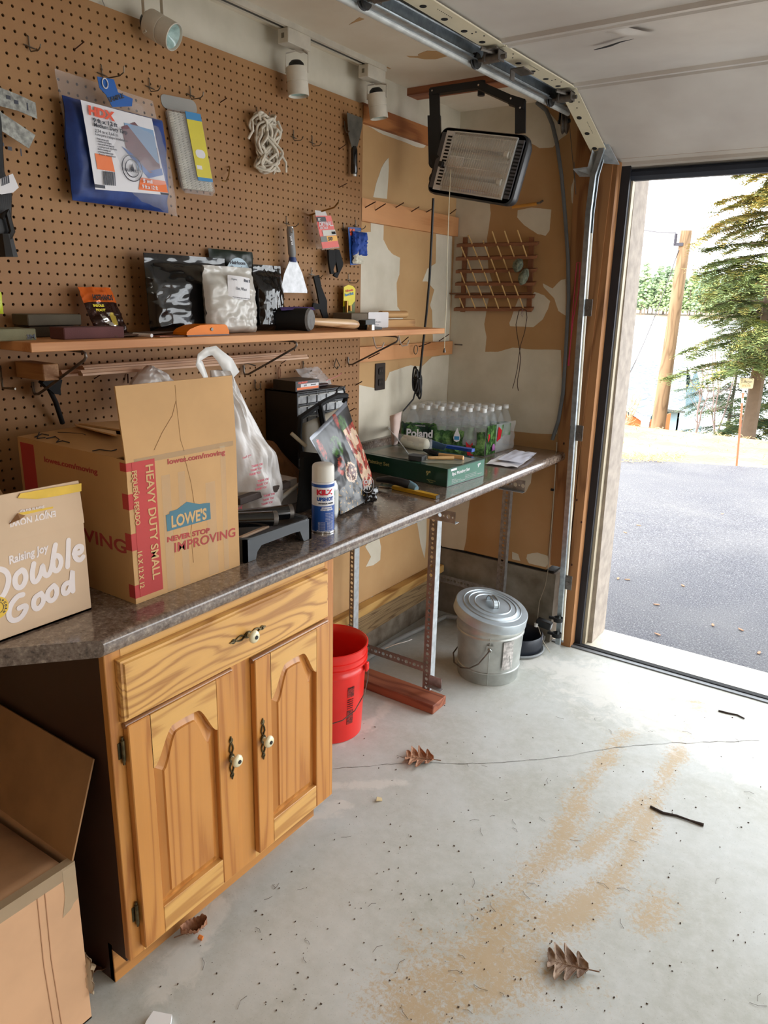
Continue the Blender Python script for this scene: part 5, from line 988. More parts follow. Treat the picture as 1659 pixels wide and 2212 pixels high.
for pts, l_ in (([(-20, 184), (2, 190), (40, 205), (76, 222), (80, 257), (40, 240), (-20, 224)], 'upper curved silver printed label at the left edge of the pegboard'), ([(-10, 230), (4, 244), (76, 292), (62, 321), (5, 284), (-10, 270)], 'lower slanted silver label with barcode at the left edge')):
    t_ = thing('silver_label', onx(30, pts[0][1]+30, .07), l_, 'label'); c_ = [onx(u, v, .07) for u, v in pts]; b = MB(); b.frame((.07, 0, 0), (0, 1, 0), (0, 0, 1), (1, 0, 0)); b.prism([(p.y, p.z) for p in c_][::-1], 0, .0012); lb_ = b.build('label_strip', M['sil'], t_)
    b = MB(); q = onx(pts[3][0]-18, pts[3][1]+8, .0715); b.at(q); b.box((0, 0, -.008), (.0005, .003, .008)); b.box((0, -.03, 0), (.0005, -.02, .008)); b.box((0, -.048, .006), (.0005, -.038, .014)); b.build('label_print', ink, lb_)
yg = thing('neon_packet', P1(-2, 655), 'packet with a neon yellow edge at the far left above the shelf', 'packet'); b = MB(); b.frame(onx(-8, 678, .06), (0, 1, 0), (0, 0, 1), (1, 0, 0)); pouch(b, .035, .05, .008, 3, .003, 8, 8, flat=0); b.build('packet_body', mat('neon_yellow', (214, 224, 60), .4, var=.1), yg, smooth=60)
# mason's line: thin loose wire and smears near the ceiling
b = MB(); P = [onx(218, -6, .01), onx(226, 12, .012), onx(222, 32, .012), onx(208, 42, .012), onx(188, 36, .01)]; b.tube(P, .0014, 5); top(b.build('loose_wire', mat('thin_grey_wire', (168, 160, 148), .5)), 'thin loose grey wire curling on the wall above the tarp package', 'wire')
# ================================================================ long shelf and what stands on it
ST = 1.505
sh = thing('wall_shelf', (.15, -1.4, 1.485), 'long pine board shelf running along the pegboard', 'shelf')
b = MB(); b.box((.021, -2.33, ST-.021), (.275, -.53, ST), .0015); b.build('shelf_board', M['pine'], sh)
def brk(y, lab):
    t_ = thing('shelf_bracket', (.03, y, ST-.05), lab, 'bracket', group='bent wire brackets under the pine shelf'); b = MB(); z = ST-.0255
    b.tube([(.024, y, z), (.25, y, z), (.262, y, z-.004), (.264, y, z-.012), (.256, y, z-.02), (.05, y, z-.118), (.032, y, z-.12), (.028, y, z-.11), (.028, y, z-.09)], .0035, 8); b.build('bracket_wire', M['dull_steel'], t_, smooth=50)
brk(-2.19, 'bent wire shelf bracket above the black hatchet'); brk(-1.44, 'bent wire shelf bracket above the paper bag'); brk(-.86, 'bent wire shelf bracket at the right edge of the pegboard')
# wood mouldings stored on the brackets
g = random.Random(3)
wm = [(.06, 1.402, -2.13, -1.25, .022, .016, 'wide pale wood moulding lying under the shelf, nearest the wall'), (.10, 1.405, -2.1, -1.2, .02, .014, 'grooved wood moulding lying under the shelf, in front'), (.08, 1.419, -2.08, -1.27, .02, .010, 'thin top strip of wood moulding under the shelf')]
for x_, z_, y0, y1, w_, h_2, lab in wm:
    b = MB(); b.frame((x_, y0, z_), (1, 0, 0), (0, 0, 1), (0, -1, 0)); b.prism([(-w_/2, 0), (w_/2, 0), (w_/2, h_2*.4), (w_*.3, h_2*.55), (w_*.1, h_2), (-w_*.2, h_2*.8), (-w_/2, h_2)], 0, -(y1-y0)); top(b.build('wood_moulding', wood('moulding_wood', (206, 170, 142), (186, 146, 118), 'y', 9, 4, .6, seed=22)), lab, 'moulding', 'wood mouldings under the shelf')
b = MB(); b.at(onx(98, 802, .12), (0, 0, .0)); b.box((-.09, -.024, -.02), (.03, .018, .02), .002); top(b.build('wooden_block', wood('block_wood', (190, 144, 96), (150, 104, 62), 'x', 6, 4, .6, seed=23)), 'square cut end of a wooden block above the hatchet', 'block')
hx = thing('hatchet', onx(108, 835, .08), 'black headed hatchet hanging head up below the shelf at left', 'hatchet')
b = MB(); b.frame((.07, 0, 0), (0, 1, 0), (0, 0, 1), (1, 0, 0)); q = [onx(u, v, .07) for u, v in [(92, 818), (118, 816), (129, 820), (125, 838), (126, 852), (112, 850), (92, 832), (86, 826)]]; b.prism([(p.y, p.z) for p in q][::-1], -.008, .012); b.build('axe_head', M['matte_black'], hx)
b = MB(); b.tube([onx(107, 842, .075), onx(120, 868, .06), onx(135, 914, .04)], .0065, 8); b.build('handle', M['matte_black'], hx, smooth=50)
# sanding blocks
def blockat(nm, u0, v0, u1, h, d, x_, m, label, cat, z=ST):
    a = onx(u0, v0, x_); c_ = onx(u1, v0, x_); b = MB(); b.box((x_-d, min(a.y, c_.y), z), (x_, max(a.y, c_.y), z+h), .002); t_ = thing(nm, ((2*x_-d)/2, (a.y+c_.y)/2, z), label, cat); o = b.build('block', m, t_); return t_, o
M['sponge'] = mat('grey_green_sponge', (128, 124, 96), .95, var=.1, bump=.5, bs=300); M['sponge2'] = mat('dark_sponge', (92, 84, 70), .95, bump=.5, bs=300); M['maroon'] = mat('maroon_grit', (104, 66, 66), .95, bump=.4, bs=400)
t_, o = blockat('sanding_sponge', -40, 735, 80, .026, .08, .2, M['sponge'], 'pale green sanding sponge with faint print at the left end of the shelf', 'sanding sponge'); b = MB(); fit(b, '3M', onx(58, 732, .2005), onx(76, 731, .2005), .009, (1, 0, 0), .0005, .0008); b.build('lettering', ink, o)
blockat('sanding_sponge', 65, 735, 180, .026, .07, .12, M['sponge2'], 'dark grey sanding sponge stacked behind the pale one', 'sanding sponge', z=ST+.0285)
blockat('sanding_sponge', 66, 735, 178, .026, .07, .105, mat('brown_sponge', (84, 70, 52), .95, bump=.5, bs=300), 'dark brown sanding sponge underneath the dark grey one', 'sanding sponge')
blockat('sanding_block', 140, 735, 270, .028, .06, .22, M['maroon'], 'long maroon sanding block on the shelf in front of the orange packet', 'sanding block')
# hand warmer packet
hw = thing('warmer_packet', onx(235, 705, .1), 'orange and black foil hand warmer packet leaning on the pegboard', 'packet')
def hm(s_, t_): return 0 if t_ > .68 else (3 if (s_-.62)**2*2+(t_-.3)**2 < .02 else (2 if (t_ < .42 and s_ > .25 and s_ < .75 and (s_*3+t_*4) % 1 < .5) else 1))
hf = MB(); bo = onx(240, 712, .10); hf.frame(Vector((.105, bo.y, ST+.002)), (0, 1, 0), (-.35, -.1, .93), (.93, 0, .35)); pouch(hf, .098, .128, .010, 6, .006, 26, 30, flat=.05, mfun=lambda s_, t_: hm(s_, t_)); hwo = hf.build('foil_body', [mat('foil_orange', (232, 110, 40), .2, .3, var=.05), mat('foil_dark', (58, 30, 22), .18, .4, var=.2, vs=30), mat('foil_silver', (200, 196, 190), .12, .8, var=.1), mat('foil_gold', (196, 170, 70), .2, .4)], hw, smooth=70)
b = MB(); b.T = hf.T.copy(); b2 = MB(); ex_ = Vector((0, 1, 0)); up_v = Vector((-.35, -.1, .93)); nn = Vector((.93, 0, .35)); o_ = Vector((.105, bo.y, ST+.002))
fit(b, 'HOTHANDS', o_+ex_*-.03+up_v*.088+nn*.016, o_+ex_*.03+up_v*.088+nn*.016, .014, nn, .001, .0012); b.build('lettering', M['black'], hwo)
b = MB(); fit(b, 'INSOLE', o_+ex_*-.038+up_v*.07+nn*.016, o_+ex_*-.006+up_v*.07+nn*.016, .006, nn, .001, .0006); fit(b, 'FOOT', o_+ex_*-.034+up_v*.058+nn*.016, o_+ex_*-.006+up_v*.058+nn*.016, .006, nn, .001, .0006); b.build('lettering', mat('print_yellow', (232, 214, 60), .4, var=0), hwo)
# flat sheets
b = MB(); b.at((.16, -1.97, ST+.004), (.03, -.05, .1)); b.box((-.06, -.11, 0), (.05, .1, .003)); top(b.build('sandpaper_sheet', mat('brown_sandpaper', (94, 70, 56), .95, bump=.4, bs=500)), 'curled brown sandpaper sheet between the maroon block and the orange tool', 'sandpaper')
b = MB(); b.at((.19, -1.86, ST+.0015)); b.box((-.05, -.1, 0), (.06, .12, .0015)); top(b.build('flyer', mat('flyer_print', (196, 120, 84), .5, var=.3, vs=20, rgb2=(84, 50, 44))), 'flat printed flyer lying under the orange tool', 'paper')
b = MB(); b.cyl((.19, -1.995, ST+.006), (.255, -1.99, ST+.006), .0048, 12); top(b.build('white_pencil', M['paper'], smooth=40), 'white stick end pointing out on the shelf', 'stick')
# orange tool
ot_ = thing('orange_tool', (.24, -1.8, ST), 'glossy orange rounded tool case lying on the shelf edge', 'tool')
b = MB(); b.frame((.0, 0, ST), (0, 1, 0), (0, 0, 1), (1, 0, 0)); pf = [(-1.876, .004), (-1.72, .004), (-1.72, .012), (-1.728, .027), (-1.735, .0305), (-1.80, .031), (-1.83, .029), (-1.862, .02), (-1.874, .012)]; b.prism(pf, .2, .255); b.build('orange_shell', mat('orange_gloss', (236, 128, 4), .4, var=.03, spec=.25), ot_, smooth=25)
b = MB(); b.box((.2, -1.874, ST), (.256, -1.72, ST+.004)); b.build('dark_base', mat('dark_red_base', (74, 28, 22), .4), ot_)
b = MB(); b.at((.2555, -1.786, ST+.018), (0, math.pi/2, 0)); b.lathe([(0, -.001), (.005, -.001), (.0045, .002), (0, .0025)], 14); b.build('slotted_screw', M['dull_steel'], ot_, smooth=40)
# black mylar bags
M['mylar'] = mat('black_mylar', (14, 14, 16), .12, .1, var=0, coat=.6)
def bag(nm, x_, ym, w_, h, T, seed, m, label, cr=.008, lean=.05, flat=.12, z=ST, yaw=0):
    t_ = thing(nm, (x_, ym, z), label, 'bag'); b = MB(); c_, s_ = math.cos(yaw), math.sin(yaw); b.frame((x_, ym, z+.001), (-s_, c_, 0), (-lean, 0, 1), (c_, s_, lean)); pouch(b, w_, h, T, seed, cr, 34, 40, flat=flat); o = b.build('pouch', m, t_, smooth=80); return t_, o, b
bag('mylar_bag', .10, -1.72, .30, .215, .035, 4, M['mylar'], 'large shiny black mylar bag standing left of the white bag', .0032)
bag('mylar_bag', .10, -1.385, .13, .205, .03, 8, M['mylar'], 'narrow shiny black mylar bag standing right of the white bag', .0032)
t_, o, gb = bag('green_bag', .045, -1.49, .19, .245, .012, 12, mat('dark_green_bag', (30, 42, 34), .35, var=.1), 'dark green bag standing behind the white bag', .004, .03, 0)
b = MB(); c_ = onx(515, 600, .075); b.frame(c_, (0, 1, 0), (0, 0, 1), (1, 0, 0)); b.prism([(.055*math.cos(a), .06*math.sin(a)) for a in [math.tau*i/32 for i in range(32)]], 0, .001); ro_ = b.build('round_label', mat('label_pale_blue', (176, 200, 214), .4, var=.05), t_, 'pale blue round label')
b = MB(); fit(b, 'Heirloom', c_+Vector((0, -.035, .04)), c_+Vector((0, .03, .04)), .010, (1, 0, 0), .002, .0006); fit(b, 'Organics', c_+Vector((0, -.035, .025)), c_+Vector((0, .03, .025)), .010, (1, 0, 0), .002, .0006); b.build('lettering', ink, ro_)
t_, o, b = bag('white_bag', .165, -1.62, .20, .19, .035, 15, mat('pearl_white_bag', (206, 202, 194), .3, var=.05, coat=.3), 'puffy white pouch with white address label standing on the shelf', .009, .06, .1)
def facing(b): T = b.T; return T
Tb = b.T; wl_ = MB(); wl_.T = Tb @ Matrix.Translation((.005, .095, .043)) @ Euler((0, 0, -.08)).to_matrix().to_4x4(); wl_.grid(lambda s_, t2: (-.045+.09*s_, .065*t2, -.010*(2*s_-1)**2), 8, 4); lab_ = wl_.build('address_label', M['paper'], t_)
b = MB(); T2 = wl_.T
for tx, x0, x1, y0, cap, bd in (('Organics', -.04, -.018, .052, .005, 0), ('Bag B', .012, .036, .052, .007, .0008), ('Oats, Wheat', -.022, .022, .026, .0085, 0), ('long term storage oxygen absorber included', -.036, .036, .003, .003, 0)):
    fit(b, tx, T2 @ Vector((x0, y0, .0)), T2 @ Vector((x1, y0, .0)), cap, (T2.to_3x3() @ Vector((0, 0, 1))), .001, bd)
b.build('lettering', ink, lab_)
# rubber mallet
ml = thing('rubber_mallet', (.2, -1.3, ST), 'black rubber mallet with pale wooden handle lying on the shelf', 'mallet')
a, q = Vector((.10, -1.362, ST+.0385)), Vector((.225, -1.322, ST+.0385)); b = MB(); d = (q-a); b.tube([a, a.lerp(q, .06), a.lerp(q, .5), a.lerp(q, .94)], [.031, .0375, .0355, .0375], 24); b.build('rubber_head', mat('black_rubber', (20, 20, 21), .7), ml, smooth=40)
b = MB(); b.tube([a.lerp(q, .94), q], [.036, .0325], 24); b.build('worn_face', mat('worn_grey_rubber', (128, 126, 124), .8, var=.12, vs=60), ml, 'worn grey striking face', smooth=40)
b = MB(); h0 = Vector((.17, -1.325, ST+.035)); h1 = Vector((.205, -1.04, ST+.0185)); b.tube([h0, h0.lerp(h1, .3), h0.lerp(h1, .6), h0.lerp(h1, .93), h1], [.011, .0125, .0155, .0165, .011], 14); b.build('handle', wood('mallet_handle', (226, 190, 146), (196, 150, 104), 'y', 9, 5, .4, coat=.4, seed=40), ml, smooth=50)
b = MB(); P = [(.14, -1.38, ST+.079), (.17, -1.33, ST+.082), (.19, -1.27, ST+.081)]; b.add([(x, y, z-.004) for x, y, z in P]+[(x+.016, y-.01, z-.012) for x, y, z in P], [(0, 1, 4, 3), (1, 2, 5, 4)]); top(b.build('purple_band', mat('purple_nylon', (92, 70, 140), .6), solid=.002), 'short purple nylon strap lying on top of the mallet head', 'strap')
# small carton and hardware at the right end of the shelf
cb2 = thing('small_carton', (.12, -.86, ST), 'small grey brown carton with a white card on its front at the shelf end', 'box')
b = MB(); b.box((.06, -1.0, ST), (.148, -.77, ST+.056), .001); b.build('carton', mat('grey_brown_carton', (120, 106, 88), .8), cb2)
b = MB(); b.frame((.149, -.83, ST+.002), (0, 1, 0), (0, 0, 1), (1, 0, 0)); b.prism(rrect(-.068, 0, .068, .058, .005), 0, .002); wc = b.build('white_card', M['paper'], cb2)
b = MB(); fit(b, 'store in a dry place', (.1515, -.885, ST+.022), (.1515, -.815, ST+.022), .004, (1, 0, 0)); fit(b, 'wash before use', (.1515, -.885, ST+.012), (.1515, -.83, ST+.012), .004, (1, 0, 0)); b.build('lettering', ink, wc)
b = MB(); b.frame((.2, -.98, ST), (0, 1, 0), (0, 0, 1), (1, 0, 0)); b.prism([(-.035, 0), (.075, 0), (.075, .008), (.03, .012), (.03, .038), (-.03, .034), (-.03, .02), (-.04, .015)], -.012, .02); top(b.build('black_clamp', M['black']), 'small black plastic clamp in front of the white card', 'clamp')
b = MB(); b.at((.235, -1.0, ST)); b.lathe([(.012, 0), (.016, 0), (.016, .019), (.012, .019)], 18, cap=False); b.add([], []); top(b.build('metal_ring', M['chrome'], smooth=40), 'short shiny metal ring by the end of the mallet handle', 'ring')
b = MB(); b.cyl((.10, -.745, ST+.05), (.10, -.56, ST+.05), .0145, 14); top(b.build('wooden_dowel', wood('dowel_wood', (208, 166, 112), (176, 130, 78), 'y', 12, 4, .6, seed=41), smooth=40), 'upper short wooden dowel at the right end of the shelf', 'dowel', 'offcuts at the shelf end')
b = MB(); b.box((.08, -.75, ST), (.14, -.545, ST+.03), .002); top(b.build('wood_offcut', wood('offcut_wood', (204, 158, 100), (150, 104, 60), 'y', 8, 5, .6, seed=42)), 'square wood offcut under the dowel at the right end of the shelf', 'offcut', 'offcuts at the shelf end')
# ================================================================ things on the counter
def slab(nm, m, x, pts, par, th=.0004, off=.0004): b = MB(); b.frame((x+off, 0, 0), (0, 1, 0), (0, 0, 1), (1, 0, 0)); b.prism([(p.y, p.z) for p in pts][::-1], 0, th); return b.build(nm, m, par)
# moving box with its front flap standing up
XB, YA, YB, ZB = .553, -2.313, -1.997, 1.279; mv = thing('moving_box', (.35, -2.155, CT), 'brown moving box with red stripe, store logo and front flap standing up', 'box'); C2 = M['card']; t_ = .004
b = MB(); b.box((XB-.406+t_, YA, CT+.0005), (XB-t_, YA+t_, ZB)); b.box((XB-.406+t_, YB-t_, CT+.0005), (XB-t_, YB, ZB)); b.box((XB-t_, YA, CT+.0005), (XB, YB, ZB)); b.box((XB-.406, YA, CT+.0005), (XB-.406+t_, YB, ZB)); b.box((XB-.406+t_, YA+t_, CT+.0005), (XB-t_, YB-t_, CT+.004)); b.build('box_body', C2, mv)
b = MB(); b.add([(x, y, z) for z in (ZB, 1.434) for x, y in ((XB-t_, (YA if z < 1.3 else YA-.012)), (XB, (YA if z < 1.3 else YA-.012)), (XB, (YB if z < 1.3 else YB-.006)), (XB-t_, (YB if z < 1.3 else YB-.006)))], [(0, 3, 2, 1), (4, 5, 6, 7), (0, 1, 5, 4), (1, 2, 6, 5), (2, 3, 7, 6), (3, 0, 4, 7)]); fl_ = b.build('front_flap', C2, mv)
b = MB(); b.add([(XB-.404, YA, ZB), (XB-.03, YA, ZB), (XB-.03, -2.155, ZB+.004), (XB-.404, -2.155, ZB+.004)], [(0, 1, 2, 3)]); b.build('top_flap', C2, mv, solid=.004)
b = MB(); b.add([(XB-.404, YB, ZB+.002), (XB-.03, YB, ZB+.002), (XB-.03, -2.15, ZB+.02), (XB-.404, -2.15, ZB+.012)], [(0, 1, 2, 3)]); b.build('top_flap', C2, mv, solid=.004)
R = lambda u, v, x=XB: onx(u, v, x)
M['red'] = mat('carton_red', (190, 62, 58), .7, var=.08, vs=6); M['redink'] = mat('carton_red_ink', (178, 66, 60), .7, var=.1, vs=10); M['lblue'] = mat('carton_blue', (74, 118, 134), .7, var=.08, vs=8); M['cardlt'] = mat('carton_bare', (206, 166, 112), .7, var=.03)
y2 = R(333, 990).y; st_ = slab('red_stripe', M['red'], XB, [Vector((0, YA+.014, ZB-.006)), Vector((0, y2, ZB-.006)), Vector((0, y2+.002, CT+.014)), Vector((0, YA+.012, CT+.014))], mv)
for z0, z1 in ((1.255, 1.273), (1.172, 1.206), (1.08, 1.118), (.97, 1.0)): b = MB(); b.box((XB, YA, z0), (XB+.0004, YA+.016, z1)); b.box((XB-.02, YA-.0006, z0), (XB, YA, z1)); b.build('red_stripe', M['red'], mv)
b = MB(); b.box((XB-.395, YA-.0006, CT+.02), (XB-.34, YA, ZB-.01)); b.build('red_stripe', M['red'], mv)
def vtext(b, s_, y, z0, z1, cap, bold=0): fit(b, s_, (XB+.001, y, z0), (XB+.001, y, z1), cap, (1, 0, 0), .0004, bold)
b = MB(); vtext(b, 'HEAVY DUTY SMALL', R(312, 1010).y+.002, 1.262, 1.0, .020, .0007); vtext(b, 'PEQUEÑA PESADO', R(284, 1020).y, 1.255, 1.135, .012, .0007); vtext(b, '16 X 12 X 12', R(300, 1200).y-.004, 1.075, .99, .012, .0007); b.build('lettering', M['cardlt'], st_)
lg = slab('store_logo', M['lblue'], XB, [R(u, v) for u, v in [(358, 1113), (366, 1110), (366, 1105), (381, 1101), (403, 1084), (431, 1089), (440, 1087), (453, 1086), (455, 1121), (361, 1148)]][::1], mv)
b = MB(); fit(b, "LOWE'S", R(370, 1139), R(446, 1120), .026, (1, 0, 0), .001, .0016); b.build('lettering', M['cardlt'], lg)
b = MB(); fit(b, 'lowes.com/moving', R(362, 1003), R(486, 981), .0115, (1, 0, 0), .0005, .0006); fit(b, 'NEVER STOP', R(361, 1171), R(453, 1150), .0115, (1, 0, 0), .0005, .001); fit(b, 'IMPROVING', R(377, 1193), R(508, 1158), .022, (1, 0, 0), .0005, .0007); b.build('lettering', M['redink'], mv)
b = MB(); 
fit(b, 'IMPROVING', (XB-.36, YA, 1.07), (XB-.02, YA, 1.07), .03, (0, -1, 0), .0005, .001); b.build('lettering', M['redink'], mv); b = MB(); fit(b, 'lowes.com/moving', (XB-.3, YA, 1.235), (XB-.1, YA, 1.235), .012, (0, -1, 0), .0005, .0006); b.build('lettering', M['redink'], mv)
tape = mat('packing_tape', (255, 236, 200), .35, var=0, alpha=.16)
for u, w_ in ((352, .024), (388, .02), (446, .03), (480, .016)): y_ = R(u, 1100).y; b = MB(); b.box((XB, y_, CT+.004), (XB+.0003, y_+w_, ZB-.008-.04*(u % 3))); b.build('packing_tape', tape, mv)
b = MB(); b.box((XB, YA+.02, ZB-.012), (XB+.0005, YB-.01, ZB+.0)); b.build('packing_tape', tape, mv)
b = MB(); P = [R(378, 832), R(382, 880), R(390, 950), R(398, 975)]
for i in range(3): b.tube([P[i]+Vector((.0, 0, 0)), P[i+1]+Vector((.0, 0, 0))], .0007, 4)
b.tube([R(333, 972), R(350, 935), R(372, 898), R(380, 866)], .0009, 4); b.tube([R(398, 985), R(412, 1040), R(420, 1090), R(412, 1150), R(418, 1215)], .0008, 4); b.build('crease', mat('crease_brown', (156, 116, 74), .8, var=0), fl_)
scr = [[(75, 945), (90, 938), (105, 941)], [(85, 935), (80, 948), (98, 946)], [(100, 948), (120, 944), (128, 950), (122, 956), (135, 953), (150, 957)], [(125, 935), (150, 936), (178, 938), (185, 941)], [(200, 975), (215, 972), (240, 975), (252, 972)]]
mkb = mat('marker_black', (46, 40, 40), .7, var=0)
for L in scr: b = MB(); b.tube([onz(u, v, ZB+.0035)+Vector((0, 0, .001)) for u, v in L], .0014, 4); b.build('marker_scribble', mkb, mv)
b = MB(); b.add([onz(160, 916, ZB+.006), onz(250, 930, ZB+.006), onz(252, 942, ZB+.03), onz(165, 920, ZB+.012)], [(0, 1, 2, 3)]); b.build('loose_flap', C2, mv, solid=.003)
# popcorn carton
XD = .5; M['kraft'] = mat('pale_kraft', (216, 186, 154), .75, var=.05, vs=5); dg = thing('printed_carton', (.35, -2.56, CT), 'pale cardboard carton with large white script lettering at the counter end', 'box')
YD, YE = -2.388, -2.72
b = MB(); b.box((XD-.004, YE, CT+.001), (XD, YD, 1.152)); b.box((XD-.30, YE, CT+.001), (XD-.296, YD, 1.152)); b.box((XD-.296, YD-.004, CT+.001), (XD-.004, YD, 1.152)); b.box((XD-.296, YE, CT+.001), (XD-.004, YE+.004, 1.152)); b.box((XD-.3, YE, CT+.001), (XD, YD, CT+.005)); b.build('carton_body', M['kraft'], dg)
b = MB(); b.add([(XD, YE, 1.1525), (XD, YD+.001, 1.1525), (XD-.006, YD, 1.242), (XD-.006, YE, 1.246)], [(0, 1, 2, 3)]); ff = b.build('front_flap', M['kraft'], dg, solid=.004)
b = MB(); b.add([(XD-.298, YE, 1.152), (XD-.298, YD, 1.152), (XD-.36, YD-.01, 1.235), (XD-.36, YE, 1.235)], [(0, 1, 2, 3)]); b.build('back_flap', M['card_in'], dg, solid=.004)
b = MB(); b.add([(XD-.01, YD, 1.152), (XD-.29, YD, 1.152), (XD-.27, YD-.06, 1.175), (XD-.04, YD-.05, 1.17)], [(0, 1, 2, 3)]); b.build('side_flap', M['card_in'], dg, solid=.003)
D = lambda u, v, x=XD: onx(u, v, x)
yel = mat('carton_yellow', (236, 194, 72), .7, var=.06, vs=20); XF2 = XD-.0035
def slab2(nm, m, pts, par): b = MB(); b.add([onx(u, v, XD-.001) for u, v in pts], [list(range(len(pts)))]); return b.build(nm, m, par)
slab2('yellow_band', yel, [(176, 1044), (176, 1061), (120, 1072), (80, 1078), (38, 1076), (44, 1066), (110, 1054)], ff); slab2('yellow_stroke', yel, [(115, 1094), (114, 1101), (70, 1110), (35, 1113), (42, 1108)], ff)
wht = mat('white_print', (236, 224, 220), .7, var=.03)
b = MB(); fit(b, 'ENJOY NOW!', onx(119, 1103, XD-.001), onx(20, 1126, XD-.001), .0135, (1, 0, 0), .001, .0008); fit(b, 'Share in the fun', onx(95, 1092, XD-.001), onx(42, 1102, XD-.001), .005, (1, 0, 0), .001, .0003); b.build('lettering', wht, ff)
def script(b, strokes, r): 
    for si, S in enumerate(strokes):
        P = [D(u, v)+Vector((.0004+.00007*si, 0, 0)) for u, v in S]; Q = [P[0]]
        for i in range(1, len(P)-1):
            for f_ in (.25, .5, .75, 1): Q.append(((P[i-1]+P[i])/2).lerp(P[i], f_).lerp(P[i].lerp((P[i]+P[i+1])/2, f_), f_))
        Q.append(P[-1]); n = len(Q)
        L, Rr = [], []
        for i, q in enumerate(Q):
            tn = (Q[min(i+1, n-1)]-Q[max(i-1, 0)]); tn.x = 0; tn.normalize(); s_ = Vector((0, -tn.z, tn.y)); L.append(q+s_*r); Rr.append(q-s_*r)
        for i in range(n): L[i].x += 2e-7*i; Rr[i].x += 2e-7*i
        b.add(L+Rr, [(i, n+i, n+i+1, i+1) for i in range(n-1)])
        for ei, e_ in enumerate((Q[0], Q[-1])): b.add([e_+Vector((.00002+.00002*ei, r*math.cos(a), r*math.sin(a))) for a in [math.tau*i/12 for i in range(12)]], [list(range(12))])
zz = lambda L: [(x/5.027, 980+y/5.027) for x, y in L]          # strokes read off the lettering itself
big = [zz(L) for L in ([(-60, 1240), (-60, 1600)], [(-60, 1250), (40, 1255), (95, 1320), (90, 1420), (40, 1540), (-30, 1600)],
  [(235, 1262), (170, 1310), (155, 1400), (190, 1465), (250, 1440), (285, 1350), (265, 1275), (235, 1262)], [(365, 1195), (345, 1300), (355, 1390), (400, 1390), (450, 1290), (460, 1190), (470, 1290), (505, 1335), (545, 1290), (570, 1180)],
  [(600, 990), (572, 1130), (575, 1260), (625, 1280), (668, 1190), (650, 1115), (600, 1100), (570, 1160)], [(742, 940), (738, 1100), (732, 1225)], [(800, 1085), (880, 1075), (895, 1010), (840, 1000), (800, 1060), (815, 1140), (870, 1160), (900, 1120)],
  [(245, 1530), (190, 1540), (110, 1640), (85, 1760), (130, 1820), (220, 1790), (280, 1700), (285, 1640), (205, 1675)], [(440, 1515), (370, 1560), (355, 1650), (395, 1695), (450, 1650), (480, 1570), (440, 1515)],
  [(580, 1430), (515, 1490), (510, 1570), (550, 1605), (605, 1560), (620, 1470), (580, 1430)], [(770, 1390), (700, 1410), (675, 1480), (700, 1530), (750, 1490), (775, 1400), (785, 1230), (785, 1380), (790, 1490)])]
b = MB(); script(b, big, .0054); b.build('script_lettering', wht, dg)
b = MB(); fit(b, 'Raising Joy', D(20, 1219), D(106, 1189), .016, (1, 0, 0), .0005, .0011, shear=.15); b.build('lettering', wht, dg)
b = MB(); c_ = D(-6, 1313); b.frame(c_+Vector((.0005, 0, 0)), (0, 1, 0), (0, 0, 1), (1, 0, 0)); b.prism([(.022*math.cos(a), .022*math.sin(a)) for a in [math.tau*i/28 for i in range(28)]], 0, .0004); sl = b.build('round_seal', yel, dg, 'yellow round seal')
b = MB(); b.frame(c_+Vector((.0012, 0, 0)), (0, 1, 0), (0, 0, 1), (1, 0, 0)); b.tube([(.012*math.cos(a), .012*math.sin(a), 0) for a in [math.tau*i/24 for i in range(24)]], .0006, 4, close=True)
b.warp = None
for i, chh in enumerate('POPCORN NON GMO '):
    a = math.pi/2-i*math.tau/16; tmp = MB(); tmp.text(chh, .006, 'CENTER', bold=.0002) if chh != ' ' else None
    if tmp.v: ca_, sa_ = math.cos(a-math.pi/2), math.sin(a-math.pi/2); b.add([((v.x)*ca_-(v.y+.0145)*sa_, v.x*sa_+(v.y+.0145)*ca_, v.z) for v in tmp.v], tmp.f)
b.build('lettering', ink, sl)
b = MB(); q0 = D(25, 1122); b.add([q0+Vector((0, -.006, -.008)), q0+Vector((.012, .01, 0)), q0+Vector((.002, .012, .01)), q0+Vector((.01, .022, .004))], [(0, 1, 2), (1, 3, 2)]); b.build('torn_tab', mat('torn_card', (170, 128, 92), .9), ff, solid=.001)
# cardboard scraps behind the carton
bx = thing('open_carton', (.12, -2.58, CT), 'low brown carton behind the printed carton at the left edge', 'box'); b = MB(); b.box((.03, -2.80, CT+.001), (.19, -2.42, 1.14)); b.build('carton_body', M['card_in'], bx); b = MB(); b.add([(.03, -2.42, 1.14), (.19, -2.42, 1.14), (.16, -2.52, 1.2), (.05, -2.54, 1.2)], [(0, 1, 2, 3)]); b.build('carton_flap', M['card_in'], bx, solid=.003)
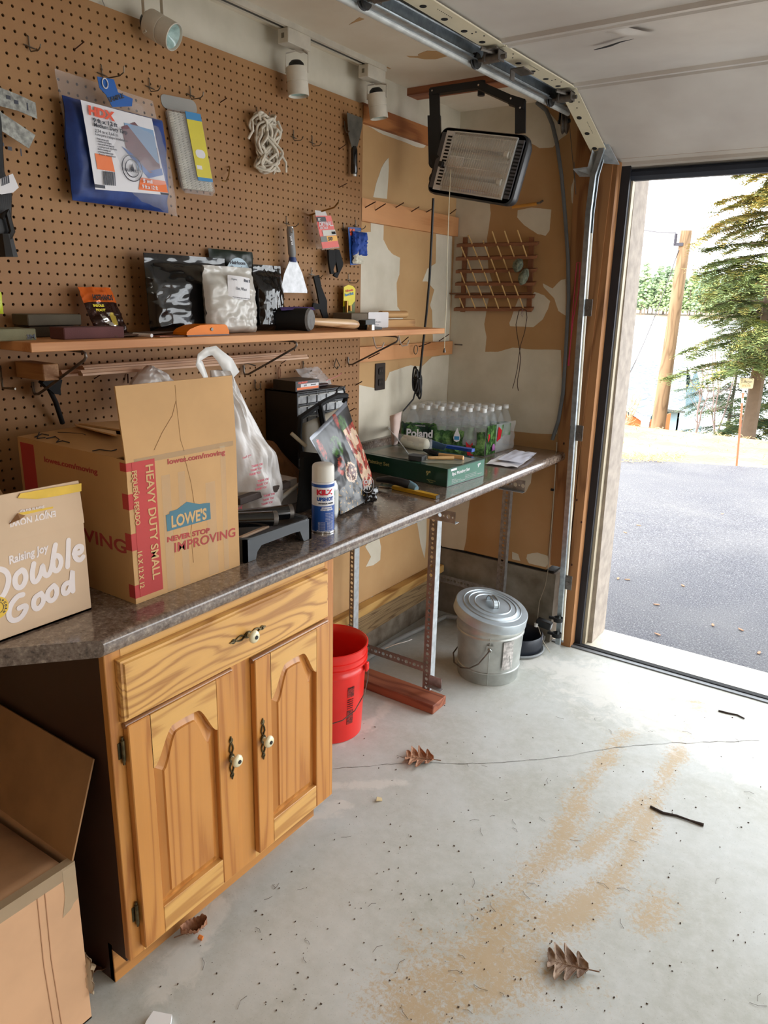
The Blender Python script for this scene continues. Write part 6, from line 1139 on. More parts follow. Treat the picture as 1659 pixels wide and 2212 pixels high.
# white shopping bag with loop handle
M['bagwhite'] = mat('white_polythene', (232, 228, 226), .3, var=.03, alpha=.93); sb = thing('shopping_bag', (.3, -1.72, CT), 'tall white plastic shopping bag with loop handle beside the moving box', 'bag')
def ruffle(nm, m, outline_l, outline_r, x0, T, seed, par, n=40, cr=.008, z0=None):
    """bag from surveyed left and right outlines, top to bottom, with depth T"""
    b = MB(); nv = 40; nu = 30
    def at(L, t_): k_ = t_*(len(L)-1); i = min(len(L)-2, int(k_)); return L[i].lerp(L[i+1], k_-i)
    for sg in (1, -1):
        b.grid(lambda s_, t2: (lambda p: Vector((x0+sg*(T*math.sin(math.pi*s_)**.6*math.sin(math.pi*min(.5, t2*.62+.02))**.9)+sg*cr*(noise.noise(Vector((s_*4+seed, t2*7, 1)))+abs(noise.noise(Vector((s_*9+seed, t2*5, 2)))))*math.sin(math.pi*s_)**.5, p.y, p.z)))(at(outline_l, t2).lerp(at(outline_r, t2), s_)), nu, nv)
    return b.build(nm, m, par, smooth=75)
XS = .30
Lf = [onx(u, v, XS) for u, v in [(455, 800), (462, 850), (465, 900), (470, 960), (480, 1020), (490, 1080), (505, 1125)]]; Rf = [onx(u, v, XS) for u, v in [(500, 800), (525, 870), (560, 940), (585, 975), (596, 1030), (600, 1075), (572, 1128)]]
for p in Lf+Rf: p.z = max(p.z, CT+.003)
ruffle('bag_body', M['bagwhite'], Lf, Rf, XS, .075, 3, sb, cr=.022)
hl = [onx(u, v, XS+.01) for u, v in [(448, 835), (442, 810), (430, 785), (430, 772), (447, 760), (462, 757), (474, 768), (490, 785), (505, 815)]]
b = MB(); hw_ = [.012, .012, .013, .013, .012, .013, .016, .02, .026]
vs = []
for i, p in enumerate(hl): tn = (hl[min(i+1, 8)]-hl[max(i-1, 0)]); s_ = Vector((0, -tn.z, tn.y)).normalized()*hw_[i]; vs += [p+s_+Vector((.006*(i % 2), 0, 0)), p-s_-Vector((.004*(i % 2), 0, 0))]
b.add(vs, [(2*i, 2*i+1, 2*i+3, 2*i+2) for i in range(8)]); b.build('loop_handle', mat('handle_polythene', (236, 234, 230), .3, var=0, alpha=.88), sb, solid=.0008, smooth=70)
b = MB(); nrm = Vector((.9, 0, .1))
for i in range(5):
    for j in range(3): p = onx(543+i*13-j*2.5, 1010+i*32+j*9, XS+.096); fit(b, 'THANK YOU', p, onx(543+i*13-j*2.5+24, 1010+i*32+j*9-6, XS+.096), .006, (1, 0, 0), .001, .0004)
fit(b, 'thank you', onx(524, 992, XS+.07), onx(542, 984, XS+.07), .007, (1, 0, 0), .001); fit(b, 'BY', onx(512, 1107, XS+.08), onx(525, 1098, XS+.08), .012, (1, 0, 0), .002, .0008); b.build('lettering', mat('bag_pink_print', (206, 84, 104), .5, var=0), sb)
# second bag: white handles peeking over the box flap
wb = thing('plastic_bag', onx(330, 830, .2), 'small white plastic bag whose knotted handles show behind the box flap', 'bag')
Lf = [onx(u, v, .15) for u, v in [(322, 789), (300, 808), (285, 830), (280, 900)]]; Rf = [onx(u, v, .15) for u, v in [(328, 790), (355, 805), (378, 828), (385, 900)]]; ruffle('bag_body', M['bagwhite'], Lf, Rf, .15, .05, 8, wb, cr=.014)
# paint tray with rollers
M['tray'] = mat('grey_tray', (74, 78, 82), .4, var=.03); ty = thing('paint_tray', (.45, -1.85, CT), 'dark grey plastic paint tray with two legs beside the aerosol can', 'paint tray')
T0_, T1_ = Vector((.552, -1.975, 0)), Vector((.558, -1.722, 0)); zt0, zt1 = 1.021, 1.028
b = MB(); xa, xb_ = .30, .556; ya, yb = -1.98, -1.715
def tp_(x, y): return (x, y)
rim = [(xb_, ya), (xb_, yb), (xa, yb), (xa, ya)]
z1_ = 1.02
outer = [(p[0], p[1]) for p in rrect(xa, ya, xb_, yb, .03, 5)]; inner = rrect(xa+.007, ya+.007, xb_-.007, yb-.007, .026, 5); floor_ = rrect(xa+.02, ya+.02, xb_-.02, yb-.02, .02, 5); n_ = len(outer)
zf = lambda x: z1_-.012-.035*(1-abs((x-xa)/(xb_-xa)-.3))
vs = [(x, y, z1_-.006) for x, y in outer]+[(x, y, z1_) for x, y in outer]+[(x, y, z1_) for x, y in inner]+[(x, y, zf(x)) for x, y in floor_]
fs = [(i, (i+1) % n_, n_+(i+1) % n_, n_+i) for i in range(n_)]+[(n_+i, n_+(i+1) % n_, 2*n_+(i+1) % n_, 2*n_+i) for i in range(n_)]+[(2*n_+i, 2*n_+(i+1) % n_, 3*n_+(i+1) % n_, 3*n_+i) for i in range(n_)]+[[3*n_+i for i in range(n_)]]
b.add(vs, fs)
# skirt with cut-out between the legs, front side
sk = [(ya+.002, z1_-.003), (ya+.002, CT+.001), (ya+.04, CT+.001), (ya+.046, CT+.02), (ya+.062, CT+.034), (yb-.075, CT+.036), (yb-.05, CT+.034), (yb-.040, CT+.012), (yb-.034, CT+.001), (yb-.002, CT+.001), (yb-.002, z1_-.003)]
b.frame((xb_-.012, 0, 0), (0, 1, 0), (0, 0, 1), (1, 0, 0)); b.prism(sk[::-1], 0, .01); b.frame((0, yb-.012, 0), (1, 0, 0), (0, 0, 1), (0, -1, 0)); b.prism([(xb_-.002, z1_-.003), (xb_-.002, CT+.001), (xb_-.05, CT+.001), (xb_-.06, CT+.03), (xa, CT+.03), (xa, z1_-.003)], -.01, 0)
b.frame((0, ya+.012, 0), (1, 0, 0), (0, 0, 1), (0, -1, 0)); b.prism([(xb_-.002, z1_-.003), (xb_-.002, CT+.001), (xb_-.05, CT+.001), (xb_-.06, CT+.03), (xa, CT+.03), (xa, z1_-.003)], 0, .01); b.at(); b.box((xa, ya+.01, CT+.001), (xa+.006, yb-.01, z1_-.004)); b.build('tray_shell', M['tray'], ty, smooth=30)
def roller_tube(p, q, lab):
    t_ = thing('paint_roller_cover', (p+q)/2, lab, 'paint roller'); b = MB(); b.tube([p, q], [.021, .021], 18); b.build('sleeve', M['mylar'], t_, smooth=40); d = (q-p).normalized()
    b = MB(); b.tube([q, q+d*.012], [.0215, .0215], 18); b.build('cuff', M['dull_steel'], t_, smooth=40); b = MB(); b.tube([q+d*.0121, q+d*.0135], [.019, .017], 18); b.build('white_core', M['paper'], t_, smooth=40); b = MB(); b.tube([q+d*.0136, q+d*.014], [.0125, .0125], 16); b.build('bore', M['matte_black'], t_)
roller_tube(Vector((.40, -1.945, 1.035)), Vector((.50, -1.755, 1.034)), 'black wrapped roller cover with open white end, right one in the tray'); roller_tube(Vector((.44, -1.96, 1.045)), Vector((.515, -1.835, 1.036)), 'black wrapped roller cover, left one in the tray')
b = MB(); b.at((.52, -1.91, 1.014), (0, 0, .12)); b.box((-.006, -.06, 0), (.006, .06, .006), .001); top(b.build('stir_stick', wood('stick_wood', (176, 150, 128), (140, 116, 96), 'y', 20, 3, .7, seed=50)), 'thin wooden stir stick in the front of the paint tray', 'stick')
b = MB(); b.at((.36, -1.70, 1.048), (0, .03, .12)); b.box((-.012, -.13, 0), (.012, .12, .02), .002); top(b.build('trim_strip', mat('dark_brown_strip', (72, 58, 52), .6)), 'dark brown strip lying behind the paint tray', 'strip')
b = MB(); b.box((.16, -1.62, CT+.001), (.27, -1.45, CT+.085), .001); top(b.build('white_carton', mat('white_carton', (224, 218, 214), .6, var=.03)), 'small white carton behind the aerosol can', 'box')
b = MB(); P = [onx(602, 1080, .33), onx(625, 1062, .30), onx(655, 1040, .27), onx(690, 1022, .24)]; b.tube(P, .007, 10); top(b.build('white_tube', mat('white_pvc', (226, 220, 208), .35, var=.02), smooth=50), 'white plastic tube curving up behind the aerosol can', 'tube')
# aerosol can
def can_warp(cx, cy, z0, r, a0): return lambda p: Vector((cx+(r+p.z)*math.cos(a0+p.x/r), cy+(r+p.z)*math.sin(a0+p.x/r), z0+p.y))
kx, ky, kr = .531, -1.636, .033; kz = thing('aerosol_can', (kx, ky, CT), 'blue and white spray primer can with white cap on the counter edge', 'aerosol can'); M['cblue'] = mat('can_blue', (28, 78, 158), .3, var=.03, coat=.3); M['cwhite'] = mat('can_white', (228, 228, 232), .3, var=.02, coat=.3)
b = MB(); b.at((kx, ky, CT+.001)); b.lathe([(kr-.004, 0), (kr-.001, .001), (kr, .004), (kr, .148), (kr-.001, .15), (kr-.004, .152)], 40); b.build('can_body', M['cwhite'], kz, smooth=40)
for z0, z1 in ((.006, .083), (.138, .147)): b = MB(); b.at((kx, ky, CT)); b.lathe([(kr+.0003, z0), (kr+.0003, z1)], 40, cap=False); b.build('blue_band', M['cblue'], kz, smooth=60)
b = MB(); b.at((kx, ky, CT+.001)); b.lathe([(kr-.003, .0), (kr+.0008, .0), (kr+.0008, .004), (kr-.001, .0045)], 40); b.build('rolled_rim', M['chrome'], kz, smooth=60)
b = MB(); b.at((kx, ky, CT+.153)); b.lathe([(kr-.0005, 0), (kr-.001, .04), (kr-.003, .046), (kr-.007, .049), (0, .0495)], 40); b.build('cap', mat('white_cap', (226, 222, 212), .4, var=.02), kz, smooth=50)
A0 = math.atan2(CY-ky, CX-kx)+.14
def ctext(s_, x0, x1, y, cap, m, bold=0, par=None, r=kr, cx=kx, cy=ky, a0=A0):
    t2 = MB(); t2.text(s_, 1, bold=bold/cap, ext=.0002/cap); xa_ = min(v.x for v in t2.v); xb2 = max(v.x for v in t2.v); b = MB(); b.warp = can_warp(cx, cy, CT, r+.0006, a0); b.add([(x0+(v.x-xa_)/(xb2-xa_)*(x1-x0), y+v.y*cap/.7, v.z*cap) for v in t2.v], t2.f); return b.build('lettering', m, par)
ctext('KILZ', -.024, .026, .117, .0145, mat('kilz_red', (206, 32, 56), .35, var=0), .0009, kz); ctext('UPSHOT', -.023, .029, .099, .010, M['cblue'], .0006, kz); ctext('INTERIOR PRIMER', -.018, .03, .089, .0035, ink, .0002, kz); ctext('OVERHEAD', -.009, .024, .076, .004, M['cwhite'], .0003, kz); ctext('STAIN SEALER', -.012, .028, .070, .004, M['cwhite'], .0003, kz)
for i in range(6): ctext('covers water marks', .002, .028, .060-.0045*i, .0022, M['cwhite'], 0, kz)
for i in range(7): ctext('danger extremely', -.02, .002, .034-.0035*i, .0019, M['cwhite'], 0, kz); ctext('flammable vapour', .007, .028, .034-.0035*i, .0019, M['cwhite'], 0, kz)
ctext('SPECIAL MARKET NET WT. 10 OZ', -.024, .03, .007, .0028, M['cwhite'], .0001, kz)
# smaller can behind
sx, sy = .475, -1.545; sc_ = thing('drink_can', (sx, sy, CT), 'dented silver white can with green lettering behind the spray can', 'can')
b = MB(); b.at((sx, sy, CT+.001)); b.lathe([(.022, 0), (.025, .003), (.031, .012), (.033, .02), (.033, .105), (.031, .115), (.026, .124), (.0255, .127), (.024, .1275), (.0235, .124), (0, .123)], 32); b.build('can_body', mat('silver_can', (196, 198, 200), .3, .6, var=.15, vs=30), sc_, smooth=40)
b = MB(); b.at((sx, sy, CT)); b.lathe([(.0335, .026), (.0335, .1)], 32, cap=False); b.build('label', mat('pale_can_label', (206, 208, 202), .4, .2), sc_, smooth=60)
a0s = math.atan2(CY-sy, CX-sx)+.35
ctext('GREEN', -.012, .012, .088, .011, mat('can_green', (70, 150, 116), .4, var=0), .0012, sc_, .0337, sx, sy, a0s); ctext('sparkling water', -.012, .012, .076, .004, ink, 0, sc_, .0337, sx, sy, a0s)
# parts organizer
og = thing('parts_organizer', (.095, -1.2, CT), 'black parts organizer with rows of small clear drawers against the pegboard', 'organizer'); ox0, ox1, oy0, oy1, oz = .026, .172, -1.335, -1.065, 1.302
b = MB(); b.box((ox0, oy0, CT+.001), (ox1, oy0+.004, oz)); b.box((ox0, oy1-.004, CT+.001), (ox1, oy1, oz)); b.box((ox0, oy0, oz-.004), (ox1, oy1, oz)); b.box((ox0, oy0, CT+.001), (ox1, oy1, CT+.006)); b.box((ox0, oy0, CT+.001), (ox0+.003, oy1, oz)); b.build('cabinet_shell', mat('black_organizer', (24, 24, 27), .5), og)
NCo, NRo = 5, 9; cw, rh_ = (oy1-oy0-.008)/NCo, (oz-CT-.016)/NRo
b = MB()
for j in range(NRo+1): z_ = CT+.008+j*rh_; b.box((ox1-.01, oy0+.004, z_-.0015), (ox1+.0005, oy1-.004, z_+.0015))
for i in range(NCo+1): y_ = oy0+.004+i*cw; b.box((ox1-.01, y_-.0015, CT+.006), (ox1+.0003, y_+.0015, oz-.004))
b.build('grid_frame', mat('grey_grid', (92, 94, 98), .5), og)
dw = None; M['drawer'] = mat('frosted_drawer', (186, 188, 190), .25, var=.2, vs=60); M['drip'] = mat('drawer_lip', (196, 196, 190), .3)
for j in range(NRo):
    for i in range(NCo):
        y_, z_ = oy0+.004+i*cw+cw/2, CT+.008+j*rh_
        if dw is None:
            b = MB(); b.box((ox1-.1, y_-cw/2+.003, z_+.003), (ox1-.002, y_+cw/2-.003, z_+rh_-.004), .001); dw = b.build('small_drawer', M['drawer'], og); b = MB(); b.box((ox1-.002, y_-cw/2+.004, z_+rh_-.008), (ox1+.006, y_+cw/2-.004, z_+rh_-.005)); b.build('drawer_lip', M['drip'], dw); bx_, bz = y_, z_
        else:
            c = dw.copy(); COL.objects.link(c); c.parent = og; c.location = dw.location+Vector((0, y_-bx_, z_-bz))
            for ch in list(dw.children): d_ = ch.copy(); COL.objects.link(d_); d_.parent = c
scb = thing('screw_box', (.11, -1.28, oz), 'black and orange screw box on top of the parts organizer', 'box')
b = MB(); b.box((.06, -1.332, oz+.001), (.163, -1.205, oz+.036), .0008); b.build('box_body', mat('screw_box_black', (40, 38, 38), .4), scb)
b = MB(); b.box((.1632, -1.325, oz+.002), (.1636, -1.21, oz+.034)); scl = b.build('front_label', mat('box_label_dark', (66, 46, 44), .4), scb); b = MB(); b.box((.1637, -1.325, oz+.006), (.164, -1.21, oz+.014)); b.build('orange_band', orange, scb); b = MB(); b.box((.1637, -1.305, oz+.014), (.164, -1.21, oz+.025)); sw2 = b.build('white_band', M['paper'], scb)
b = MB(); fit(b, 'GRIP', (.1642, -1.32, oz+.027), (.1642, -1.27, oz+.027), .006, (1, 0, 0), .0003, .0005); b.build('lettering', redo, scl); b = MB(); b.box((.1641, -1.25, oz+.018), (.1643, -1.225, oz+.021)); b.box((.1641, -1.252, oz+.0165), (.1643, -1.25, oz+.0225)); fit(b, '#8', (.1642, -1.29, oz+.017), (.1642, -1.275, oz+.017), .006, (1, 0, 0), .0002); b.build('screw_print', ink, sw2)
zb2 = thing('zip_bag', (.1, -1.13, oz), 'clear plastic bag with pink seal and dark bits on the organizer top', 'bag'); b = MB(); b.frame((.11, -1.13, oz+.002), (0, 1, 0), (-.75, 0, .66), (.66, 0, .75)); pouch(b, .13, .09, .012, 6, .008, 16, 16, flat=.2); b.build('film', M['clear2'], zb2, smooth=70); b = MB(); b.box((.09, -1.18, oz+.002), (.13, -1.11, oz+.012), .003); b.build('contents', mat('dark_bits', (72, 46, 44), .5, var=.3, vs=90), zb2); b = MB(); b.tube([onx(705, 822, .12), onx(730, 812, .12), onx(738, 806, .12)], .0012, 5); b.build('seal', mat('pink_seal', (206, 90, 96), .4), zb2)
b = MB(); g = random.Random(3); P = onx(603, 792, .03)
for k_ in range(2): b.tube([P+Vector((0, .004*math.sin(a)*(k_+1), -.022+.022*math.cos(a))) for a in [math.tau*i/12 for i in range(12)]], .0012, 4, close=True)
top(b.build('rubber_bands', mat('rubber_tan', (150, 96, 60), .6)), 'brown rubber bands hanging on a nail above the screw box', 'rubber bands')
# paper bag behind
pb_ = thing('paper_bag', (.2, -1.6, CT), 'crumpled brown paper bag behind the white carton', 'bag'); Lf = [onx(u, v, .16) for u, v in [(575, 950), (580, 1000), (590, 1060), (595, 1100)]]; Rf = [onx(u, v, .16) for u, v in [(590, 953), (618, 990), (640, 1010), (650, 1100)]]
for p in Lf+Rf: p.z = max(p.z, CT+.002)
ruffle('bag_body', mat('brown_kraft_bag', (150, 104, 66), .85, var=.1), Lf, Rf, .16, .05, 21, pb_, cr=.01)
# tote bag standing open
tb_ = thing('tote_bag', (.3, -1.35, CT), 'black edged tote bag with khaki panels standing open behind the food bag', 'bag'); khaki = mat('khaki_panel', (150, 138, 118), .6, var=.06); XT = .245
def quad4(pts, nu, nv, bul=0, seed=0): return lambda s_, t_: pts[0].lerp(pts[1], s_).lerp(pts[3].lerp(pts[2], s_), t_)+Vector((bul*math.sin(math.pi*s_)+.004*noise.noise(Vector((s_*5, t_*5, seed))), 0, 0))
b = MB(); pn = [onx(650, 1000, XT+.02), onx(752, 960, XT), onx(750, 872, XT-.02), onx(652, 915, XT)]; pn[0].z = max(CT+.004, pn[0].z-.06); pn[1].z = CT+.004; b.grid(quad4(pn, 10, 10, .008), 10, 10); b.build('inner_panel', khaki, tb_, solid=.002, smooth=60)
def ribbon(P, w_, nm, m, par, dx=.004): b = MB(); b.tube(P, w_, 6); return b.build(nm, m, par, smooth=50)
ribbon([onx(u, v, XT+.004) for u, v in [(652, 985), (645, 940), (648, 903), (670, 888), (700, 868), (727, 855), (748, 855), (744, 870)]], .0105, 'rim_band', M['matte_black'], tb_)
ribbon([onx(u, v, XT+.01) for u, v in [(690, 872), (698, 915), (702, 960)]], .010, 'centre_band', M['matte_black'], tb_); ribbon([onx(u, v, XT) for u, v in [(728, 852), (727, 842), (734, 836), (742, 840), (746, 852)]], .003, 'handle_loop', M['matte_black'], tb_)
b = MB(); pn = [Vector((.36, -1.56, CT+.002)), Vector((.3, -1.3, CT+.002)), onx(700, 980, XT+.06), onx(650, 975, XT+.04)]; b.grid(quad4(pn, 8, 8, .02), 8, 8); b.build('front_panel', M['matte_black'], tb_, solid=.003, smooth=60)
b = MB(); b.tube([onx(629, 936, .30), onx(661, 964, .33)], .0062, 10); top(b.build('pale_stick', mat('pale_stick', (206, 194, 168), .6), smooth=50), 'pale round stick poking out of the tote bag', 'stick')
# printed food bag
fb = thing('food_bag', (.47, -1.42, CT), 'crumpled shiny black bag printed with vegetables, meat and a bowl of spice', 'bag')
Lp = [onx(668, 946, .42), onx(690, 985, .43), onx(708, 1030, .45), onx(722, 1075, .46), onx(728, 1112, .47)]; Rp = [onx(748, 866, .33), onx(765, 920, .36), onx(785, 970, .385), onx(802, 1020, .40), onx(808, 1068, .43)]
Lp[-1].z = CT+.003; Rp[-1].z = CT+.012
def fbf(s_, t_, sg):
    def at(L, t2): k_ = t2*(len(L)-1); i = min(len(L)-2, int(k_)); return L[i].lerp(L[i+1], k_-i)
    p = at(Lp, 1-t_).lerp(at(Rp, 1-t_), s_); e = math.sin(math.pi*min(1, max(0, s_)))**.5*min(1, (1-t_)*2.2)**.7; n = noise.noise(Vector((s_*4, t_*5, 3)))*.014+abs(noise.noise(Vector((s_*9, t_*10, 7))))*.004
    q = p+Vector((.8, -.55, .2))*(sg*.032*e+n*e); q.z = max(q.z, CT+.002); return q
def fbm(s_, t_):
    d = lambda a, c, r, q=1.: (s_-a)**2+((t_-c)*q)**2 < r*r
    if d(.47, .40, .13, 1.2): return 5 if d(.47, .4, .105, 1.2) and noise.noise(Vector((s_*40, t_*40, 0))) > -.25 else 4
    if d(.38, .72, .14, 1.3) and noise.noise(Vector((s_*14, t_*14, 1))) > -.12: return 1
    if s_ > .66 and t_ > .14 and t_ < .8: return 2 if noise.noise(Vector((s_*12, t_*12, 4))) > .02 else 4
    if d(.3, .52, .1) and noise.noise(Vector((s_*16, t_*16, 9))) > 0: return 2
    if d(.72, .85, .09, 1) : return 1
    if d(.1, .8, .05, .4) or d(.62, .92, .05, .6): return 2
    if t_ < .3 and noise.noise(Vector((s_*30, t_*30, 6))) > .34: return 3
    if t_ > .96 or s_ < .02: return 6
    return 0
b = MB(); nu, nv = 56, 70
for sg in (1, -1):
    o_ = len(b.v); b.v += [fbf(i/nu, j/nv, sg) for j in range(nv+1) for i in range(nu+1)]
    for j in range(nv):
        for i in range(nu): b.f.append([o_+j*(nu+1)+i, o_+j*(nu+1)+i+1, o_+(j+1)*(nu+1)+i+1, o_+(j+1)*(nu+1)+i]); b.m.append(fbm((i+.5)/nu, (j+.5)/nv) if sg > 0 else 0)
fc_ = lambda n, c, v_=.15: mat(n, c, .3, var=v_, vs=60, coat=.15)
fbo = b.build('printed_film', [fc_('food_black', (20, 20, 22)), fc_('food_green', (74, 122, 48), .4), fc_('food_red', (196, 74, 56), .4), fc_('food_gold', (160, 124, 60)), fc_('food_pale', (222, 190, 160)), fc_('food_chilli', (112, 38, 28), .4), mat('food_silver', (120, 122, 128), .25, .5)], fb, smooth=70)
b = MB(); c_ = fbf(.74, .2, 1)+Vector((.03, -.03, .005)); nn = Vector((.75, -.65, .1)).normalized(); ex = Vector((0, 0, 1)).cross(nn).normalized(); b.frame(c_, ex, nn.cross(ex), nn); b.tube([(.02*math.cos(a), .028*math.sin(a), 0) for a in [math.tau*i/24 for i in range(24)]], .0008, 4, close=True); fit(b, 'OH', c_-ex*.013+Vector((0, 0, .002)), c_+ex*.013+Vector((0, 0, .002)), .013, nn, .001, .0012); fit(b, 'MY', c_-ex*.013-Vector((0, 0, .017)), c_+ex*.013-Vector((0, 0, .017)), .013, nn, .001, .0012); b.build('badge_print', M['paper'], fbo)
b = MB(); h_1 = onx(800, 1085, .47); b.frame(h_1+Vector((0, 0, .0)), (.4, .9, 0), (0, .1, 1), (.9, -.4, 0)); pouch(b, .05, .05, .01, 2, .008, 10, 10, flat=0); b.build('folded_corner', M['mylar'], fb, smooth=60)
# painting set box
M['pgreen'] = mat('dark_green_box', (24, 66, 48), .3, var=.05, coat=.3); M['pgreen2'] = mat('mid_green_label', (62, 118, 96), .4, var=.06)
px_ = thing('painting_set_box', (.36, -.72, CT), 'flat dark green painting set box holding brushes on its lid', 'box'); pA, pB, pD = onz(965, 1053, CT), onz(1045, 1028, CT), None
e1 = (pB-pA); wbx = e1.length; e1.normalize(); e2 = Vector((-e1.y, e1.x, 0)); e2 = Vector((-.975, .08, 0)); e2 = (e2-e1*e2.dot(e1)).normalized(); lbx = .44; PH = .068
def pbx(a, c, z): return pA+e1*a+e2*c+Vector((0, 0, z+.001))
b = MB(); b.add([pbx(0, 0, 0), pbx(wbx, 0, 0), pbx(wbx, lbx, 0), pbx(0, lbx, 0), pbx(0, 0, PH), pbx(wbx, 0, PH), pbx(wbx, lbx, PH), pbx(0, lbx, PH)], [(0, 3, 2, 1), (4, 5, 6, 7), (0, 1, 5, 4), (1, 2, 6, 5), (2, 3, 7, 6), (3, 0, 4, 7)]); pbo = b.build('carton', M['pgreen'], px_)
nR = -e2; nL = -e1
b = MB(); b.add([pbx(.004, -.0006, .003), pbx(wbx-.004, -.0006, .003), pbx(wbx-.004, -.0006, PH-.003), pbx(.004, -.0006, PH-.003)], [(0, 1, 2, 3)]); pl2 = b.build('end_label', M['pgreen2'], px_)
b = MB(); b.add([pbx(.1, .01, PH+.0006), pbx(wbx-.03, .02, PH+.0006), pbx(wbx-.05, lbx-.03, PH+.0006), pbx(.02, lbx-.05, PH+.0006), pbx(.03, .12, PH+.0006)], [(0, 1, 2, 3, 4)]); b.build('lid_print_sheen', mat('lid_silver_sheen', (176, 172, 160), .3, var=.2, vs=9, rgb2=(132, 142, 128)), px_)  # silver lid print with its reflection put into the colour
b = MB(); fit(b, '8pc Painting Set', pbx(.03, 0, .038), pbx(.15, 0, .04), .012, nR, .001, .0005); fit(b, '9"', pbx(wbx-.052, 0, .042), pbx(wbx-.032, 0, .042), .014, nR, .001, .001)
for i in range(3): fit(b, ('Ideal for', 'smooth and semi', 'smooth surfaces')[i], pbx(.03, 0, .02-.006*i), pbx(.06+.03*i, 0, .02-.006*i), .0042, nR, .001); fit(b, 'Ideal pour peinture latex', pbx(.12, 0, .024-.006*i), pbx(.2, 0, .024-.006*i), .003, nR, .001)
fit(b, 'High Density', pbx(wbx-.05, 0, .014), pbx(wbx-.02, 0, .014), .004, nR, .001); b.build('lettering', M['paper'], pl2)
b = MB(); b.add([pbx(.022, -.0012, .056), pbx(.06, -.0012, .056), pbx(.06, -.0012, .064), pbx(.022, -.0012, .064)], [(0, 1, 2, 3)]); b.build('white_logo_strip', M['paper'], pl2)
b = MB(); fit(b, '9"', pbx(0, .095, .03), pbx(0, .075, .03), .017, nL, .001, .001); fit(b, '8pc Painting Set', pbx(0, .42, .035), pbx(0, .27, .035), .014, nL, .001, .0006); fit(b, 'High Density', pbx(0, .09, .012), pbx(0, .05, .012), .0045, nL, .001); fit(b, 'Rolls', pbx(0, .08, .005), pbx(0, .06, .005), .004, nL, .001); b.build('lettering', mat('pale_gold_print', (190, 182, 120), .4, var=0), pbo)
# brushes on the lid
ZL = CT+PH+.002
def H1(u, v, dz=0): return onz(u, v, ZL+dz)
fo = thing('foam_brush', H1(940, 990), 'grey foam brush with wooden handle lying front on the green box', 'brush'); b = MB(); a, q = H1(883, 985, .01), H1(923, 990, .01); d = (q-a).normalized(); s_ = Vector((-d.y, d.x, 0)); b.frame(a-Vector((0, 0, .010)), d, s_, (0, 0, 1)); b.prism([(0, -.003), (.012, -.024), (.065, -.024), (.065, .022), (.01, .022)], 0, .018); b.build('foam_head', mat('grey_foam', (74, 74, 74), .95, bump=.4, bs=300), fo)
b = MB(); b.tube([H1(924, 989, .009), H1(980, 989, .007)], [.006, .0075], 10); b.build('handle', wood('pale_handle', (220, 178, 122), (190, 144, 90), 'x', 8, 4, .5, seed=60), fo, smooth=50)
bb = thing('paint_brush', H1(940, 975), 'small brush with black head and wooden handle lying across the green box', 'brush'); b = MB(); a, q = H1(915, 972, .01), H1(948, 982, .01); b.tube([a, a.lerp(q, .5), q], [.004, .013, .011], 8); b.build('black_head', M['matte_black'], bb); b = MB(); b.tube([q, H1(1001, 989, .009)], [.007, .0085], 10); b.build('handle', wood('pale_handle_b', (216, 172, 116), (186, 140, 86), 'x', 8, 4, .5, seed=61), bb, smooth=50)
bl_ = thing('blue_brush', H1(990, 970), 'paint brush with flat bright blue handle at the back of the green box', 'brush'); b = MB(); a, q = H1(958, 966, .006), H1(1022, 976, .006); d = (q-a).normalized(); s_ = Vector((-d.y, d.x, 0)); b.frame(a, d, s_, (0, 0, 1)); L_ = (q-a).length; b.prism([(0, -.004), (.03, -.012), (L_*.9, -.015), (L_, -.012), (L_, .012), (L_*.9, .015), (.03, .012), (0, .004)], 0, .012); b.build('handle', mat('bright_blue', (30, 76, 172), .35, var=.03), bl_); b = MB(); b.tube([a+Vector((0, 0, .006)), a-d*.01+Vector((0, 0, .006)), H1(940, 962, .008)], [.007, .007, .012], 8); b.build('bristles', mat('cream_bristle', (206, 200, 180), .8), bl_)
rw = thing('roller_sleeve_pack', H1(900, 960), 'white roller sleeve in clear wrapping at the back of the green box', 'package'); b = MB(); a, q = H1(868, 952, .028), H1(925, 962, .024); b.tube([a, a.lerp(q, .08), a.lerp(q, .5), a.lerp(q, .92), q], [.015, .026, .027, .026, .014], 18); b.build('sleeve', mat('white_nap', (226, 222, 200), .7), rw, smooth=60); b = MB(); b.frame((a+q)/2+Vector((0, -.0, -.026)), (q-a).normalized(), (0, 0, 1), (.5, -.8, 0)); pouch(b, .16, .055, .032, 5, .006, 14, 12, flat=0); b.build('wrapping', M['clear'], rw, smooth=60)
zp = thing('zip_pouch', H1(870, 960), 'empty clear zip pouch leaning at the left of the roller sleeve', 'bag'); b = MB(); c4 = [H1(838, 935, .0)+Vector((0, 0, .03)), H1(885, 985, .0), H1(878, 975, .05), H1(838, 925, .07)]; b.grid(quad4(c4, 8, 8, .004), 8, 8); b.build('pouch', mat('frosted_pouch', (196, 200, 200), .3, var=0, alpha=.6), zp, solid=.002, smooth=60)
b = MB(); c4 = [onx(846, 965, .14), onx(858, 975, .15), onx(868, 888, .13), onx(842, 898, .10)]; c4[0].z = c4[1].z = ZL; b.grid(lambda s_, t_: quad4(c4, 8, 8, .0)(s_, t_)+Vector((.01*math.sin(math.pi*s_), -.02*math.sin(math.pi*s_), 0)), 8, 8); top(b.build('pink_paper', mat('pinkish_paper', (214, 190, 180), .7, var=.05), solid=.0008, smooth=60), 'curved pinkish paper sheet standing beside the water bottles', 'paper')
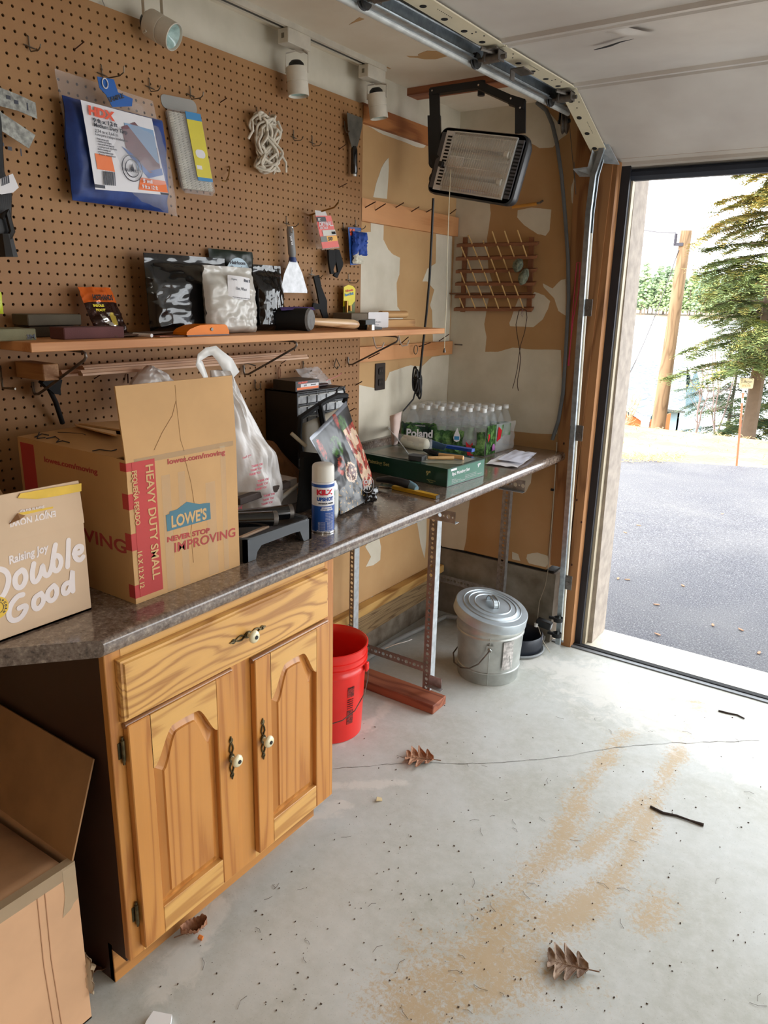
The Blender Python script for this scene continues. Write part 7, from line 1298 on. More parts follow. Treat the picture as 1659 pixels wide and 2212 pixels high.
b = MB(); c4 = [H1(925, 966), H1(960, 972), H1(965, 962, .03), H1(930, 950, .035)]; b.grid(quad4(c4, 8, 8, .006, 4), 8, 8); top(b.build('blue_cloth', mat('blue_cloth', (92, 130, 178), .7, var=.1), solid=.002, smooth=60), 'crumpled light blue wipe between roller sleeve and blue brush', 'cloth')
# hand tool and yellow bar at the counter edge
ht = thing('caulk_tool', onz(860, 1040, CT), 'hand tool with black and pale blue rubber grip before the green box', 'tool'); b = MB(); b.tube([onz(815, 1036, CT+.025), onz(840, 1036, CT+.034), onz(868, 1042, CT+.033), onz(885, 1048, CT+.022)], [.009, .014, .015, .0155], 12); b.build('black_grip', M['black'], ht, smooth=50); b = MB(); b.tube([onz(882, 1046, CT+.024), onz(893, 1052, CT+.019), onz(900, 1056, CT+.016)], [.0158, .015, .010], 12); b.build('pale_blue_tip', mat('slate_blue_grip', (112, 148, 164), .5), ht, 'pale blue rubber tip', smooth=50)
b = MB(); b.frame(onz(818, 1052, CT+.002), (.9, .4, 0), (-.4, .9, 0), (0, 0, 1)); b.prism([(0, 0), (.075, -.005), (.07, .03), (.0, .04)], 0, .004); b.build('steel_plate', M['chrome'], ht)
yb_ = thing('yellow_pry_bar', onz(890, 1068, CT), 'yellow flat bar lying along the counter edge under the hand tool', 'bar'); a, q = onz(850, 1056, CT), onz(944, 1078, CT); d = (q-a).normalized(); s_ = Vector((-d.y, d.x, 0)); b = MB(); b.frame(a+Vector((0, 0, .001)), d, s_, (0, 0, 1)); L_ = (q-a).length; b.prism([(0, -.01), (L_, -.008), (L_, .012), (L_*.6, .014), (0, .01)], 0, .012); b.build('bar', mat('mustard_yellow', (206, 158, 34), .45, var=.08), yb_); b = MB(); b.frame(a+Vector((0, 0, .0015)), d, s_, (0, 0, 1)); b.box((L_, -.008, 0), (L_+.0015, .012, .012)); b.build('dark_end', M['black'], yb_)
# case of water bottles
wc_ = thing('water_bottle', (0, 0, 0), None, 'bottle'); M['pet'] = mat('clear_bottle', (222, 230, 232), .06, var=0, alpha=.15); M['wlab'] = mat('bottle_label', (52, 92, 54), .35, var=.5, vs=40, rgb2=(110, 140, 90)); M['wcap'] = mat('frosty_cap', (222, 224, 222), .35, var=0)
b = MB(); b.lathe([(.024, 0), (.030, .006), (.0305, .05), (.029, .056), (.0305, .062), (.0305, .13), (.028, .145), (.018, .17), (.0125, .182), (.0125, .19)], 16); b.build('bottle_body', M['pet'], wc_, smooth=50); b = MB(); b.lathe([(.0308, .068), (.0308, .122)], 16, cap=False); b.build('bottle_label', M['wlab'], wc_, smooth=60); b = MB(); b.lathe([(.0145, .188), (.0145, .203), (.0125, .205), (0, .205)], 14); b.build('bottle_cap', M['wcap'], wc_, smooth=50)
Aw = Vector((.372, -.325, CT+.002)); u1 = Vector((-.912, -.41, 0))*.0625; u2 = Vector((.06, 1, 0)).normalized()*.0655; n0 = 0; grp = 'water bottles packed in the shrink wrap'; rows = []
for j in range(5):
    for i in range(6):
        p = Aw+u1*i+u2*j*1.0
        if j == 4: continue
        if p.x < .06: continue
        rows.append((p, i, j))
edge = ['nearest', 'second', 'third', 'fourth', 'fifth', 'sixth']
for n0, (p, i, j) in enumerate(rows):
    if i == 0: l_ = 'water bottle in the open right side of the pack, %s from the camera' % edge[j]
    elif j == 0: l_ = 'water bottle behind the printed film of the pack, %s from its right corner' % edge[i]
    else: l_ = 'water bottle, %s row behind the printed film, %s from the right side' % (edge[j], edge[i])
    if n0 == 0: wc_.location = p; prop(wc_, l_, 'bottle', grp)
    else: dup(wc_, p, .7*n0, l_, grp)
sw_ = thing('shrink_wrap', (.2, -.3, CT), 'glossy clear film with forest print wrapped around the water bottles', 'film'); cA = Aw-u1*.55-u2*.55; cB = Aw+u1*5.4-u2*.6; cC = Aw-u1*.55+u2*3.5
def film(b, p, q, h0, h1, seed, k=1): b.grid(lambda s_, t_: p.lerp(q, s_)+Vector((.006*noise.noise(Vector((s_*7, t_*4, seed))), -.008*noise.noise(Vector((s_*6, t_*5, seed+3)))-.004*abs(noise.noise(Vector((s_*11, t_*11, seed)))), h0+(h1-h0)*t_)), 40, 24)
M['wrap'] = mat('shrink_film', (226, 230, 232), .06, var=0, alpha=.3)
b = MB(); film(b, cB, cA, 0, .17, 2); film(b, cA, cC, 0, .13, 5)
b.grid(lambda s_, t_: cB.lerp(cA, s_)+u2*t_*3.6*(.2+.8*1)+Vector((0, 0, .17+.036*math.sin(math.pi*min(1, t_*2.2)*.5)+.007*noise.noise(Vector((s_*8, t_*8, 1))))), 26, 20); b.build('clear_film', M['wrap'], sw_, smooth=80)
def fp(s_, t_, o=.0025): return cB.lerp(cA, s_)+Vector((.006*noise.noise(Vector((s_*7, t_*4, 2))), -.008*noise.noise(Vector((s_*6, t_*5, 5)))-.004*abs(noise.noise(Vector((s_*11, t_*11, 2))))-o, .17*t_))
k = Nt('forest_print'); v = k.coord((1, 1, .7)); n = k.noise(v, 34, 5, .7); k.base(k.ramp(n, [(.35, lin((20, 44, 24))), (.5, lin((52, 92, 44))), (.62, lin((112, 150, 84)))])); k.b.inputs['Roughness'].default_value = .25; k.b.inputs['Coat Weight'].default_value = .5; M['forest'] = k.m
b = MB(); NS = 60
for j in range(14):
    for i in range(NS):
        s0, s1 = i/NS, (i+1)/NS; 
        tt = lambda s_: (.78 if s_ < .42 else .62)+.05*noise.noise(Vector((s_*30, 0, 0)))
        if .74 < s0 < .9 and j > 5+14*abs(s0-.82): continue
        b.add([fp(s0, tt(s0)*j/14), fp(s1, tt(s1)*j/14), fp(s1, tt(s1)*(j+1)/14), fp(s0, tt(s0)*(j+1)/14)], [(0, 1, 2, 3)])
wp = b.build('forest_print', M['forest'], sw_)
b = MB(); s_a, s_b = .03, .40
for i in range(10): b.add([fp(s_a+(s_b-s_a)*i/10, .36, .0035), fp(s_a+(s_b-s_a)*(i+1)/10, .36, .0035), fp(s_a+(s_b-s_a)*(i+1)/10, .74, .0035), fp(s_a+(s_b-s_a)*i/10, .76, .0035)], [(0, 1, 2, 3)])
b.build('dark_logo_panel', mat('logo_dark_green', (26, 50, 38), .3, var=.05, coat=.4), sw_)
nw = (cA-cB).cross(Vector((0, 0, 1))).normalized(); nw = nw if nw.y < 0 else -nw
b = MB(); fit(b, 'Poland', fp(.08, .42, .012), fp(.40, .42, .012), .034, nw, .001, .002); b.tube([fp(.12+.26*q/8, .70+.1*math.sin(math.pi*q/8), .012) for q in range(9)], .0012, 5); fit(b, 'SPRING', fp(.18, .70, .012), fp(.3, .70, .012), .004, nw, .001); b.build('lettering', M['paper'], wp)
b = MB(); c_ = fp(.68, .42, .012); ex = (cA-cB).normalized(); b.frame(c_, ex, (0, 0, 1), nw); b.prism([(0, .05), (.012, .02), (.0155, .005), (.012, -.008), (0, -.014), (-.012, -.008), (-.0155, .005), (-.012, .02)][::-1], 0, .0006); dp = b.build('drop_print', M['paper'], sw_); b = MB(); b.frame(c_+nw*.001, ex, (0, 0, 1), nw); b.box((-.011, -.004, 0), (.011, .012, .0004)); b.build('drop_band', mat('drop_blue', (60, 140, 190), .4, var=0), dp); b = MB(); b.frame(fp(.68, .15, .012), ex, (0, 0, 1), nw); b.prism([(.011*math.cos(a), .011*math.sin(a)) for a in [math.tau*i/20 for i in range(20)]], 0, .0005); b.build('leaf_badge', mat('badge_green', (120, 180, 110), .4, var=0), sw_)
redp = mat('wrap_red', (196, 30, 44), .3, var=.04, coat=.4); b = MB(); b.add([fp(.80, .0, .004), fp(.87, 0, .004), fp(.86, .34, .004), fp(.83, .26, .004), fp(.79, .36, .004)], [(0, 1, 2, 3, 4)]); b.build('red_print', redp, sw_)
def fs2(s_, t_): return cA.lerp(cC, s_)+Vector((.006, 0, .15*t_))
b = MB(); b.add([fs2(.34, .35), fs2(.46, .42), fs2(.5, .66), fs2(.38, .8)], [(0, 1, 2, 3)]); b.build('red_print', redp, sw_); b = MB(); b.add([fs2(.04, .4), fs2(.1, .42), fs2(.1, .62), fs2(.05, .64)], [(0, 1, 2, 3)]); b.build('red_print', redp, sw_)
b = MB(); b.grid(lambda s_, t_: fs2(.0+.3*s_, .02+.86*t_)+Vector((.003*noise.noise(Vector((s_*8, t_*8, 3))), 0, 0)), 10, 10); b.build('side_forest_print', M['forest'], sw_, smooth=60)
b = MB(); q = fs2(.22, .12)+Vector((.003, 0, 0))
for i in range(40): a = math.pi*i/39; b.tube([q, q+Vector((0, .016*math.cos(a), .03*math.sin(a)))], .0009, 3)
b.build('thistle_print', mat('thistle_purple', (156, 92, 150), .5, var=0), sw_)
# papers
b = MB(); P = [onz(1048, 1003, CT+.002), onz(1118, 1012, CT+.002), onz(1155, 985, CT+.002), onz(1088, 982, CT+.002)]
b.grid(lambda s_, t_: P[0].lerp(P[1], s_).lerp(P[3].lerp(P[2], s_), t_)+Vector((0, 0, .004+.006*noise.noise(Vector((s_*4, t_*5, 2)))+.01*max(0, t_-.75)*math.sin(s_*9))), 16, 16); pp = top(b.build('paper_sheets', M['paper'], smooth=60), 'crumpled white printed papers near the right end of the counter', 'paper')
b = MB(); P2 = [onz(1075, 992, CT+.015), onz(1125, 1000, CT+.015), onz(1160, 978, CT+.015), onz(1110, 972, CT+.015)]; b.grid(lambda s_, t_: P2[0].lerp(P2[1], s_).lerp(P2[3].lerp(P2[2], s_), t_)+Vector((0, 0, .005*noise.noise(Vector((s_*5, t_*4, 8))))), 12, 12); top(b.build('folded_receipt', mat('bluish_paper', (222, 224, 238), .7, var=.02), smooth=60), 'smaller bluish folded sheet on top of the printed papers', 'paper')
# ================================================================ ceiling board, heater
b = MB(); P = [onz(868, 196, 2.437), onz(1120, 158, 2.437)]; b.add([(P[0].x, P[0].y-.02, 2.41), (.62, P[0].y-.03, 2.41), (.62, P[0].y+.06, 2.41), (P[0].x+.0, P[0].y+.06, 2.41), (P[0].x, P[0].y-.02, 2.437), (.62, P[0].y-.03, 2.437), (.62, P[0].y+.06, 2.437), (P[0].x, P[0].y+.06, 2.437)], [(0, 3, 2, 1), (4, 5, 6, 7), (0, 1, 5, 4), (1, 2, 6, 5), (2, 3, 7, 6), (3, 0, 4, 7)])
brd = thing('ceiling_board', (.2, P[0].y, 2.42), 'reddish wooden board fixed to the ceiling above the heater', 'board'); b.build('plank', wood('ceiling_plank', (160, 100, 66), (128, 74, 46), 'x', 9, 5, .65, seed=70), brd)
ht2 = thing('quartz_heater', (.4, -.5, 2.15), 'black quartz heater with wire grille hanging from a bracket at the ceiling', 'heater')
HY = -.56; TLh, TRh, BRh, BLh = ony(957, 268, HY+.03), ony(1143, 302, HY), ony(1112, 440, HY-.03), ony(926, 424, HY)
ctr_h = (TLh+TRh+BRh+BLh)/4; hx_ = ((TRh-TLh)+(BRh-BLh)).normalized(); hz_ = ((TLh-BLh)+(TRh-BRh)); hz_ = (hz_-hx_*hz_.dot(hx_)).normalized(); hn = hx_.cross(hz_)
if hn.y > 0: hn = -hn
HW = ((TRh-TLh).length+(BRh-BLh).length)/2; HH = ((TLh-BLh).length+(TRh-BRh).length)/2
def HB(z=0): b = MB(); b.frame(ctr_h+hn*z, hx_, hz_, hn); return b
MBk = mat('heater_black', (26, 27, 30), .45, bump=.1, bs=200)
b = HB(); w2, h2 = HW/2, HH/2; sect = [(-.075, .8), (-.05, .93), (-.012, 1), (.008, 1), (.014, .97)]
rr = rrect(-w2, -h2, w2, h2, .03, 5); n_ = len(rr); vs = []
for z_, k_ in sect: vs += [(x*(k_ if k_ > .9 else k_), y*k_, z_) for x, y in rr]
fs = [(j*n_+i, j*n_+(i+1) % n_, (j+1)*n_+(i+1) % n_, (j+1)*n_+i) for j in range(len(sect)-1) for i in range(n_)]+[list(range(n_))[::-1]]
b.add(vs, fs); b.build('housing', MBk, ht2, smooth=40)
b = HB(.0145); b.box((-w2+.012, -h2+.02, 0), (-w2+.034, h2-.02, .004), .001); b.build('grey_cheek', mat('heater_grey', (92, 92, 98), .45), ht2); b = HB(.0145); b.box((w2-.012-.026, -h2+.02, 0), (w2-.012, h2-.02, .004), .001); b.build('grey_cheek', bpy.data.materials['heater_grey'], ht2)
b = HB(.0155); b.box((-w2+.034, -h2+.014, 0), (-w2+.072, h2-.014, .006), .001); vp = b.build('left_vent_panel', mat('silver_vent', (238, 238, 240), .3, var=0), ht2)
b = HB(.022)
for i in range(15):
    y_ = h2-.035-i*(HH-.07)/14
    if i == 8: continue
    b.box((-w2+.046, y_-.003, 0), (-w2+.066, y_+.003, .0008))
b.build('vent_slot', M['matte_black'], vp)
b = HB(.0185)
for i in range(15): y_ = h2-.035-i*(HH-.07)/14; b.box((w2-.036, y_-.0028, 0), (w2-.014, y_+.0028, .0008))
b.build('vent_slot', M['matte_black'], ht2)
gx0, gx1 = -w2+.072, w2-.04
refl = mat('polished_reflector', (236, 236, 232), .25, .35, var=.05, vs=20)
b = HB(.016); b.box((gx0, -h2+.014, -.0), (gx1, -h2+.018, .01)); b.box((gx0, h2-.018, 0), (gx1, h2-.014, .01)); b.box((gx1-.004, -h2+.014, 0), (gx1, h2-.014, .01)); b.build('face_frame', refl, ht2)
b = HB(.0148); b.grid(lambda s_, t_: (gx0+(gx1-gx0)*s_, -h2+.018+(HH-.036)*t_, .0015+.007*abs(math.sin(math.pi*3*t_))), 4, 60); b.build('reflector', refl, ht2, smooth=60)
for yy in (.045, -.05):
    b = HB(.024); b.tube([(gx0+.004, yy, 0), (gx1-.03, yy, 0)], .006, 12); tb2 = b.build('quartz_tube', mat('quartz_glass', (222, 222, 220), .1, alpha=.55, var=0), ht2, smooth=60); b = HB(.024); b.tube([(gx1-.034, yy, 0), (gx1-.018, yy, 0)], .0125, 14); b.build('ceramic_end', mat('ceramic', (226, 222, 210), .4), tb2, smooth=50)
b = HB(.022); b.box((gx0+.006, -.02, 0), (gx0+.075, .02, .006), .002); b.build('lamp', mat('lamp_white', (244, 240, 236), .15, coat=.6, var=0), ht2)
b = HB(.034)
for i in range(27): x_ = gx0+.006+(gx1-gx0-.012)*i/26; b.tube([(x_+.008, h2-.02, -.006), (x_+.006, h2-.03, 0), (x_-.004, -h2+.03, 0), (x_-.006, -h2+.02, -.006)], .00095, 4)
for yy in (h2-.03, -h2+.03, .015, -.018): b.tube([(gx0, yy, -.001), (gx1, yy, -.001)], .0011, 4)
b.build('wire_grille', M['chrome'], ht2)
for sy_, sx2 in ((-.7, -1), (.7, 1)):
    pass
b = HB(.022); b.box((-w2+.040, -.026, 0), (-w2+.062, -.006, .014), .003); b.build('pull_switch', M['black'], ht2)
# bracket: two flat arms and a cranked cross piece
def bar(b, p, q, w_, th, side): 
    d = (q-p).normalized(); s_ = side.normalized(); nn_ = d.cross(s_).normalized(); h_3 = w_/2
    b.add([p+s_*h_3+nn_*th, p-s_*h_3+nn_*th, q-s_*h_3+nn_*th, q+s_*h_3+nn_*th, p+s_*h_3-nn_*th, p-s_*h_3-nn_*th, q-s_*h_3-nn_*th, q+s_*h_3-nn_*th], [(0, 1, 2, 3), (7, 6, 5, 4), (0, 4, 5, 1), (1, 5, 6, 2), (2, 6, 7, 3), (3, 7, 4, 0)])
YB2 = -.53; q = lambda u, v, y=YB2: ony(u, v, y)
L0, L1, L2 = q(942, 350, YB2-.02), q(938, 250, YB2-.01), q(938, 198); R0_, R1_ = q(1124, 288), q(1124, 228); m1, m2, m3 = q(955, 188), q(1035, 184, YB2+.02), q(1104, 216)
sd = Vector((1, .2, 0)); b = MB(); bar(b, L0, L2+Vector((0, 0, .01)), .040, .006, sd); bar(b, L0+Vector((0, -.004, -.01)), L1, .05, .0085, sd); b.build('bracket_arm', MBk, ht2)
b = MB(); bar(b, R0_, R1_+Vector((0, 0, .012)), .038, .006, sd); b.build('bracket_arm', MBk, ht2)
upz = Vector((0, .3, 1)); b = MB(); bar(b, L2+Vector((-.018, 0, .0)), m2, .028, .008, upz); bar(b, m2-Vector((.003, 0, 0)), m3, .03, .008, upz); bar(b, m3-Vector((.006, 0, 0)), R1_+Vector((.018, 0, 0)), .034, .008, upz); b.build('bracket_cross', MBk, ht2)
b = MB(); b.cyl(L0+Vector((0, .02, -.0)), L0+Vector((0, -.014, 0)), .026, 20); b.cyl(L0+Vector((0, .02, -.06)), L0+Vector((0, -.006, -.06)), .026, 20); b.build('pivot', MBk, ht2, smooth=40)
b = MB()
for u, v in [(934, 196), (1034, 184), (1104, 213), (1124, 233)]: c_ = q(u, v, YB2-.012); b.cyl(c_, c_+Vector((0, -.003, 0)), .0035, 8)
b.build('bracket_rivet', M['chrome'], ht2)
mt_ = (m2+Vector((.0, .02, 0))); b = MB(); b.cyl(Vector((mt_.x, mt_.y, 2.36)), Vector((mt_.x, mt_.y, 2.41)), .014, 12); b.build('ceiling_mount', MBk, ht2)
# power cord down to a tied hank, then to the counter
hc = thing('heater_cord', ony(935, 435, -.5), 'black power cord hanging from the heater to a tied hank above the water pack', 'cord')
def QP(u, v, y): return ony(u, v, y)
P = [QP(936, 428, -.53), QP(933, 500, -.52), QP(928, 600, -.50), QP(921, 680, -.48), QP(912, 760, -.46), QP(908, 800, -.45), QP(907, 830, -.45)]; b = MB(); b.tube(P, .0052, 8); b.build('cord', M['black'], hc, smooth=60)
b = MB(); c0 = QP(902, 818, -.45)
for k_ in range(4):
    w_ = .006+.003*k_; b.tube([c0+Vector((w_*math.cos(a)+.014*math.sin(a*.5)*(k_-1.5)*.6, .006*k_-.01, -.012*k_+.052*math.sin(a))) for a in [math.tau*i/20 for i in range(20)]], .0042, 7, close=True)
b.box(c0+Vector((-.016, -.014, -.004)), c0+Vector((.016, .018, .008)), .004); b.build('tied_hank', M['black'], hc, smooth=60)
P = [QP(897, 845, -.45), QP(893, 862, -.45), QP(882, 875, -.47), QP(871, 888, -.5)]; b = MB(); b.tube(P, .0035, 7); b.build('cord_tail', M['black'], hc, smooth=60)
ps = thing('pull_string', ony(967, 600, -.58), 'thin cream pull string with small bell hanging below the heater', 'string'); b = MB(); b.tube([ony(974, 366, -.6), ony(970, 440, -.6), ony(966, 560, -.6), ony(965, 640, -.6), ony(961, 720, -.6), ony(960, 752, -.6)], .0017, 6); b.build('cord', mat('cream_string', (226, 218, 192), .7, var=0), ps); c0 = ony(960, 757, -.6); b = MB(); b.at(c0); b.lathe([(.002, .009), (.004, .004), (.0065, -.008), (0, -.008)], 12); b.build('bell', M['dull_steel'], ps)
# ================================================================ track lighting
tl = thing('track_rail', (.085, -1.9, 2.43), 'white lighting track running along the ceiling by the left wall', 'track'); b = MB(); b.frame((.078, 0, 2.437), (1, 0, 0), (0, 0, -1), (0, 1, 0)); b.prism([(-.018, 0), (.018, 0), (.018, .018), (.006, .018), (.006, .008), (-.006, .008), (-.006, .018), (-.018, .018)][::-1], -3.2, -.735); b.build('rail', M['white'], tl); b = MB(); b.box((.0725, -3.2, 2.419), (.0835, -.74, 2.4285)); b.build('slot_line', M['black'], tl)
def spot(y, hu, hv, lab, tilt):
    t2 = thing('track_spotlight', (.078, y, 2.41), lab, 'spotlight'); b = MB(); b.box((.056, y-.055, 2.376), (.100, y+.055, 2.4185), .002); ad = b.build('adapter', M['white'], t2); b = MB(); b.box((.072, y-.0555, 2.39), (.083, y-.0552, 2.404)); b.build('adapter_mark', mat('grey_mark', (120, 112, 96), .6, var=0), ad)
    piv = Vector((.078, y+.04, 2.374)); hc_ = onx(hu, hv, .085); ax = Vector(tilt).normalized(); s_ = Vector((0, 1, 0)).cross(ax).normalized() if abs(ax.y) < .9 else Vector((1, 0, 0)); sdv = Vector((.75, .66, 0)); sdv = (sdv-ax*sdv.dot(ax)).normalized()
    top_ = hc_-ax*.02; b = MB()
    for sg in (-1, 1):
        a = Vector((piv.x, hc_.y*.5+piv.y*.5, 2.374))+sdv*.012*sg; e_ = hc_+sdv*.036*sg-ax*.015; m_ = Vector((e_.x, e_.y, (2.374+e_.z)/2+.02)); bar(b, a, m_, .014, .0014, sdv.cross(Vector((0, 0, 1)))); bar(b, m_, e_, .014, .0014, sdv.cross(Vector((0, 0, 1))))
    b.build('yoke', M['white'], t2); ey_ = sdv; ex_ = ey_.cross(ax)
    b = MB(); b.frame(hc_, ex_, ey_, ax); b.lathe([(0, -.05), (.016, -.048), (.024, -.04), (.026, -.028)], 24, cap=False); b.build('socket', M['black'], t2, smooth=50)
    b = MB(); b.frame(hc_, ex_, ey_, ax); b.lathe([(.026, -.03), (.033, -.029), (.034, -.026), (.034, .012), (.0325, .0125), (.0325, .015), (.034, .0155), (.034, .052), (.032, .053), (.0305, .05), (.0305, -.02)], 36, cap=False); b.build('head_shell', M['white'], t2, smooth=35)
    b = MB(); b.frame(hc_, ex_, ey_, ax); b.lathe([(0, .03), (.012, .034), (.0255, .044), (.0305, .046)], 28, cap=False); b.build('lamp_lens', mat('pale_green_lens', (168, 196, 190), .12, coat=.6, var=.1, vs=80), t2, smooth=60)
spot(-1.86, 342, 60, 'track spotlight turned outward showing its pale green lens, nearest the camera', (.75, .25, -.42)); spot(-1.225, 642, 168, 'middle track spotlight pointing straight down above the pegboard', (.05, .05, -1)); spot(-.80, 815, 222, 'farthest track spotlight, above the pegboard corner', (.1, .12, -1))
# ================================================================ peg rack on the end wall
rk = thing('peg_rack', (.235, -.02, 1.73), 'wooden spool rack with rows of slanted pegs on the end wall', 'rack'); RW = mat('rack_wood', (150, 98, 66), .7, var=.1, vs=20); PW = mat('peg_wood', (206, 166, 106), .6, var=.05)
KS = 5.8227; kk = lambda x, y: (960+x/KS, 480+y/KS)
for x in (265, 1098):
    a = ony(*kk(x, 190), -.006); c_ = ony(*kk(x-35, 1130), -.006); b = MB(); bar(b, a, c_, .011*2, .005, Vector((1, 0, 0))); b.build('upright', RW, rk)
rows_ = [((172, 285), (1180, 262)), ((160, 452), (1162, 428)), ((160, 612), (1160, 595)), ((152, 768), (1145, 765)), ((145, 925), (1132, 925)), ((135, 1085), (1115, 1085))]
for (x0, y0), (x1, y1) in rows_:
    a = ony(*kk(x0, y0), -.02); c_ = ony(*kk(x1, y1), -.02); b = MB(); b.add([a+Vector(o) for o in ((0, 0, -.008), (0, -.014, -.012), (0, -.014, .002), (0, .012, .008))]+[c_+Vector(o) for o in ((0, 0, -.008), (0, -.014, -.012), (0, -.014, .002), (0, .012, .008))], [(3, 2, 1, 0), (4, 5, 6, 7), (0, 1, 5, 4), (1, 2, 6, 5), (2, 3, 7, 6), (3, 0, 4, 7)]); b.build('ledge', RW, rk)
pegs = [[(350, 275, 300, 165), (497, 270, 488, 235), (652, 265, 600, 115), (808, 262, 755, 108), (970, 250, 918, 98)], [(265, 440, 208, 308), (415, 440, 360, 305), (563, 440, 508, 302), (717, 435, 665, 298), (878, 435, 825, 290), (1035, 430, 985, 285)],
        [(335, 605, 288, 465), (487, 605, 430, 465), (638, 602, 585, 460), (792, 600, 740, 458)], [(255, 765, 205, 628), (402, 765, 350, 625), (548, 765, 500, 625), (698, 765, 648, 625), (856, 763, 808, 620)],
        [(320, 922, 268, 792), (468, 922, 418, 792), (617, 922, 565, 792), (770, 922, 722, 792), (928, 922, 880, 790)], [(240, 1078, 190, 952), (388, 1082, 335, 950), (533, 1084, 484, 950), (682, 1086, 632, 950), (838, 1086, 790, 950), (993, 1088, 947, 952)]]
for rw_ in pegs:
    for x0, y0, x1, y1 in rw_: b = MB(); b.tube([ony(*kk(x0, y0), -.032), ony(*kk(x1, y1), -.068)], .0031, 7); b.build('peg', PW, rk)
b = MB(); a, c_ = ony(*kk(68, 898), -.03), ony(*kk(1090, 890), -.03); b.tube([a, c_], .004, 8); top(b.build('thin_rod', mat('brown_rod', (122, 82, 54), .6)), 'thin brown rod lying across the fifth ledge of the peg rack', 'rod')
gs = thing('cloth_bundle', ony(1128, 590, -.06), 'small grey green bundle wedged in the right side of the peg rack', 'bundle'); b = MB(); c0, c1 = ony(*kk(925, 545), -.05), ony(*kk(995, 690), -.05)
for c_, rx, rz in ((c0, .023, .028), (c1, .021, .034)):
    b.at(c_, (0, .3, 0)); b.grid(lambda s_, t_: tuple((1+.22*noise.noise(Vector((math.cos(s_*6.28)*2, t_*5, math.sin(s_*6.28)*2+rx*90))))*k_ for k_ in (rx*math.sin(math.pi*t_)*math.cos(math.tau*s_), .018*math.sin(math.pi*t_)*math.sin(math.tau*s_), rz*math.cos(math.pi*t_))), 18, 12)
b.build('bundle', mat('camouflage_cloth', (138, 142, 122), .9, var=.4, vs=60, rgb2=(70, 78, 66)), gs, smooth=60)
ls = thing('leather_lace', ony(1130, 700, -.03), 'dark brown looped lace hanging from the lowest rack ledge', 'lace'); b = MB(); J = lambda x, y: ony(*kk(x, y), -.045)
b.tube([J(975, 1090), J(940, 1110), J(920, 1190), J(900, 1290), J(915, 1420), J(940, 1560), J(958, 1700), J(945, 1850), J(920, 1980), J(918, 2060), J(930, 2120)], .0018, 6); b.tube([J(985, 1085), J(1030, 1110), J(1038, 1200), J(1010, 1380), J(960, 1540), J(938, 1680), J(915, 1850), J(885, 1990), J(857, 2090)], .0018, 6); b.build('lace', mat('dark_leather', (62, 38, 26), .7, var=0), ls)
b = MB(); b.tube([J(980, 1095), J(965, 1160), J(978, 1195), J(990, 1160), J(985, 1095)], .0009, 5); top(b.build('thread_loop', mat('mauve_thread', (130, 100, 112), .8, var=0)), 'small loop of mauve thread at the lowest ledge of the peg rack', 'thread')
oh = thing('amber_holder', ony(1140, 440, -.02), 'small amber tube on a metal arm below the heater on the end wall', 'holder'); b = MB(); b.tube([ony(1107, 447, -.04), ony(1160, 440, -.03)], .0075, 12); b.build('amber_tube', mat('amber_plastic', (206, 140, 56), .3, coat=.4), oh, smooth=50); b = MB(); b.tube([ony(1135, 443, -.035), ony(1166, 438, -.03), ony(1172, 434, -.01), ony(1172, 434, .0)], .0045, 8); b.build('metal_arm', M['dull_steel'], oh)
b = MB(); K2 = lambda u, v: ony(u, v, -.03)
b.tube([K2(1246, 568), K2(1240, 640), K2(1235, 700), K2(1231, 760), K2(1229, 790)], .0022, 6); b.tube([K2(1246, 568), K2(1253, 566), K2(1250, 630), K2(1238, 690), K2(1231, 755), K2(1227, 790)], .0022, 6); top(b.build('looped_twine', mat('pink_cord', (216, 74, 106), .6, var=0), smooth=60), 'bright pink looped twine hanging on the stud beside the door track', 'twine')
# ================================================================ galvanised bin
M['galv'] = mat('galvanised_sheet', (196, 200, 196), .34, .55, var=.1, vs=14); bn = thing('galvanised_bin', (.537, -.465, 0), 'small galvanised bin with a tilted ridged lid and wire handle', 'bin'); bc = Vector((.545, -.47, 0)); BS = 1.08
b = MB(); b.T = Matrix.Translation(bc) @ Matrix.Scale(BS, 4); b.lathe([(.118, .0), (.124, .0), (.1265, .004), (.1285, .05), (.131, .052), (.131, .056), (.1275, .058), (.1355, .195), (.139, .200), (.1385, .206), (.136, .210), (.1385, .216), (.141, .222), (.1385, .228), (.1395, .262), (.1425, .266), (.1395, .268), (.134, .262), (.125, .01), (0, .008)], 56, cap=False); b.build('bin_body', M['galv'], bn, smooth=50)
af = math.atan2(CY-bc.y, CX-bc.x)
def bp(a, r, z): return bc+Vector((r*math.cos(af+a), r*math.sin(af+a), z))*BS
b = MB(); b.tube([bp(.02, .1262, .004), bp(.02, .1335, .12), bp(.02, .1395, .262)], .0022, 5); b.build('seam', M['galv'], bn)
b = MB(); c_ = bp(.03, .1385, .172); ex = Vector((-math.sin(af), math.cos(af), 0)); b.frame(c_, ex, (0, 0, 1), Vector((math.cos(af), math.sin(af), 0))); b.prism(rrect(-.016, -.013, .016, .013, .005), 0, .002); b.tube([(-.007, 0, .002), (0, .002, .011), (.006, -.004, .009), (.004, -.014, .006)], .0035, 7); b.build('handle_ear', M['galv'], bn, smooth=50)
P = [bp(.03, .15, .17), bp(-.08, .152, .145), bp(-.25, .153, .105), bp(-.5, .152, .075), bp(-.8, .15, .06), bp(-1.2, .149, .055), bp(-1.7, .149, .06), bp(-2.3, .15, .09), bp(-3.1, .15, .17)]; b = MB(); b.tube(P, .0033, 8); b.build('wire_handle', M['dull_steel'], bn, smooth=60)
b = MB(); vs = []; nn_ = 12
for j in range(9):
    for i in range(nn_+1): a = .42+.34*i/nn_; vs.append(bp(a, .1375+.0045*(j/8), .075+.125*j/8))
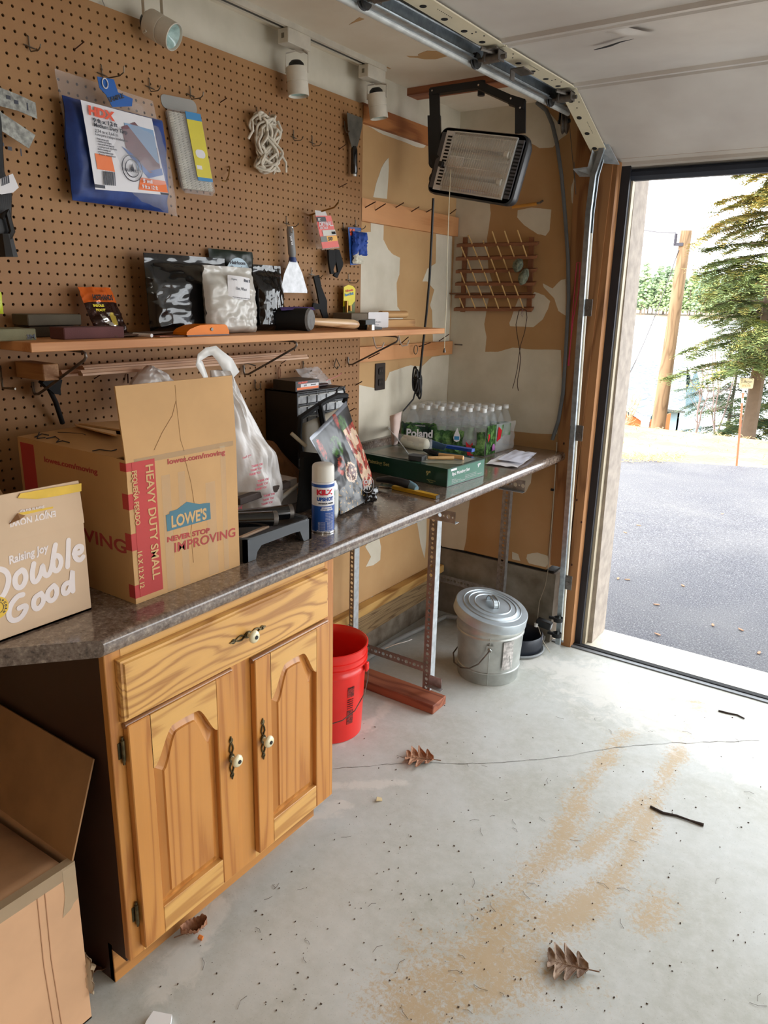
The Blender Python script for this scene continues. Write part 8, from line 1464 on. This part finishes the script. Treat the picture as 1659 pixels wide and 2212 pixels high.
b.add(vs, [(j*(nn_+1)+i, j*(nn_+1)+i+1, (j+1)*(nn_+1)+i+1, (j+1)*(nn_+1)+i) for j in range(8) for i in range(nn_) if not ((i+j) % 7 == 3 and i > 6)]); b.build('torn_sticker', mat('torn_sticker', (222, 218, 214), .7, var=.25, vs=60), bn)
# lid sits askew on the rim
ld = thing('bin_lid', bc+Vector((0, 0, .29)), 'round ridged galvanised lid with strap handle sitting askew on the bin', 'lid'); vr = Vector((-math.sin(af), math.cos(af), 0)); vt = Vector((math.cos(af), math.sin(af), 0)); Rl = Matrix.Rotation(math.radians(-11), 4, vt) @ Matrix.Rotation(math.radians(6), 4, vr)
T_l = Matrix.Translation(bc+Vector((0, 0, .320))+vt*.004) @ Rl @ Matrix.Scale(BS*1.03, 4)
b = MB(); b.T = T_l; b.lathe([(.1465, -.033), (.1485, -.034), (.1475, -.028), (.1465, .0), (.144, .003), (.128, .0045), (.119, .005), (.1165, .0085), (.114, .0055), (.100, .008), (.097, .0115), (.094, .0085), (.076, .011), (.073, .0145), (.070, .0115), (0, .014)], 72, cap=False); b.build('lid_pan', mat('lid_zinc', (186, 196, 202), .4, .6, var=.1, vs=10), ld, smooth=40)
b = MB(); b.T = T_l @ Matrix.Rotation(af+.5, 4, 'Z'); 
for w0 in (-.012, .008): b.tube([(-.034, w0, .014), (-.034, w0, .022), (-.028, w0, .034), (-.016, w0, .039), (.016, w0, .039), (.028, w0, .034), (.034, w0, .022), (.034, w0, .014)], .0028, 7)
Ps = [(-.034, .014), (-.034, .022), (-.028, .034), (-.016, .039), (.016, .039), (.028, .034), (.034, .022), (.034, .014)]; vs = [(x, -.012, z) for x, z in Ps]+[(x, .008, z) for x, z in Ps]; b.add(vs, [(i, i+1, 9+i, 8+i) for i in range(7)]); b.build('strap_handle', M['steel'], ld, smooth=50)
# dark coil behind the bin
dc = thing('plastic_tub', (.56, -.14, 0), 'dark round tub with grey rim in the corner behind the bin', 'tub'); b = MB(); b.at((.56, -.17, 0)); b.lathe([(.0, .004), (.10, .002), (.11, .01), (.112, .085), (.108, .09), (.104, .085), (.10, .012), (0, .012)], 36, cap=False); b.build('tub', mat('dark_blue_tub', (28, 34, 46), .4), dc, smooth=50); b = MB(); b.at((.56, -.17, .012)); b.tube([(.118*math.cos(a), .118*math.sin(a), 0) for a in [math.tau*i/36 for i in range(36)]], .006, 8, close=True); b.build('grey_ring', mat('grey_ring', (134, 138, 140), .5), dc, smooth=60)
# ================================================================ red bucket
bk = thing('red_bucket', (.255, -1.25, 0), 'bright red plastic bucket standing between the cabinet and the frame', 'bucket'); kc = Vector((.252, -1.25, 0)); M['redp'] = mat('red_plastic', (226, 42, 34), .35, var=.03, coat=.2)
b = MB(); b.at(kc); b.lathe([(.118, 0), (.124, .003), (.136, .27), (.139, .272), (.139, .286), (.137, .288), (.137, .30), (.144, .302), (.144, .308), (.1385, .31), (.1385, .325), (.144, .327), (.144, .332), (.139, .334), (.140, .362), (.1455, .363), (.146, .370), (.142, .372), (.137, .368), (.134, .33), (.118, .012), (0, .010)], 56, cap=False); b.build('bucket_shell', M['redp'], bk, smooth=50)
ak = math.atan2(CY-kc.y, CX-kc.x)
def kp(a, r, z): return kc+Vector((r*math.cos(ak+a), r*math.sin(ak+a), z))
b = MB(); b.tube([kp(1.25, .15, .295), kp(1.1, .16, .25), kp(.9, .165, .2), kp(.6, .165, .15), kp(.3, .16, .12), kp(-.1, .155, .10), kp(-.6, .155, .1)], .002, 6); b.build('wire_handle', M['dull_steel'], bk)
b = MB(); c_ = kp(1.2, .143, .29); b.at(c_, (0, 0, ak+1.2)); b.box((0, -.012, -.02), (.012, .012, .014), .003); b.build('handle_ear', M['redp'], bk)
def kslab(a0, a1, z0, z1, m_, nm='warning_print'):
    b = MB(); n_ = 6; r_f = lambda z: .1245+.0123*z/.27*1.0+.0006; b.add([kp(a0+(a1-a0)*i/n_, r_f(z), z) for z in (z0, z1) for i in range(n_+1)], [(i, i+1, n_+2+i, n_+1+i) for i in range(n_)]); b.build(nm, m_, bk)
for z0, z1 in ((.19, .225), (.075, .135)): kslab(.52, .74, z0, z1, mat('bucket_print', (58, 20, 18), .5, var=.4, vs=120, rgb2=(170, 40, 30)))
def ktext(s_, a0, a1, z, cap):
    t2 = MB(); t2.text(s_, 1, bold=.02, ext=.0003/cap); x0 = min(v.x for v in t2.v); x1 = max(v.x for v in t2.v); b = MB(); b.warp = lambda p: kp(a0+(a1-a0)*(p.x-x0)/(x1-x0), .1256+.0123*(z+p.y)/.27+p.z, z+p.y); b.add([(v.x, v.y*cap/.7, v.z*cap) for v in t2.v], t2.f); b.build('lettering', M['black'], bk)
ktext('WARNING', .52, .74, .226, .007)
for i in range(5): ktext(('children can', 'fall into', 'bucket and', 'drown keep', 'away')[i], .52, .72, .178-.009*i, .005)
# ================================================================ open carton on the floor
M['kraft2'] = mat('floor_carton', (214, 168, 128), .8, var=.06, vs=5, bump=.08, bs=20); fx = thing('floor_carton', (.35, -2.8, 0), 'large open cardboard carton on the floor left of the cabinet', 'box'); fX, fY, fZ = .57, -2.528, .437
b = MB(); b.box((fX-.004, -3.05, .001), (fX, fY, fZ)); b.box((.08, fY-.004, .001), (fX-.004, fY, fZ)); b.box((.08, -3.05, .001), (.084, fY-.004, fZ)); b.box((.08, -3.05, .001), (fX, -3.046, fZ)); b.box((.08, -3.05, .001), (fX, fY, .005)); b.build('carton_body', M['kraft2'], fx)
p1, p2 = onx(203, 1640, .555), None; b = MB(); b.add([(fX-.004, fY-.002, fZ), (.09, fY-.002, fZ), (.075, p1.y, p1.z), (.555, p1.y, p1.z)], [(0, 1, 2, 3)]); b.build('raised_flap', mat('flap_inside', (166, 124, 84), .85), fx, solid=.004)
b = MB(); b.grid(lambda s_, t_: (.10+(fX-.106)*s_, -3.04+(fY+3.034)*t_*.97, fZ-.002-.02*(1-s_)+.018*math.sin(math.pi*t_)*(1-s_)), 10, 10); b.build('folded_flap', mat('flap_fold', (178, 134, 96), .85), fx, solid=.003, smooth=60)
tp3 = mat('dull_tape', (206, 180, 146), .3, var=.05, alpha=.6)
b = MB(); b.box((fX, -3.05, fZ-.03), (fX+.0006, fY, fZ+.0005)); b.box((fX-.02, -3.05, fZ+.0002), (fX+.0006, fY, fZ+.001)); b.build('tape_strip', tp3, fx); b = MB(); b.frame((fX+.0003, 0, 0), (0, 1, 0), (0, 0, 1), (1, 0, 0)); b.prism([(fY-.001, fZ-.005), (fY-.001, fZ-.095), (fY-.012, fZ-.1), (fY-.02, fZ-.11), (fY-.04, fZ-.118), (fY-.03, fZ-.07), (fY-.03, fZ-.005)][::-1], 0, .0006); b.build('tape_strip', tp3, fx)
b = MB()
for y0 in (-2.60, -2.617): b.tube([(fX+.0002, y0, fZ-.03), (fX+.0002, y0-.004, fZ-.2), (fX+.0002, y0+.002, .0)], .0012, 4)
b.build('crease', mat('crease_tan', (176, 130, 96), .85, var=0), fx)
b = MB(); b.frame((fX-.02, fY+.004, .07), (1, 0, 0), (0, 0, 1), (0, 1, 0)); pouch(b, .06, .1, .01, 4, .012, 12, 12, flat=0); b.build('crumpled_tape', tp3, fx, smooth=60)
# ================================================================ leaves, twigs and scraps on the floor
def leaf(nm, c, L, W, kind, ang, m, lab, seed, curl=.02, lift=.004):
    g = random.Random(seed); t2 = thing(nm, c, lab, 'leaf'); out = []
    N = 60
    for i in range(N+1):
        t_ = i/N
        if kind == 'oak': w_ = W*(.25+.75*math.sin(math.pi*min(1, t_*1.02))**.7)*(.34+.66*abs(math.sin(t_*math.pi*3.6+.3))**1.1)
        else: w_ = W*math.sin(math.pi*t_)**.62*(1+.03*math.sin(t_*60))
        out.append((t_, w_))
    b = MB(); b.at(Vector(c)+Vector((0, 0, lift)), (0, 0, ang)); vs = []; M_ = 8
    for t_, w_ in out:
        for k_ in range(-M_, M_+1):
            s_ = k_/M_; y = w_*s_; x = L*(t_-.5)+(.35*abs(y) if kind == 'oak' else .1*abs(y)); z = curl*(abs(s_)**2*(.5+.5*noise.noise(Vector((t_*4, seed, s_))))+.4*abs(t_-.5))+.004*abs(math.sin(t_*22+abs(s_)*5))*abs(s_)+.003*noise.noise(Vector((t_*9, s_*4, seed))); vs.append((x, y, max(z, 0)))
    n_ = 2*M_+1; b.add(vs, [(i*n_+k_, i*n_+k_+1, (i+1)*n_+k_+1, (i+1)*n_+k_) for i in range(N) for k_ in range(n_-1)]); b.build('blade', m, t2, solid=.0006, smooth=70)
    b = MB(); b.at(Vector(c)+Vector((0, 0, lift)), (0, 0, ang)); b.tube([(-L*.75, 0, .004), (-L*.5, 0, .004), (0, 0, .003), (L*.45, 0, .006)], [.0016, .0016, .001, .0004], 5)
    for i in range(6):
        for sg in (-1, 1): t_ = .15+.12*i; b.tube([(L*(t_-.5), 0, .004), (L*(t_-.5)+W*.35, sg*W*.5, .006)], .0005, 4)
    b.build('stem', mat(nm+'_vein%d' % seed, (118, 84, 58), .8, var=0), t2)
Lm = lambda n, c, c2: mat(n, c, .75, var=.2, vs=45, rgb2=c2)
leaf('oak_leaf', onz(908, 1642, 0), .10, .066, 'oak', 3.6, Lm('leaf_tan', (186, 140, 108), (146, 100, 72)), 'curled brown oak leaf on the concrete near the crack', 3, .016)
leaf('oak_leaf', onz(1228, 2090, 0), .10, .062, 'oak', 3.5, Lm('leaf_grey', (168, 144, 122), (118, 92, 74)), 'dull brown oak leaf lying in the sandy patch', 5, .016)
leaf('beech_leaf', onz(315, 2012, 0), .105, .034, 'oval', .85, Lm('leaf_pale', (196, 156, 112), (136, 98, 66)), 'oval ribbed brown leaf at the foot of the cabinet corner', 7, .018)
leaf('beech_leaf', onz(413, 2010, 0)+Vector((.012, 0, 0)), .07, .022, 'oval', 1.1, Lm('leaf_rust', (182, 132, 100), (140, 92, 66)), 'small folded leaf against the toe kick of the cabinet', 8, .04)
leaf('beech_leaf', onz(200, 2085, 0), .13, .05, 'oval', 1.4, Lm('leaf_dark', (140, 98, 68), (92, 58, 40)), 'dark crumpled leaf between the floor carton and the cabinet', 9, .03)
b = MB(); b.at(onz(433, 2026, .008), (.4, .3, .4)); b.box((-.007, -.005, -.005), (.007, .006, .005), .002); top(b.build('foil_scrap', mat('orange_foil', (222, 130, 60), .3, .3)), 'tiny crumpled orange wrapper scrap beside the folded leaf', 'scrap')
b = MB(); b.at(onz(818, 1727, .004), (.3, .2, 1)); b.prism([(-.012, -.006), (.01, -.008), (.012, .004), (-.004, .01)], 0, .003); top(b.build('leaf_scrap', mat('pale_scrap', (206, 184, 140), .8)), 'tiny pale leaf scrap on the floor right of the cabinet', 'scrap')
b = MB(); p = [onz(u, v, 0) for u, v in [(318, 2212), (332, 2192), (372, 2200), (366, 2240), (300, 2250)]]; b.add([q_+Vector((0, 0, .012)) for q_ in p]+[q_+Vector((0, 0, .001)) for q_ in p], [(0, 1, 2, 3, 4), (9, 8, 7, 6, 5)]+[(i, 5+i, 5+(i+1) % 5, (i+1) % 5) for i in range(5)]); top(b.build('white_card', mat('bright_white_card', (240, 242, 244), .4, var=0)), 'white rounded card corner at the bottom edge of the picture', 'card')
def twig(P, r, lab): b = MB(); b.tube([onz(u, v, r) for u, v in P], [r, r*1.1, r*.9, r*.8, r*1.3][:len(P)], 7); top(b.build('twig', mat('twig_bark', (62, 48, 42), .85, var=.2, vs=90), smooth=60), lab, 'twig')
twig([(1405, 1742), (1432, 1756), (1462, 1762), (1490, 1772), (1520, 1782)], .0042, 'long dark twig on the floor right of the sandy patch'); twig([(1552, 1535), (1575, 1541), (1592, 1544), (1608, 1552)], .0036, 'short dark twig near the door threshold')
g = random.Random(77); b = MB()
for i in range(420):
    u, v = g.uniform(560, 1659), g.uniform(1520, 2212)
    if i > 300: u, v = g.uniform(300, 1200), g.uniform(1750, 2212)
    q_ = onz(u, v, .001)
    if q_.x < .62 and q_.y < -1.6: continue
    a = g.uniform(0, 6.28)
    if g.random() < .13: l_ = g.uniform(.008, .02); b.tube([q_+Vector((0, 0, .0)), q_+Vector((math.cos(a)*l_, math.sin(a)*l_, .002)), q_+Vector((math.cos(a+.3)*2*l_, math.sin(a+.3)*2*l_, 0))], .0005, 3)
    else: s_ = g.uniform(.0008, .0026); b.at(q_, (a, a, a)); b.box((-s_, -s_*.6, -s_*.5), (s_, s_*.6, s_*.5)); b.at()
prop(b.build('floor_debris', mat('debris_brown', (84, 66, 52), .9, var=.2, vs=200)), 'pine needles and crumbs of bark scattered over the concrete floor', 'debris', kind='stuff')
